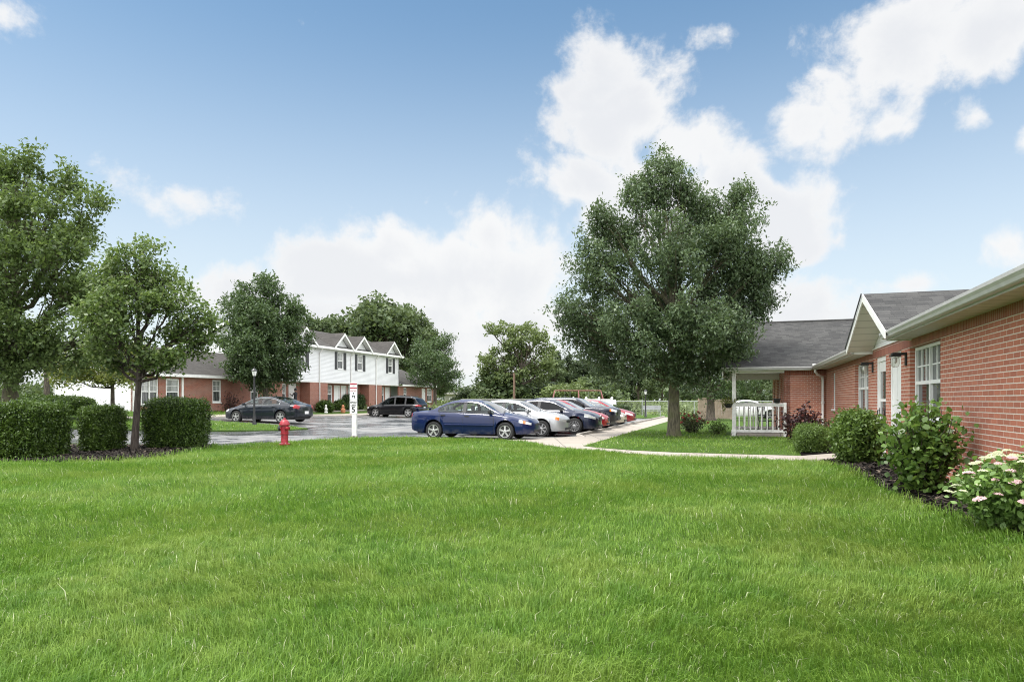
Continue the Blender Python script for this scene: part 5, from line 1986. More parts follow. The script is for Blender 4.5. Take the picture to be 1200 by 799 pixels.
def make_wheel(root, x, y, rw, width, style, side):
    """tyre (the wheel) and its rim as a sub-part; side +1 = left of the car"""
    wob = MB()
    hw = width / 2
    prof = [(rw * 0.66, -hw * 0.9), (rw * 0.9, -hw), (rw * 0.985, -hw * 0.75), (rw, -hw * 0.4), (rw, hw * 0.4), (rw * 0.985, hw * 0.75), (rw * 0.9, hw), (rw * 0.66, hw * 0.9)]
    wob.lathe(prof, 32, (0, 0, 0), 'y')
    w = wob.build('wheel', M['rubber'], root, smooth=True, angle=50)
    w.location = (x, y, rw)
    mb = MB()
    rr = rw * 0.67
    s = side
    yo = s * hw * 0.92
    ring = [(rr, yo - s * 0.02), (rr * 1.0, yo + s * 0.012), (rr * 0.93, yo + s * 0.010), (rr * 0.90, yo - s * 0.03)]
    b = len(mb.v)
    mb.lathe(ring, 32, (0, 0, 0), 'y')
    mb.f = [f for f in mb.f if len(f) == 4]
    n_sp = {'five': 5, 'cover': 7, 'many': 14, 'six': 6}[style]
    ws = {'five': 0.088, 'cover': 0.072, 'many': 0.026, 'six': 0.075}[style] * rr / 0.2 * 0.62
    for k in range(n_sp):
        t = 2 * math.pi * k / n_sp + 0.3
        c, sn = math.cos(t), math.sin(t)
        px, pz = -sn, c
        q = []
        for (r, hwid, dy) in ((rr * 0.12, ws * 0.42, 0.004), (rr * 0.93, ws * 0.62, 0.0)):
            for e in (-1, 1):
                q.append((c * r + px * hwid * e, yo + s * dy, sn * r + pz * hwid * e))
        a0, a1, b0, b1 = q
        lo = [(v[0], v[1] - s * 0.03, v[2]) for v in (a0, a1, b1, b0)]
        hi = [a0, a1, b1, b0]
        i = len(mb.v)
        mb.v += hi + lo
        mb.f += [(i, i + 1, i + 2, i + 3), (i + 4, i + 7, i + 6, i + 5), (i, i + 4, i + 5, i + 1), (i + 1, i + 5, i + 6, i + 2), (i + 2, i + 6, i + 7, i + 3), (i + 3, i + 7, i + 4, i)]
    mb.lathe([(rr * 0.26, yo - s * 0.02), (rr * 0.26, yo + s * 0.006), (rr * 0.16, yo + s * 0.014), (0.001, yo + s * 0.014)], 20, (0, 0, 0), 'y')
    me = mb.mesh('rim', smooth=False, uv=False)
    bm = bmesh.new()
    bm.from_mesh(me)
    bmesh.ops.recalc_face_normals(bm, faces=bm.faces[:])
    bm.to_mesh(me)
    bm.free()
    rim = link('rim', me, M['alloy'], w)
    bk = MB().lathe([(rr * 0.99, yo - s * 0.045), (rr * 0.99, yo - s * 0.04), (0.01, yo - s * 0.04)], 24, (0, 0, 0), 'y').build('brake_disc', M['dark_plastic'], w)
    return w


def make_car(name, d, paint, loc_ab, heading, label, cat='car', group=None, glass='glass_car'):
    x_, y_ = W(*loc_ab)
    root = empty(name, (x_, y_, h1(x_, y_) - 0.055), ROT + heading, label, cat, group)
    xr, xf = d['xr'], d['xf']
    wb0, wb1 = d['axles']
    rw = d['rw']
    ra = rw + 0.055
    Wd = d['w'] / 2
    step = 0.045
    xs = set(np.round(np.arange(xr, xf, step), 4)) | {xr, xf}
    for a in (wb0, wb1):
        for k in range(25):
            xs.add(round(a + ra * math.cos(math.pi * k / 24), 4))
    for k in range(1, 9):
        xs.add(round(xf - 0.12 * (k / 9) ** 2, 4))
        xs.add(round(xr + 0.10 * (k / 9) ** 2, 4))
    for k in ('bpil', 'door_f', 'door_r', 'head_x', 'tail_x', 'cpil'):
        for v in np.atleast_1d(d[k]): xs.add(round(float(v), 4))
    xs = sorted(xs)
    # drop stations that nearly coincide
    ys = [xs[0]]
    for v in xs[1:]:
        if v - ys[-1] > 0.0012: ys.append(v)
    xs = np.array(ys)
    ztop = smooth_interp(d['ztop'], xs)
    zsh = smooth_interp(d['zsh'], xs)
    zbot = np.interp(xs, [k[0] for k in d['zbot']], [k[1] for k in d['zbot']])
    wid = Wd * smooth_interp(d['plan'], xs)
    # both ends close in a rounded plan, so nose and tail have no flat plate
    nr = d.get('nose_r', 0.34)
    e = np.clip((xf - xs) / nr, 0, 1)
    wid = wid * np.clip(1 - (1 - e) ** 2.6, 0.0, 1) ** (1 / 2.6)
    e = np.clip((xs - xr) / d.get('tail_r', 0.20), 0, 1)
    wid = wid * np.clip(1 - (1 - e) ** 3.0, 0.0, 1) ** (1 / 3.0)
    wid = np.maximum(wid, 0.02)
    verts = []
    rows = 10
    for i, x in enumerate(xs):
        za = 0
        for a in (wb0, wb1):
            if abs(x - a) < ra: za = max(za, rw + math.sqrt(ra * ra - (x - a) ** 2))
        w = wid[i]
        zs, zt, zb = zsh[i], ztop[i], zbot[i]
        zmid = zb + (zs - zb) * 0.52
        zcr = zb + (zs - zb) * 0.80
        top = zs - 0.02
        sec = [(0.80 * w, zb), (0.945 * w, zb + 0.015), (0.985 * w, zb + 0.10), (1.0 * w, zmid), (0.985 * w, zcr), (0.955 * w, zs - 0.035), (0.915 * w, zs), (0.75 * w, zs + (zt - zs) * 0.55),
               (0.42 * w, zs + (zt - zs) * 0.92), (0.0, zt)]
        for r, (yy, zz) in enumerate(sec):
            if za and r <= 4:
                zz = max(zz, min(za + 0.012 * r, zs - 0.06 + 0.01 * r))
                if r == 0: yy = 0.86 * w
            verts.append((x, yy, zz))
    nS = len(xs)
    base = len(verts)
    verts += [(v[0], -v[1], v[2]) for v in verts[:base]]
    buckets = {}

    def put(key, f): buckets.setdefault(key, []).append(f)

    (x0d, x1d), (x2d, x3d) = d['door_r'], d['door_f']
    hx0, hx1 = d['head_x']
    tx0, tx1 = d['tail_x']
    cab0, cab1 = d['roof'][0][0], d['roof'][-1][0]
    hr, tr_ = d.get('head_rows', (4, 6)), d.get('tail_rows', (4, 6))
    for sd in (0, 1):
        o = base * sd
        for i in range(nS - 1):
            xm = (xs[i] + xs[i + 1]) / 2
            for r in range(rows - 1):
                f = (o + i * rows + r, o + (i + 1) * rows + r, o + (i + 1) * rows + r + 1, o + i * rows + r + 1)
                if sd: f = f[::-1]
                key = 'body'
                if 1 <= r <= 5:
                    if x0d < xm < x1d: key = ('door', 'r', sd)
                    elif x2d < xm < x3d: key = ('door', 'f', sd)
                if hr[0] <= r < hr[1] and hx0 < xm < hx1: key = ('headlight', sd)
                if hr[0] <= r < hr[1] and d.get('amber') and d['amber'][0] < xm < d['amber'][1]: key = ('indicator', sd)
                if tr_[0] <= r < tr_[1] and tx0 < xm < tx1: key = ('taillight', sd)
                if r >= 6 and cab0 + 0.10 < xm < cab1 - 0.25: key = 'interior'
                if r <= 2 and (xm > xf - 0.5 or xm < xr + 0.4) and d.get('dark_bumper'): key = ('bumper', xm > 0)
                put(key, f)
    # ends
    for i, key in ((0, 'body'), (nS - 1, 'body')):
        for r in range(rows - 1):
            q = (i * rows + r, i * rows + r + 1, base + i * rows + r + 1, base + i * rows + r)
            if i: q = q[::-1]
            put(('bumper', i > 0) if d.get('dark_bumper') and r <= 2 else key, q)
    body = link('body', mesh_from_faces('body', verts, buckets['body']), paint, root)
    for key, fs in buckets.items():
        if key == 'body': continue
        if key == 'interior':
            link('cabin_floor', mesh_from_faces('cabin_floor', verts, fs), M['dark_plastic'], root)
        elif key[0] == 'bumper':
            link('bumper', mesh_from_faces('bumper', verts, fs), M['dark_plastic'], root)
        elif key[0] == 'door':
            dr = link('door', mesh_from_faces('door', verts, fs), paint, root)
            # shut lines round the door
            lo = d['door_r'] if key[1] == 'r' else d['door_f']
            sgn = -1 if key[2] else 1
            mb = MB()
            for xx in lo:
                i = int(np.argmin(np.abs(xs - xx)))
                pth = []
                for r in range(1, 7):
                    v = verts[i * rows + r]
                    pth.append((v[0], sgn * (v[1] + 0.0005), v[2]))
                mb.tube(pth, 0.0055, 5)
            mb.build('door_seam', M['dark_plastic'], dr, uv=False)
            hx = lo[0] + 0.14 if True else 0
            i = int(np.argmin(np.abs(xs - hx)))
            v4, v5 = verts[i * rows + 4], verts[i * rows + 5]
            yy, zz = v4[1] * 0.5 + v5[1] * 0.5, v4[2] * 0.55 + v5[2] * 0.45
            MB().obox((hx, sgn * (yy + 0.012), zz), (0.17, 0.03, 0.038)).build('handle', M['dark_plastic'] if d.get('dark_handle', True) else paint, dr, bevel=0.008, uv=False)
        elif key[0] == 'headlight':
            link('headlight', mesh_from_faces('headlight', verts, fs), M['headlight'], root)
        elif key[0] == 'indicator':
            link('indicator', mesh_from_faces('indicator', verts, fs), M['amber'], root)
        elif key[0] == 'taillight':
            link('taillight', mesh_from_faces('taillight', verts, fs), M['red_lens'], root)
    # ---- cabin
    cs = sorted(set(np.round(np.linspace(cab0, cab1, 70), 4)) | {round(v, 4) for v in (*d['bpil'], *d['cpil'], *d.get('dpil', ()), d['glass0'], d['glass1'], d['wind'][0], d['wind'][1], d['rear'][0], d['rear'][1])})
    cs = np.array(cs)
    zroof = smooth_interp(d['roof'], cs)
    zroof[0] = d['roof'][0][1]
    zroof[-1] = d['roof'][-1][1]
    zb = np.interp(cs, xs, zsh) - 0.005
    wb = np.interp(cs, xs, wid) * 0.915
    cv = []
    crow = 8
    wr = d['wr']
    zmax = max(zroof)
    for i, x in enumerate(cs):
        zc = zroof[i]
        hgt = max(0.0, zc - zb[i])
        crown = min(0.055, hgt * 0.25)
        zedge = zc - crown
        t = min(1, hgt / (zmax - 0.9))
        ye = wb[i] + (wr - wb[i]) * t
        vlo = 0.03 / max(0.06, hgt)
        vhi = 1 - 0.065 / max(0.10, hgt)
        vhi = max(vhi, vlo + 0.02)
        vlo = min(vlo, 0.4)
        hz = zedge - zb[i]
        bulge = 0.012 * t

        def P_(v): return (x, wb[i] + (ye - wb[i]) * v + bulge * math.sin(math.pi * v), zb[i] + hz * v)
        cv += [P_(0), P_(vlo), P_(vhi), P_(1.0), (x, ye * 0.95, zedge + crown * 0.40), (x, ye * 0.80, zedge + crown * 0.72), (x, ye * 0.4, zedge + crown * 0.95), (x, 0, zc)]
    cb = len(cv)
    cv += [(v[0], -v[1], v[2]) for v in cv[:cb]]
    bk = {}
    pil = [d['bpil'], d['cpil']] + ([d['dpil']] if 'dpil' in d else [])
    for sd in (0, 1):
        o = cb * sd
        for i in range(len(cs) - 1):
            xm = (cs[i] + cs[i + 1]) / 2
            for r in range(crow - 1):
                f = (o + i * crow + r, o + (i + 1) * crow + r, o + (i + 1) * crow + r + 1, o + i * crow + r + 1)
                if sd: f = f[::-1]
                key = 'shell'
                if r == 1 and d['glass0'] < xm < d['glass1']:
                    pi_ = [k for k, p in enumerate(pil) if p[0] < xm < p[1]]
                    if pi_: key = ('pillar', pi_[0], sd)
                    else: key = ('side_window', sum(1 for p in pil if xm > p[1]), sd)
                elif r >= 4 and d['wind'][0] < xm < d['wind'][1]: key = 'windshield'
                elif r >= 4 and d['rear'][0] < xm < d['rear'][1]: key = 'rear_window'
                elif r in (1,) and (xm <= d['glass0'] or xm >= d['glass1']): key = 'shell'
                bk.setdefault(key, []).append(f)
    link('roof', mesh_from_faces('roof', cv, bk['shell']), paint, root)
    for key, fs in bk.items():
        if key in ('windshield', 'rear_window'):
            link(key, mesh_from_faces(key, cv, fs), M[d.get('wind_glass', 'glass_front')] if key == 'windshield' else M[glass], root)
        elif key[0] == 'pillar':
            link('door_pillar', mesh_from_faces('door_pillar', cv, fs), M['dark_plastic'], root)
        elif isinstance(key, tuple):
            link('side_window', mesh_from_faces('side_window', cv, fs), M[glass], root)
    # black seal round the side glass
    mb = MB()
    for sd in (1, -1):
        lo = [(cv[i * crow + 1][0], sd * (cv[i * crow + 1][1] + 0.003), cv[i * crow + 1][2]) for i in range(len(cs)) if d['glass0'] <= cs[i] <= d['glass1']]
        hi = [(cv[i * crow + 2][0], sd * (cv[i * crow + 2][1] + 0.003), cv[i * crow + 2][2]) for i in range(len(cs)) if d['glass0'] <= cs[i] <= d['glass1']]
        mb.tube(lo + hi[::-1] + [lo[0]], d.get('seal', 0.009), 5)
    mb.build('window_trim', M[d.get('seal_mat', 'dark_plastic')], root, uv=False)
    # mirrors
    for sd in (1, -1):
        xm = d['mirror'][0]
        yy = float(np.interp(xm, cs, wb)) + 0.085
        zz = d['mirror'][1]
        mb = MB()
        mb.obox((xm, sd * yy, zz), (0.10, 0.17, 0.115), (0, 0, sd * -0.15))
        mb.obox((xm + 0.01, sd * (yy - 0.10), zz - 0.035), (0.07, 0.12, 0.04))
        mb.build('mirror', M['dark_plastic'] if d.get('dark_mirror', True) else paint, root, bevel=0.022, uv=False, smooth=True)
    # underbody, lamps' dark surrounds, grille, plates, mouldings
    MB().box(xr + 0.25, xf - 0.3, -Wd * 0.70, Wd * 0.70, 0.19, 0.62).build('underbody', M['dark_plastic'], root, uv=False)
    mb = MB()
    for a in (wb0, wb1):
        for sd in (1, -1):
            mb.lathe([(ra + 0.01, sd * Wd * 0.70), (ra + 0.01, sd * Wd * 0.90)], 24, (a, 0, rw), 'y')
    mb.f = [f for f in mb.f if len(f) == 4 and min(mb.v[i][2] for i in f) > rw - 0.12]
    mb.build('wheel_arch_liner', M['dark_plastic'], root, uv=False)
    zt_f, zs_f = ztop[-1], zsh[-1]
    wf = float(np.interp(xf - 0.10, xs, wid))
    mb = MB()
    gz0, gz1 = d['grille']
    mb.obox((xf - 0.022, 0, (gz0 + gz1) / 2), (0.06, wf * d.get('grille_w', 0.9), gz1 - gz0))
    gr = mb.build('grille', M['dark_plastic'], root, bevel=0.012, uv=False)
    MB().obox((xf - 0.05, 0, zbot[-1] + 0.07), (0.12, wf * 1.3, 0.09)).build('air_intake', M['dark_plastic'], root, bevel=0.02, uv=False)
    if d.get('chrome'):
        MB().obox((xf + 0.012, 0, gz1 + 0.015), (0.04, wf * d.get('grille_w', 0.9) * 1.05, 0.03)).build('grille_trim', M['chrome'], root, bevel=0.008, uv=False)
    pz = zbot[0] + (zsh[0] - zbot[0]) * d.get('plate', 0.62)
    MB().obox((xr - 0.012, 0, pz), (0.02, 0.32, 0.15)).build('licence_plate', M['sign_white'], root, bevel=0.006, uv=False)
    if d.get('molding'):
        for sd in (1, -1):
            mb = MB()
            for (a, b) in (d['door_r'], d['door_f']):
                i0, i1 = int(np.argmin(np.abs(xs - (a if a == d['door_f'][0] else max(a, wb0 + ra + 0.06))))), int(np.argmin(np.abs(xs - b)))
                pth = [(xs[i], sd * (verts[i * rows + 3][1] + 0.004), d['molding'] + 0 * i) for i in range(i0, i1 + 1, 3)]
                mb.tube(pth, 0.026, 6)
            mb.build('side_molding', M['shutter'] if d.get('dark_mold') else paint, root, uv=False, smooth=True)
    # seats with headrests showing through the glass
    mb = MB()
    zs_ = float(np.interp(0, xs, zsh))
    for sx, n in ((d['bpil'][0] + 0.05, 2), (d['bpil'][0] - 0.85, 3)):
        for k in range(n):
            yy = (k - (n - 1) / 2) * (0.72 if n == 2 else 0.46)
            mb.obox((sx - 0.05, yy, zs_ - 0.02), (0.12, 0.46 if n == 2 else 0.44, 0.22), (0, -0.2, 0))
            mb.obox((sx - 0.10, yy, zs_ + 0.17), (0.09, 0.24, 0.16), (0, -0.2, 0))
    mb.build('seats', M['seat'], root, bevel=0.03, uv=False, smooth=True)
    mb = MB().box(d['wind'][1] - 0.55, d['wind'][1] - 0.12, -Wd * 0.75, Wd * 0.75, zs_ - 0.02, zs_ + 0.02)
    mb.build('dashboard', M['dark_plastic'], root, bevel=0.02, uv=False)
    for a in (wb0, wb1):
        for sd in (1, -1):
            make_wheel(root, a, sd * (Wd - d.get('ww', 0.20) / 2 - 0.018), rw, d.get('ww', 0.20), d.get('rim', 'five'), sd)
    for ex in d.get('extras', ()): ex(root, d, xs, verts, rows, paint)
    return root


SEDAN = dict(
    xr=-2.30, xf=2.24, axles=(-1.32, 1.32), rw=0.305, w=1.70,
    ztop=[(-2.30, 0.88), (-2.20, 0.985), (-2.0, 1.0), (-1.5, 1.02), (-1.2, 1.0), (1.0, 0.98), (1.15, 0.945), (1.55, 0.87), (1.95, 0.76), (2.12, 0.69), (2.24, 0.57)],
    zsh=[(-2.30, 0.84), (-2.18, 0.93), (-1.9, 0.95), (-1.2, 0.945), (0.2, 0.90), (1.0, 0.87), (1.5, 0.79), (1.95, 0.67), (2.12, 0.62), (2.24, 0.53)],
    zbot=[(-2.30, 0.36), (-2.1, 0.27), (-1.8, 0.21), (-0.9, 0.19), (0.9, 0.19), (1.75, 0.20), (2.05, 0.21), (2.24, 0.25)],
    plan=[(-2.30, 0.80), (-2.22, 0.90), (-2.0, 0.965), (-1.4, 1.0), (0.9, 1.0), (1.5, 0.985), (1.9, 0.93), (2.12, 0.83), (2.24, 0.70)],
    roof=[(-1.75, 0.99), (-1.62, 1.02), (-0.95, 1.31), (-0.6, 1.375), (-0.1, 1.385), (0.25, 1.345), (0.45, 1.29), (1.18, 0.92), (1.24, 0.90)],
    wr=0.56, glass0=-1.30, glass1=0.90, bpil=(-0.26, -0.13), cpil=(-1.02, -0.97), wind=(0.38, 1.17), rear=(-1.58, -0.86),
    door_f=(-0.20, 0.92), door_r=(-1.10, -0.20), head_x=(1.80, 2.16), tail_x=(-2.28, -2.17), mirror=(0.78, 0.97), grille=(0.50, 0.56), molding=0.51, dark_mold=False,
    amber=(1.93, 2.0), rim='five')


def variant(**kw):
    d = dict(SEDAN)
    d.update(kw)
    return d


def shift(keys, dz=0.0, dx=0.0, sx=1.0):
    return [(k[0] * sx + dx, k[1] + dz) for k in keys]


PAINT = {
    'blue': mat_carpaint('blue_paint', (0.004, 0.012, 0.060), 0.0), 'silver': mat_carpaint('silver_paint', (0.42, 0.43, 0.44), 0.35), 'navy': mat_carpaint('navy_paint', (0.008, 0.014, 0.040), 0.15),
    'red': mat_carpaint('red_paint', (0.38, 0.016, 0.028), 0.2), 'dark': mat_carpaint('midnight_paint', (0.008, 0.011, 0.024), 0.15), 'tan': mat_carpaint('champagne_paint', (0.46, 0.41, 0.34), 0.4),
    'wine': mat_carpaint('wine_paint', (0.24, 0.018, 0.028), 0.3), 'charcoal': mat_carpaint('charcoal_paint', (0.012, 0.016, 0.023), 0.15), 'black': mat_carpaint('black_paint', (0.008, 0.008, 0.010), 0.2),
}
GC_ = 'cars parked in a row at the sidewalk'


def spoiler(root, d, xs, verts, rows, paint):
    mb = MB()
    mb.obox((-2.10, 0, 1.065), (0.17, 1.28, 0.028), (0, -0.06, 0))
    mb.obox((-2.08, 0.52, 1.02), (0.10, 0.05, 0.09))
    mb.obox((-2.08, -0.52, 1.02), (0.10, 0.05, 0.09))
    mb.build('spoiler', paint, root, bevel=0.01, uv=False)


def wiper(root, d, xs, verts, rows, paint):
    mb = MB()
    x = d['wind'][1]
    mb.tube([(x + 0.02, -0.55, 0.955), (x - 0.10, 0.02, 1.01)], 0.010, 5)
    mb.tube([(x + 0.02, -0.02, 0.965), (x - 0.10, 0.50, 1.01)], 0.010, 5)
    mb.build('wipers', M['dark_plastic'], root, uv=False)


def small_badge(root, d, xs, verts, rows, paint):
    xf = d['xf']
    MB().lathe([(0.001, xf + 0.02), (0.045, xf + 0.02), (0.05, xf + 0.01), (0.05, xf)], 14, (0, 0, d['grille'][1] + 0.03), 'x').build('badge', M['chrome'], root, smooth=True, uv=False)


# near-side (right) wheels were measured; the car's middle lies half a width further in
def row_car(name, d, paint, front_axle, label, **kw):
    """front_axle: (a, b) of the near front wheel"""
    a = front_axle[0] - d['axles'][1]
    b = front_axle[1] + d['w'] / 2 - 0.1
    return make_car(name, d, paint, (a, b), 0.0, label, kw.pop('cat', 'car'), kw.pop('group', GC_), **kw)


f0 = to_ab(-0.22, 23.1)
row_car('parked_car', variant(extras=(spoiler, wiper), tail_r=0.14, roof=[(-1.55, 1.0), (-1.45, 1.03), (-0.86, 1.32), (-0.5, 1.385), (0.0, 1.39), (0.30, 1.345), (0.48, 1.29), (1.18, 0.92), (1.24, 0.90)], rear=(-1.39, -0.78), glass0=-1.16, cpil=(-0.93, -0.89)), PAINT['blue'], f0, 'dark blue four-door sedan with a rear spoiler, nearest of the parked row')
f1 = to_ab(1.10, 25.3)
row_car('parked_car', variant(rim='cover', molding=None, amber=(1.86, 1.98), head_x=(1.80, 2.16), dark_handle=False, dark_mirror=False, extras=(wiper,), grille=(0.52, 0.62), xf=2.16, w=1.69,
                              plan=[(-2.30, 0.80), (-2.22, 0.90), (-2.0, 0.965), (-1.4, 1.0), (0.9, 1.0), (1.5, 0.985), (1.9, 0.93), (2.05, 0.86), (2.16, 0.74)],
                              ztop=[(-2.30, 0.9), (-2.20, 1.0), (-2.0, 1.02), (-1.2, 1.02), (1.0, 1.0), (1.2, 0.955), (1.55, 0.90), (1.9, 0.82), (2.05, 0.75), (2.16, 0.64)],
                              zsh=[(-2.30, 0.84), (-2.18, 0.93), (-1.2, 0.95), (0.2, 0.92), (1.0, 0.90), (1.5, 0.84), (1.9, 0.74), (2.05, 0.69), (2.16, 0.60)]),
        PAINT['silver'], f1, 'silver four-door sedan parked beside the dark blue sedan')
f2 = to_ab(2.52, 27.5)
HATCH = variant(rim='many', molding=None, amber=None, rw=0.325, chrome=True, seal_mat='chrome', w=1.76, head_x=(1.72, 2.14), extras=(wiper, small_badge), grille=(0.50, 0.68), grille_w=0.8, dark_handle=False,
                ztop=[(-2.30, 0.9), (-2.20, 1.02), (-2.0, 1.04), (-1.2, 1.03), (1.0, 1.02), (1.2, 0.985), (1.6, 0.93), (1.95, 0.84), (2.12, 0.76), (2.24, 0.62)],
                zsh=[(-2.30, 0.86), (-2.18, 0.96), (-1.2, 0.97), (0.2, 0.94), (1.0, 0.92), (1.5, 0.86), (1.95, 0.76), (2.12, 0.69), (2.24, 0.58)],
                roof=[(-1.85, 1.0), (-1.72, 1.04), (-1.05, 1.34), (-0.6, 1.415), (-0.1, 1.425), (0.25, 1.385), (0.5, 1.32), (1.24, 0.96), (1.30, 0.94)], wind=(0.42, 1.22))
row_car('parked_car', HATCH, PAINT['navy'], f2, 'navy blue sedan with many-spoked alloy wheels and chrome window line', glass='glass_tint')
b0 = f2[1]
row_car('parked_car', variant(amber=None, rim='five', molding=None, dark_handle=False, dark_mirror=False, head_x=(1.78, 2.14), extras=(wiper,), grille=(0.42, 0.60), grille_w=0.7), PAINT['red'], (-9.35, b0 + 2.62),
        'bright red sedan between the navy sedan and the dark SUV')


def roof_rails(root, d, xs, verts, rows, paint):
    for s in (1, -1):
        z = max(k[1] for k in d['roof'])
        MB().tube([(-1.6, s * 0.52, z - 0.05), (-1.5, s * 0.52, z + 0.02), (0.1, s * 0.52, z + 0.02), (0.2, s * 0.52, z - 0.05)], 0.018, 6).build('roof_rail', M['dark_plastic'], root, uv=False, smooth=True)


SUV = variant(
    xr=-2.25, xf=2.25, axles=(-1.35, 1.40), rw=0.37, w=1.84, ww=0.23, rim='six', dark_bumper=True, molding=None, wr=0.64, glass0=-2.0, glass1=0.72,
    ztop=[(-2.25, 1.0), (-2.1, 1.06), (0.9, 1.10), (1.2, 1.09), (1.8, 1.05), (2.12, 1.01), (2.25, 0.92)],
    zsh=[(-2.25, 0.98), (-2.1, 1.02), (0.2, 1.02), (0.9, 1.02), (1.8, 0.97), (2.12, 0.93), (2.25, 0.86)],
    zbot=[(-2.25, 0.45), (-2.0, 0.34), (-0.9, 0.30), (0.9, 0.30), (1.9, 0.34), (2.25, 0.40)],
    plan=[(-2.25, 0.90), (-2.1, 0.96), (-1.4, 1.0), (0.9, 1.0), (1.7, 0.985), (2.05, 0.95), (2.25, 0.88)],
    roof=[(-2.22, 1.03), (-2.15, 1.15), (-1.98, 1.56), (-1.6, 1.63), (-0.2, 1.635), (0.2, 1.60), (0.36, 1.55), (1.02, 1.06), (1.08, 1.04)],
    bpil=(-0.30, -0.16), cpil=(-1.22, -1.08), wind=(0.32, 1.0), rear=(-2.16, -1.96), door_f=(-0.22, 0.84), door_r=(-1.15, -0.22), head_x=(2.02, 2.22), head_rows=(4, 6), tail_x=(-2.24, -2.12),
    mirror=(0.66, 1.14), grille=(0.66, 0.90), grille_w=1.1, amber=(1.94, 2.02), extras=(roof_rails,))
JEEP = dict(SUV)
JEEP.update(roof=[(-2.22, 1.0), (-2.15, 1.1), (-1.98, 1.43), (-1.6, 1.50), (-0.2, 1.505), (0.2, 1.48), (0.36, 1.44), (1.02, 1.04), (1.08, 1.02)], extras=())
row_car('parked_car', JEEP, PAINT['dark'], (-9.25, b0 + 5.15), 'tall midnight blue SUV with black bumper parked past the red sedan', cat='SUV', glass='glass_tint')
row_car('parked_car', variant(amber=None, rim='cover', dark_handle=False, extras=(wiper,)), PAINT['tan'], (-9.4, b0 + 7.75), 'champagne tan sedan parked past the dark SUV')
row_car('parked_car', variant(amber=None, rim='five', dark_handle=False, extras=(), grille=(0.46, 0.62)), PAINT['wine'], (-9.3, b0 + 10.4), 'dark wine red sedan, last of the parked row')

# charcoal saloon and black SUV on the far side, noses the other way
AUR = variant(
    xr=-2.42, xf=2.48, axles=(-1.42, 1.44), rw=0.325, w=1.86, ww=0.22, rim='five', molding=None, amber=None, dark_handle=False, dark_mirror=False, seal_mat='chrome', seal=0.007,
    ztop=[(-2.42, 0.86), (-2.30, 1.0), (-2.05, 1.05), (-1.5, 1.06), (1.0, 1.0), (1.2, 0.96), (1.7, 0.89), (2.15, 0.79), (2.35, 0.70), (2.48, 0.58)],
    zsh=[(-2.42, 0.80), (-2.28, 0.92), (-1.9, 0.965), (-1.2, 0.965), (0.2, 0.93), (1.0, 0.89), (1.6, 0.82), (2.1, 0.71), (2.35, 0.62), (2.48, 0.53)],
    zbot=[(-2.42, 0.36), (-2.2, 0.28), (-1.8, 0.22), (-0.9, 0.19), (0.9, 0.19), (1.85, 0.21), (2.25, 0.22), (2.48, 0.27)],
    plan=[(-2.42, 0.76), (-2.30, 0.88), (-2.0, 0.96), (-1.4, 1.0), (0.9, 1.0), (1.6, 0.98), (2.1, 0.90), (2.35, 0.80), (2.48, 0.66)],
    roof=[(-1.95, 1.03), (-1.82, 1.06), (-1.0, 1.36), (-0.6, 1.425), (-0.1, 1.435), (0.25, 1.40), (0.5, 1.33), (1.35, 0.95), (1.42, 0.93)],
    wr=0.60, glass0=-1.32, glass1=1.02, bpil=(-0.30, -0.16), cpil=(-1.30, -1.28), wind=(0.45, 1.32), rear=(-1.76, -0.95), door_f=(-0.23, 0.98), door_r=(-1.12, -0.23), head_x=(2.0, 2.40),
    tail_x=(-2.38, -2.16), tail_rows=(4, 7), mirror=(0.90, 1.0), grille=(0.40, 0.50), plate=0.42, extras=(wiper,))
ax, ay = -12.25, 36.2
a_, b_ = to_ab(ax, ay)
make_car('parked_car', AUR, PAINT['charcoal'], (a_ - 1.42, b_ + 0.83), math.pi, 'charcoal grey rounded saloon seen from behind beyond the red hydrant')
JRN = dict(SUV)
JRN.update(xr=-2.40, xf=2.45, axles=(-1.42, 1.45), w=1.84, rw=0.36, rim='five', dark_bumper=False, amber=None, dark_handle=False, tail_x=(-2.38, -2.05), tail_rows=(4, 6), head_x=(2.1, 2.4), glass0=-2.05, glass1=0.95,
           ztop=[(-2.40, 0.95), (-2.25, 1.04), (0.9, 1.06), (1.2, 1.05), (1.8, 0.98), (2.25, 0.86), (2.45, 0.70)],
           zsh=[(-2.40, 0.93), (-2.25, 1.0), (-1.0, 1.0), (0.2, 0.98), (0.9, 0.96), (1.8, 0.90), (2.25, 0.78), (2.45, 0.64)],
           zbot=[(-2.40, 0.42), (-2.1, 0.28), (-0.9, 0.24), (0.9, 0.24), (1.9, 0.25), (2.45, 0.30)],
           plan=[(-2.40, 0.84), (-2.25, 0.93), (-1.8, 0.985), (-1.4, 1.0), (0.9, 1.0), (1.7, 0.985), (2.2, 0.90), (2.45, 0.74)],
           roof=[(-2.36, 1.02), (-2.28, 1.10), (-1.95, 1.50), (-1.6, 1.63), (-0.4, 1.69), (0.1, 1.66), (0.4, 1.57), (1.28, 1.04), (1.34, 1.01)], rear=(-2.30, -1.92), wind=(0.42, 1.24), dpil=(-2.2, -2.12),
           mirror=(0.86, 1.10), grille=(0.62, 0.78), chrome=True, door_f=(-0.22, 0.95))
a_, b_ = to_ab(-8.06, 53.1)
make_car('parked_car', JRN, PAINT['black'], (a_ - 1.42, b_ + 0.82), math.pi, 'black SUV parked in front of the right end of the townhouses', 'SUV', glass='glass_tint')


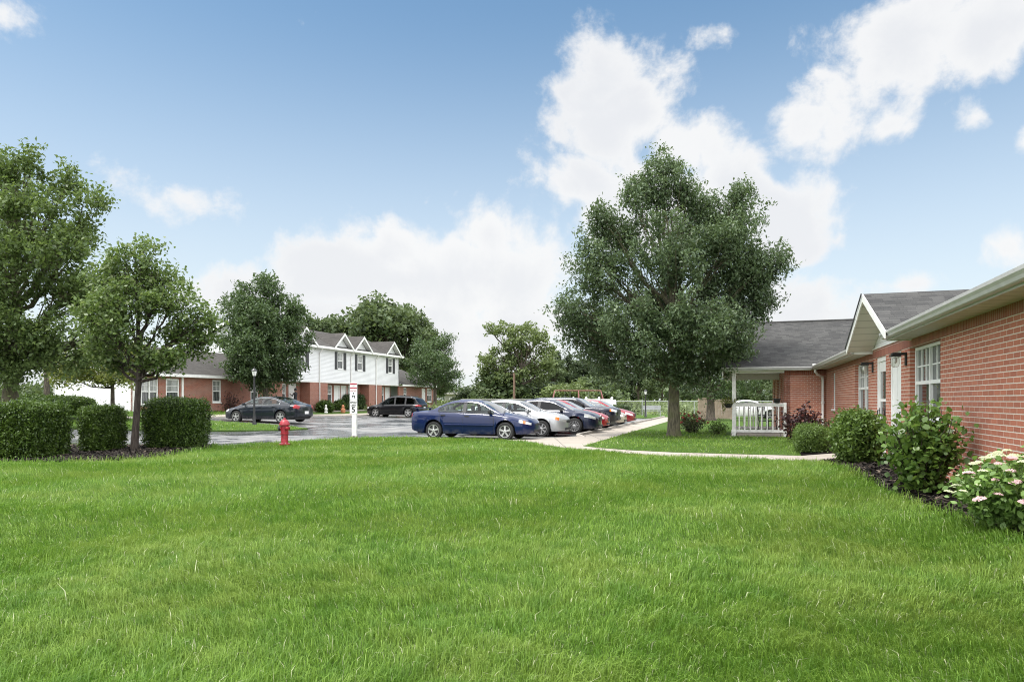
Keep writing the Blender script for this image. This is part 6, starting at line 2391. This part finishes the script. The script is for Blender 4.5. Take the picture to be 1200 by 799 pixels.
# ------------------------------------------------------------------ hydrant
x, y = (333.5 - 600) / 800 * 19.6, 19.6
hy = empty('fire_hydrant', (x, y, h1(x, y) + 0.03), 0.35, 'weathered red fire hydrant standing on the lawn edge', 'fire hydrant')
hs = 0.98
mb = MB()
mb.lathe([(0.155, 0.0), (0.155, 0.028), (0.105, 0.032), (0.10, 0.05), (0.098, 0.30), (0.125, 0.305), (0.125, 0.33), (0.105, 0.335), (0.108, 0.55), (0.135, 0.555), (0.150, 0.56), (0.150, 0.585), (0.145, 0.59)], 28)
mb.build('barrel', M['hydrant_red'], hy, smooth=True)
MB().lathe([(0.145, 0.591), (0.140, 0.61), (0.120, 0.655), (0.085, 0.70), (0.05, 0.725), (0.032, 0.73), (0.030, 0.765), (0.02, 0.77)], 28).build('bonnet', M['hydrant_red'], hy, smooth=True)
mb = MB()
for k in range(8):
    t = k * math.pi / 4 + 0.2
    mb.lathe([(0.013, 0.0285), (0.013, 0.045), (0.006, 0.05)], 6, (0.135 * math.cos(t), 0.135 * math.sin(t), 0))
    mb.lathe([(0.011, 0.545), (0.011, 0.555)], 6, (0.138 * math.cos(t), 0.138 * math.sin(t), 0))
mb.build('bolts', M['steel'], hy)
for (dx, dy, r, mt, nm) in ((-1, 0, 0.075, 'black', 'pumper_cap'), (0.45, -0.9, 0.05, 'hydrant_red', 'hose_cap'), (0.75, 0.65, 0.05, 'hydrant_red', 'hose_cap')):
    l = math.hypot(dx, dy)
    dx, dy = dx / l, dy / l
    mb = MB()
    pt = lambda s: (dx * s, dy * s, 0.47)
    mb.tube([pt(0.09), pt(0.125)], r * 0.8, 16)
    nz = mb.build('outlet', M['hydrant_red'], hy, smooth=True)
    mb = MB()
    mb.tube([pt(0.125), pt(0.13), pt(0.165), pt(0.175)], [r * 0.9, r, r, r * 0.8], 16)
    mb.tube([pt(0.175), pt(0.205)], r * 0.28, 5)
    mb.build(nm, M[mt], nz, smooth=True)

# ------------------------------------------------------------------ sign post
x, y = (415.5 - 600) / 800 * 24.2, 24.2
sp = empty('sign_post', (x, y, h1(x, y) + 0.02), 0, 'white square wooden post with two small stacked notice signs by the lot', 'sign post')
mb = MB()
mb.box(-0.08, 0.08, -0.08, 0.08, -0.12, 1.86)
mb.build('post', M['white_old'], sp, bevel=0.008)
MB().slab([(-0.09, -0.09, 1.861), (0.09, -0.09, 1.861), (0.09, 0.09, 1.861), (-0.09, 0.09, 1.861)], 0.0).build('post_cap', M['white_old'], sp) if False else None
MB().box(-0.10, 0.10, -0.10, 0.10, -0.10, 0.03).build('post_base', M['curb'], sp, bevel=0.01)
SGX = -0.02


def text(s, size, loc, mat, parent, name='lettering'):
    cu = bpy.data.curves.new('tmp_text', 'FONT')
    cu.body = s
    cu.size = size
    cu.align_x = 'CENTER'
    cu.align_y = 'CENTER'
    cu.extrude = 0.0008
    cu.offset = size * 0.03
    ob = bpy.data.objects.new('tmp_text', cu)
    dg = bpy.context.evaluated_depsgraph_get()
    me = bpy.data.meshes.new_from_object(ob)
    bpy.data.objects.remove(ob)
    o = bpy.data.objects.new(name, me)
    me.materials.clear()
    me.materials.append(mat)
    col.objects.link(o)
    o.parent = parent
    o.location = loc
    o.rotation_euler = (R(90), 0, 0)
    return o


mb = MB()
mb.box(SGX - 0.13, SGX + 0.13, -0.089, -0.0815, 0.82, 1.27)
s1 = mb.build('speed_sign', M['sign_white'], sp, bevel=0.003)
text('SPEED', 0.085, (SGX, -0.0905, 1.205), M['sign_black'], s1)
text('LIMIT', 0.085, (SGX, -0.0905, 1.105), M['sign_black'], s1)
text('5', 0.27, (SGX, -0.0905, 0.945), M['sign_black'], s1)
mb = MB()
mb.box(SGX - 0.13, SGX + 0.13, -0.089, -0.0815, 1.29, 1.90)
s2 = mb.build('notice_sign', M['sign_white'], sp, bevel=0.003)
mb = MB()
mb.box(SGX - 0.122, SGX + 0.122, -0.0925, -0.0895, 1.835, 1.885)
mb.box(SGX - 0.122, SGX + 0.122, -0.0925, -0.0895, 1.695, 1.735)
mb.build('red_band', M['sign_red'], s2)
mb = MB()
g = np.random.default_rng(9)


def scribble(mb, zc, hgt, x0, x1, n):
    w = (x1 - x0) / n
    for k in range(n):
        a = x0 + w * k
        mb.box(SGX + a + w * 0.12, SGX + a + w * 0.32, -0.0925, -0.0895, zc - hgt / 2, zc + hgt / 2)
        if k % 2: mb.box(SGX + a + w * 0.34, SGX + a + w * 0.8, -0.0925, -0.0895, zc + hgt * 0.25, zc + hgt / 2)
        else: mb.box(SGX + a + w * 0.34, SGX + a + w * 0.75, -0.0925, -0.0895, zc - hgt / 2, zc - hgt * 0.22)
        if k % 3: mb.box(SGX + a + w * 0.62, SGX + a + w * 0.8, -0.0925, -0.0895, zc - hgt / 2, zc + hgt * 0.2)


scribble(mb, 1.785, 0.045, -0.06, 0.06, 4)
mb.build('small_print', M['sign_grey'], s2)
mb = MB()
scribble(mb, 1.615, 0.05, -0.115, 0.115, 7)
mb.build('small_print', M['sign_red'], s2)
mb = MB()
# a little tow-truck-like pictogram reduced to its hook and bed
mb.box(SGX - 0.02, SGX + 0.02, -0.0925, -0.0895, 1.50, 1.55)
mb.box(SGX - 0.055, SGX + 0.055, -0.0925, -0.0895, 1.43, 1.455)
mb.box(SGX - 0.045, SGX - 0.015, -0.0925, -0.0895, 1.39, 1.429)
mb.box(SGX + 0.015, SGX + 0.05, -0.0925, -0.0895, 1.36, 1.429)
mb.build('small_print', M['sign_black'], s2)


# ------------------------------------------------------------------ street furniture further off
def lamp_post(px, Y, hgt, label):
    x = (px - 600) / 800 * Y
    r = empty('street_lamp', (x, Y, h1(x, Y)), 0.3, label, 'street lamp', 'post lamps')
    MB().lathe([(0.11, -0.1), (0.11, 0.06), (0.075, 0.12), (0.06, 0.5), (0.05, 0.55), (0.042, hgt - 0.38), (0.06, hgt - 0.36), (0.06, hgt - 0.33)], 14).build('pole', M['black'], r, smooth=True)
    MB().lathe([(0.07, hgt - 0.33), (0.125, hgt - 0.10), (0.12, hgt - 0.09)], 8).build('lantern_glass', M['lamp_white'], r)
    mb = MB().lathe([(0.15, hgt - 0.088), (0.15, hgt - 0.07), (0.06, hgt + 0.03), (0.02, hgt + 0.05), (0.02, hgt + 0.10), (0.005, hgt + 0.12)], 8)
    for k in range(4):
        t = k * math.pi / 2
        mb.tube([(0.075 * math.cos(t), 0.075 * math.sin(t), hgt - 0.33), (0.132 * math.cos(t), 0.132 * math.sin(t), hgt - 0.09)], 0.008, 5)
    mb.build('lantern_frame', M['black'], r)
    return r


M['lamp_white'] = plain('frosted_lamp_glass', (0.85, 0.85, 0.83), 0.25)
lamp_post(298, 34.0, 2.75, 'black post lamp in front of the charcoal saloon')
lamp_post(756.5, 54.0, 2.1, 'black post lamp at the far end of the sidewalk left of the shade tree trunk')

# utility pole, far buildings
x, Y = (602.5 - 600) / 800 * 88, 88
up = empty('utility_pole', (x, Y, -0.1), 0, 'thin brown wooden utility pole before the spreading tree', 'utility pole')
MB().tube([(0, 0, -0.2), (0, 0, 4.9)], [0.17, 0.14], 10).build('pole', M['pole_wood'], up, smooth=True)
Y = 118
x = (543 - 600) / 800 * Y
fb = empty('flat_building', (x, Y, -0.2), 0.1, 'low grey flat-roofed building far beyond the lot', 'building')
M['grey_wall'] = plain('grey_render', (0.33, 0.32, 0.30), 0.8, scale=0.8)
M['grey_dark'] = plain('dark_grey_render', (0.20, 0.19, 0.18), 0.8, scale=0.8)  # darker grey for the garage door, barrier board and posts
MB().box(-3.2, 4.6, 0, 6, 0, 2.5).build('wall', M['grey_wall'], fb)
MB().box(-3.6, 5.0, -0.4, 6.4, 2.5, 2.85).build('roof', M['grey_wall'], fb, bevel=0.03)
for k in range(3):
    f = MB().box(-2.4 + 2.4 * k, -1.2 + 2.4 * k, -0.05, 0.02, 0.9, 2.0).build('window', M['white'], fb)
    MB().box(-2.3 + 2.4 * k, -1.3 + 2.4 * k, -0.06, -0.051, 1.0, 1.9).build('pane', M['pane'], f)
MB().box(1.6, 4.4, -0.06, -0.003, 0.0, 2.3).build('garage_door', M['grey_dark'], fb)
Y = 108
x = (624 - 600) / 800 * Y
fh = empty('small_house', (x, Y, -0.2), -0.3, 'small pale blue-white house far behind the spreading tree', 'house')
MB().box(-2.0, 2.0, 0, 3, 0, 1.9).build('wall', M['siding'], fh)
mb = MB()
mb.slab([(-2.3, -0.3, 1.85), (2.3, -0.3, 1.85), (2.3, 1.5, 2.9), (-2.3, 1.5, 2.9)], 0.08)
mb.slab([(-2.3, 1.5, 2.9), (2.3, 1.5, 2.9), (2.3, 3.3, 1.85), (-2.3, 3.3, 1.85)], 0.08)
mb.build('roof', M['grey_wall'], fh)
f = MB().box(-1.2, -0.4, -0.04, 0.02, 0.8, 1.6).build('window', M['white'], fh)
MB().box(-1.12, -0.48, -0.05, -0.041, 0.88, 1.52).build('pane', M['pane'], f)
f = MB().box(0.5, 1.3, -0.04, 0.02, 0.8, 1.6).build('window', M['white'], fh)
MB().box(0.58, 1.22, -0.05, -0.041, 0.88, 1.52).build('pane', M['pane'], f)

# long low rail beyond the lot
Y = 70
x0, x1 = (540 - 600) / 800 * Y, (668 - 600) / 800 * Y
gr = empty('low_barrier', (0, Y, -0.05), 0, 'long low grey board barrier beyond the parked cars', 'barrier')
mb = MB()
mb.box(x0, x1, 0, 0.08, 0.72, 1.42)
mb.build('board', M['grey_dark'], gr, bevel=0.01)
MB().box(x0, x1, -0.03, 0.11, 1.42, 1.50).build('top_rail', M['grey_wall'], gr)
for k in range(7):
    x = x0 + (x1 - x0) * k / 6
    MB().box(x - 0.06, x + 0.06, 0.081, 0.2, 0, 1.42).build('post', M['grey_dark'], gr)

# white vinyl fence round the bins, and the swing frame behind
Y = 52.0
xa, xb = (672 - 600) / 800 * Y, (717 - 600) / 800 * Y
vf = empty('vinyl_fence', (0, Y, 0), 0, 'tall white vinyl fence panel beyond the dark SUV', 'fence')
mb = MB()
n = 3
for k in range(n):
    a = xa + (xb - xa) * k / n
    b = xa + (xb - xa) * (k + 1) / n
    p = MB()
    m_ = 14
    for q in range(m_):
        c0, c1 = a + (b - a) * q / m_, a + (b - a) * (q + 1) / m_
        p.box(c0 + 0.004, c1 - 0.002, -0.012, 0.012, 0.1, 1.32)
    p.box(a, b, -0.03, 0.03, 1.32, 1.40)
    p.box(a, b, -0.03, 0.03, 0.02, 0.1)
    p.build('panel', M['white'], vf)
for k in range(n + 1):
    x = xa + (xb - xa) * k / n
    MB().box(x - 0.07, x + 0.07, -0.07, 0.07, -0.1, 1.46).build('post', M['white'], vf)
    MB().lathe([(0.10, 1.46), (0.10, 1.49), (0.04, 1.55), (0.01, 1.57)], 8, (x, 0, 0)).build('post_cap', M['white'], vf)
MB().box(xb + 0.075, xb + 0.30, -0.03, 0.03, 1.0, 1.36).build('gate_stub', M['white'], vf)
Y = 60.0
s = Y / 800.0
sw = empty('swing_frame', (0, Y, -0.05), 0, 'faded red tubular swing frame with slanted end legs behind the parked cars', 'swing set')
zt = 1.3 + 12 * s
xl, xm_, xr_ = (650 - 600) * s, (678 - 600) * s, (704 - 600) * s
MB().tube([(xl, 0, zt), (xr_, 0, zt)], 0.042, 8).build('top_bar', M['swing_red'], sw, smooth=True)
for (xx, dx) in ((xl, -0.5), (xm_, 0.0), (xr_, 0.5)):
    for sy in (-1, 1):
        MB().tube([(xx, 0, zt), (xx + dx, sy * 1.1, 0)], 0.045, 8).build('leg', M['swing_red'], sw, smooth=True)
for k, xx in enumerate((xl + 0.9, xm_ + 0.9)):
    mb = MB()
    mb.tube([(xx, 0, zt), (xx, 0, 0.55)], 0.012, 5)
    mb.tube([(xx + 0.45, 0, zt), (xx + 0.45, 0, 0.55)], 0.012, 5)
    ch = mb.build('chain', M['steel'], sw)
    MB().box(xx - 0.02, xx + 0.47, -0.09, 0.09, 0.50, 0.55).build('seat', M['black'], ch)

# bench near the far lamp
Y = 56.0
x = (765 - 600) / 800 * Y
bn = empty('park_bench', (x, Y, 0.0), 0.1, 'grey bench on the grass beside the far post lamp', 'bench')
MB().box(-0.75, 0.75, -0.22, 0.22, 0.42, 0.46).build('seat', M['steel'], bn, bevel=0.01)
MB().box(-0.75, 0.75, 0.22, 0.26, 0.52, 0.88).build('backrest', M['steel'], bn, bevel=0.01)
for sx in (-1, 1):
    MB().tube([(sx * 0.6, -0.18, 0.42), (sx * 0.6, -0.2, 0)], 0.03, 6).build('leg', M['steel'], bn)
    MB().tube([(sx * 0.6, 0.24, 0.85), (sx * 0.6, 0.26, 0)], 0.03, 6).build('leg', M['steel'], bn)

# chain-link fence
Y = 60.5
xa, xb = (722 - 600) / 800 * Y, (905 - 600) / 800 * Y
cf = empty('wire_fence', (0, Y, -0.05), 0, 'chain-link wire fence on steel posts before the meadow', 'fence')
HF = 1.28
n = 6
for k in range(n + 1):
    x = xa + (xb - xa) * k / n
    MB().tube([(x, 0, 0), (x, 0, HF + 0.05)], 0.04, 8).build('post', M['steel'], cf, smooth=True)
MB().tube([(xa, 0, HF), (xb, 0, HF)], 0.03, 6).build('top_rail', M['steel'], cf, smooth=True)
mb = MB()
m_ = int((xb - xa) / 0.16)
for k in range(-8, m_):
    for sg in (1, -1):
        c0 = xa + k * 0.16
        p0, p1 = (c0, 0.02 * sg, 0.05), (c0 + HF * 0.95, 0.02 * sg, HF)
        if sg < 0: p0, p1 = (c0 + HF * 0.95, 0.02 * sg, 0.05), (c0, 0.02 * sg, HF)
        if min(p0[0], p1[0]) < xa or max(p0[0], p1[0]) > xb: continue
        mb.tube([p0, p1], 0.0035, 3, cap=False)
mb.build('wire_mesh', M['steel'], cf, uv=False)

# tan screening panels behind the second tree
Y = 46.5
for (p0, p1, top, lab, rz) in ((819, 832, 466, 'tan screen panel left of the second tree trunk', 0.15), (838, 857, 468, 'wider tan screen panel right of the second tree trunk', -0.1)):
    xa, xb = (p0 - 600) / 800 * Y, (p1 - 600) / 800 * Y
    h_ = 1.3 + (469 - top) / 800 * Y
    t_ = empty('screen_panel', ((xa + xb) / 2, Y, 0.0), rz, lab, 'screen panel', 'tan screen panels')
    w_ = (xb - xa) / 2
    mb = MB()
    k = 5
    for i in range(k):
        a, b = -w_ + 2 * w_ * i / k, -w_ + 2 * w_ * (i + 1) / k
        mb.box(a + 0.005, b - 0.005, -0.015, 0.015, 0.04, h_ - 0.06)
    mb.build('boards', M['tan_wood'], t_, bevel=0.004)
    MB().box(-w_ - 0.02, w_ + 0.02, -0.035, 0.035, h_ - 0.06, h_).build('cap_rail', M['tan_wood'], t_)
    for s_ in (-1, 1): MB().box(s_ * w_ - 0.045, s_ * w_ + 0.045, 0.02, 0.11, -0.1, h_ - 0.062).build('post', M['tan_wood'], t_)
# white car seen through the porch
X_, Y_ = (878 - 600) / 800 * 50.0, 50.0
a_, b_ = to_ab(X_, Y_)
make_car('parked_car', variant(amber=None, extras=(), molding=None), mat_carpaint('white_paint', (0.74, 0.74, 0.74), 0.1), (a_, b_), 0.1, 'white car seen through the porch railing', 'car')


# ------------------------------------------------------------------ person at the townhouse door
def person(loc, rz, label):
    root = empty('person', loc, rz, label, 'person')
    V, E, S = [], [], []

    def v(p, r, parent=None):
        V.append(p)
        S.append(r)
        if parent is not None: E.append((parent, len(V) - 1))
        return len(V) - 1
    # pelvis is the root; faces -y, right hand raised to the door
    pel = v((0, 0, 0.95), (0.15, 0.11))
    wst = v((0, 0.0, 1.10), (0.135, 0.10), pel)
    che = v((0, 0.01, 1.32), (0.165, 0.115), wst)
    nb = v((0, 0.01, 1.48), (0.065, 0.06), che)
    nk = v((0, -0.01, 1.56), (0.055, 0.055), nb)
    hd = v((0, -0.03, 1.66), (0.085, 0.10), nk)
    v((0, -0.02, 1.76), (0.065, 0.075), hd)
    for s in (-1, 1):
        hp = v((s * 0.10, 0, 0.88), (0.095, 0.095), pel)
        kn = v((s * 0.11, -0.02, 0.48), (0.06, 0.065), hp)
        an = v((s * 0.11, 0.02, 0.09), (0.045, 0.05), kn)
        v((s * 0.12, -0.13, 0.05), (0.04, 0.035), an)
        sh = v((s * 0.19, 0.01, 1.42), (0.06, 0.06), che)
        if s < 0:
            el = v((-0.30, -0.10, 1.24), (0.045, 0.045), sh)
            wr = v((-0.22, -0.30, 1.36), (0.030, 0.030), el)
            dirv = Vector((0.10, -0.35, 0.5)).normalized()
        else:
            el = v((0.33, -0.04, 1.20), (0.045, 0.045), sh)
            wr = v((0.24, -0.24, 1.30), (0.030, 0.030), el)
            dirv = Vector((-0.1, -0.5, 0.35)).normalized()
        pc = Vector(V[wr]) + dirv * 0.07
        pm = v(tuple(pc), (0.035, 0.018), wr)
        side = dirv.cross(Vector((0, 0, 1))).normalized()
        for k, ln in enumerate((0.068, 0.078, 0.072, 0.058)):
            o = side * ((k - 1.5) * 0.019)
            b = v(tuple(pc + dirv * 0.035 + o), (0.009, 0.009), pm)
            v(tuple(pc + dirv * (0.035 + ln) + o + Vector((0, 0.01, -0.01))), (0.008, 0.008), b)
        tb = v(tuple(pc - side * 0.035 * s), (0.010, 0.010), pm)
        v(tuple(pc - side * 0.06 * s + dirv * 0.03), (0.009, 0.009), tb)
    me = bpy.data.meshes.new('body')
    me.from_pydata(V, E, [])
    ob = bpy.data.objects.new('tmp_body', me)
    col.objects.link(ob)
    ob.modifiers.new('s', 'SKIN')
    sv = me.skin_vertices[0].data
    for i, r in enumerate(S):
        sv[i].radius = r
        sv[i].use_root = (i == 0)
    sd = ob.modifiers.new('d', 'SUBSURF')
    sd.levels = sd.render_levels = 2
    dg = bpy.context.evaluated_depsgraph_get()
    dg.update()
    me2 = bpy.data.meshes.new_from_object(ob.evaluated_get(dg))
    bpy.data.objects.remove(ob)
    me2.name = 'body'
    me2.polygons.foreach_set('use_smooth', [True] * len(me2.polygons))
    me2.materials.clear()
    for k in ('cloth_dark', 'cloth_trousers', 'skin'): me2.materials.append(M[k])
    for p in me2.polygons:
        z, y, x = p.center.z, p.center.y, p.center.x
        idx = 0
        if z < 0.98 and abs(x) < 0.28: idx = 1
        if z > 1.53 or (abs(x) < 0.45 and y < -0.285 and z > 1.1): idx = 2
        p.material_index = idx
    link('body', me2, None, root)
    mb = MB()
    for i in range(7):
        for j in range(14):
            pass
    mb.lathe([(0.095, 1.62), (0.108, 1.68), (0.10, 1.75), (0.075, 1.80), (0.03, 1.825)], 18, (0, 0.015, 0))
    mb.build('hair', M['black'], root, smooth=True, uv=False)
    return root


M['cloth_dark'] = plain('black_jacket', (0.015, 0.016, 0.020), 0.8)
M['cloth_trousers'] = plain('dark_trousers', (0.02, 0.024, 0.035), 0.8)
M['skin'] = plain('skin', (0.35, 0.20, 0.14), 0.5)
dv = Matrix.Rotation(ROT, 3, 'Z') @ Vector((-0.42, -1.85, 0))
person((tx + dv.x, ty + dv.y, 0.44), ROT - math.pi / 2, 'person in dark clothes standing at the white townhouse door behind the charcoal saloon')

# ------------------------------------------------------------------ sky, sun, camera
SUN_EL, SUN_AZ = R(67), R(-125)      # azimuth clockwise from +Y: high, from the left and a little behind
world = bpy.data.worlds.new('World')
scene.world = world
world.use_nodes = True
nt = world.node_tree
for n in list(nt.nodes): nt.nodes.remove(n)
wo_ = nt.nodes.new('ShaderNodeOutputWorld')
bg = nt.nodes.new('ShaderNodeBackground')
nt.links.new(bg.outputs[0], wo_.inputs[0])
sky = nt.nodes.new('ShaderNodeTexSky')
sky.sky_type = 'NISHITA'
sky.sun_disc = False
sky.sun_elevation = SUN_EL
sky.sun_rotation = SUN_AZ
sky.air_density = 1.0
sky.dust_density = 1.2
sky.ozone_density = 1.5
tc = nt.nodes.new('ShaderNodeTexCoord')
nrm = nt.nodes.new('ShaderNodeVectorMath')
nrm.operation = 'NORMALIZE'
nt.links.new(tc.outputs['Generated'], nrm.inputs[0])
dirv = nrm.outputs[0]
sep = nt.nodes.new('ShaderNodeSeparateXYZ')
nt.links.new(dirv, sep.inputs[0])
az = mathn(nt, 'ARCTAN2', sep.outputs[0], sep.outputs[1])
el = mathn(nt, 'ARCSINE', sep.outputs[2])
cmb = nt.nodes.new('ShaderNodeCombineXYZ')
nt.links.new(az, cmb.inputs[0])
nt.links.new(el, cmb.inputs[1])
ae = cmb.outputs[0]
# billows: fine noise bends the outlines
nz1 = noise(nt, dirv, 6.5, 11, 0.62, 0.2)
nz2 = noise(nt, dirv, 3.2, 5, 0.55, 0.0)
CLOUDS = [  # azimuth and elevation in degrees, half-widths, weight
]


def cl(px, py, rx, ry, w=1.0):
    d = px - 600
    a = math.degrees(math.atan2(d, 800))
    e = math.degrees(math.atan2(469 - py, math.hypot(800, d)))
    k = 57.3 / math.hypot(800, d)
    CLOUDS.append((a, e, rx * k * 800 / math.hypot(800, d), ry * k, w))


cl(-10, 10, 75, 40, 1.0)
cl(222, 236, 110, 50, 0.82)
cl(290, 345, 120, 48, 1.1); cl(400, 320, 120, 58, 1.15); cl(470, 285, 90, 55, 1.05); cl(575, 275, 80, 52, 1.1); cl(480, 240, 50, 40, 0.6); cl(545, 320, 140, 70, 1.2); cl(440, 390, 240, 60, 1.15); cl(600, 390, 120, 60, 1.0)
cl(705, 90, 82, 66, 1.05); cl(735, 135, 110, 62, 1.15); cl(805, 165, 90, 60, 1.1); cl(690, 215, 110, 46, 0.95); cl(630, 210, 50, 34, 0.75); cl(760, 230, 120, 70, 1.1); cl(860, 215, 70, 60, 1.05); cl(935, 252, 72, 58, 1.15)
cl(1060, 35, 150, 66, 1.15); cl(1160, 30, 120, 60, 1.15); cl(960, 135, 88, 62, 1.15); cl(1040, 150, 58, 36, 0.9); cl(1062, 150, 30, 26, 0.8)
cl(845, 38, 75, 26, 0.50); cl(1140, 130, 52, 30, 0.55); cl(1185, 295, 52, 42, 1.05); cl(1205, 165, 24, 26, 0.9)
cl(955, 362, 90, 46, 1.05); cl(1060, 335, 80, 26, 0.9); cl(870, 390, 90, 40, 0.9); cl(1130, 390, 120, 34, 0.7)
acc = None
for (a, e, ra_, re_, w) in CLOUDS:
    s = nt.nodes.new('ShaderNodeVectorMath')
    s.operation = 'SUBTRACT'
    nt.links.new(ae, s.inputs[0])
    s.inputs[1].default_value = (R(a), R(e), 0)
    m = nt.nodes.new('ShaderNodeVectorMath')
    m.operation = 'MULTIPLY'
    nt.links.new(s.outputs[0], m.inputs[0])
    m.inputs[1].default_value = (1 / R(ra_), 1 / R(re_), 0)
    l = nt.nodes.new('ShaderNodeVectorMath')
    l.operation = 'LENGTH'
    nt.links.new(m.outputs[0], l.inputs[0])
    b = mathn(nt, 'MULTIPLY', mathn(nt, 'SUBTRACT', 1.0, mathn(nt, 'MULTIPLY', l.outputs['Value'], 0.72), True), w)
    acc = b if acc is None else mathn(nt, 'MAXIMUM', acc, b)
# broken cloud over the unseen rest of the dome, thickened to light the scene
away = mathn(nt, 'MAXIMUM', ramp(nt, mathn(nt, 'ABSOLUTE', az), R(40), R(52)), ramp(nt, el, R(31), R(38)))
gen = mathn(nt, 'MULTIPLY', mathn(nt, 'ADD', mathn(nt, 'MULTIPLY', ramp(nt, nz2, 0.30, 0.55), 0.7), 0.35), away)
acc = mathn(nt, 'MAXIMUM', acc, gen)
nz3 = noise(nt, dirv, 26.0, 6, 0.6, 0.3)
acc = mathn(nt, 'ADD', acc, mathn(nt, 'MULTIPLY', mathn(nt, 'SUBTRACT', nz3, 0.5), 0.55))
dens = mathn(nt, 'ADD', acc, mathn(nt, 'MULTIPLY', mathn(nt, 'SUBTRACT', nz1, 0.5), 2.0))
mask = ramp(nt, dens, 0.33, 0.72)
thick = ramp(nt, mathn(nt, 'ADD', dens, mathn(nt, 'MULTIPLY', mathn(nt, 'SUBTRACT', nz2, 0.5), 1.6)), 0.55, 1.2)
ccol = mixc(nt, thick, (1.0, 1.0, 1.0), (0.90, 0.91, 0.935))
# cloud outside the view is set brighter, most overhead, as added fill light
ovh = mathn(nt, 'ADD', 0.45, mathn(nt, 'MULTIPLY', ramp(nt, el, R(-4), R(38)), 0.55))
lev = mathn(nt, 'ADD', CL_FAR, mathn(nt, 'MULTIPLY', mathn(nt, 'MULTIPLY', away, ovh), CL_FILL - CL_FAR))
cc = nt.nodes.new('ShaderNodeVectorMath')
cc.operation = 'SCALE'
nt.links.new(ccol, cc.inputs[0])
nt.links.new(lev, cc.inputs['Scale'])
sk = nt.nodes.new('ShaderNodeVectorMath')
sk.operation = 'SCALE'
nt.links.new(sky.outputs[0], sk.inputs[0])
sk.inputs['Scale'].default_value = SKY_S
hs_ = nt.nodes.new('ShaderNodeHueSaturation')
hs_.inputs['Saturation'].default_value = SKY_SAT
nt.links.new(mixc(nt, 1.0, sk.outputs[0], (0.98, 1.07, 0.99), 'MULTIPLY'), hs_.inputs['Color'])
# milky air towards the horizon
hz = mathn(nt, 'SUBTRACT', 1.0, ramp(nt, el, R(-3), R(33)))
skc = mixc(nt, mathn(nt, 'MULTIPLY', hz, 0.85), hs_.outputs[0], (CL_FAR * 0.93, CL_FAR * 0.97, CL_FAR * 1.02))
fin = mixc(nt, mathn(nt, 'MULTIPLY', mask, 0.93), skc, cc.outputs[0])
fs_ = nt.nodes.new('ShaderNodeVectorMath')
fs_.operation = 'SCALE'
nt.links.new(fin, fs_.inputs[0])
fs_.inputs['Scale'].default_value = 10.0
nt.links.new(fs_.outputs[0], bg.inputs[0])
bg.inputs[1].default_value = 0.1

sun = bpy.data.lights.new('sun', 'SUN')
sun.energy = SUN_E
sun.angle = R(SUN_A)
sun.color = (1.0, 0.96, 0.90)
so_ = bpy.data.objects.new('sun', sun)
col.objects.link(so_)
sd_ = Vector((math.sin(SUN_AZ) * math.cos(SUN_EL), math.cos(SUN_AZ) * math.cos(SUN_EL), math.sin(SUN_EL)))
so_.rotation_euler = (-sd_).to_track_quat('-Z', 'Y').to_euler()

cam = bpy.data.cameras.new('camera')
cam.sensor_width = 36
cam.lens = 24
cam.shift_y = 69.5 / 1200
cam.clip_end = 4000
cam.clip_start = 0.05
co_ = bpy.data.objects.new('camera', cam)
col.objects.link(co_)
co_.location = (0, 0, CAM_Z)
co_.rotation_euler = (R(90), 0, 0)
scene.camera = co_
scene.view_settings.view_transform = 'Standard'
scene.view_settings.look = 'None'
scene.view_settings.gamma = 1
scene.view_settings.exposure = EXPO
scene.render.engine = 'CYCLES'
scene.cycles.max_bounces = 7
scene.cycles.transparent_max_bounces = 10
scene.cycles.use_denoising = True
scene.cycles.denoising_input_passes = 'RGB_ALBEDO_NORMAL'
scene.cycles.denoising_prefilter = 'NONE'
scene.cycles.pixel_filter_type = 'BLACKMAN_HARRIS'
scene.cycles.filter_width = 1.05
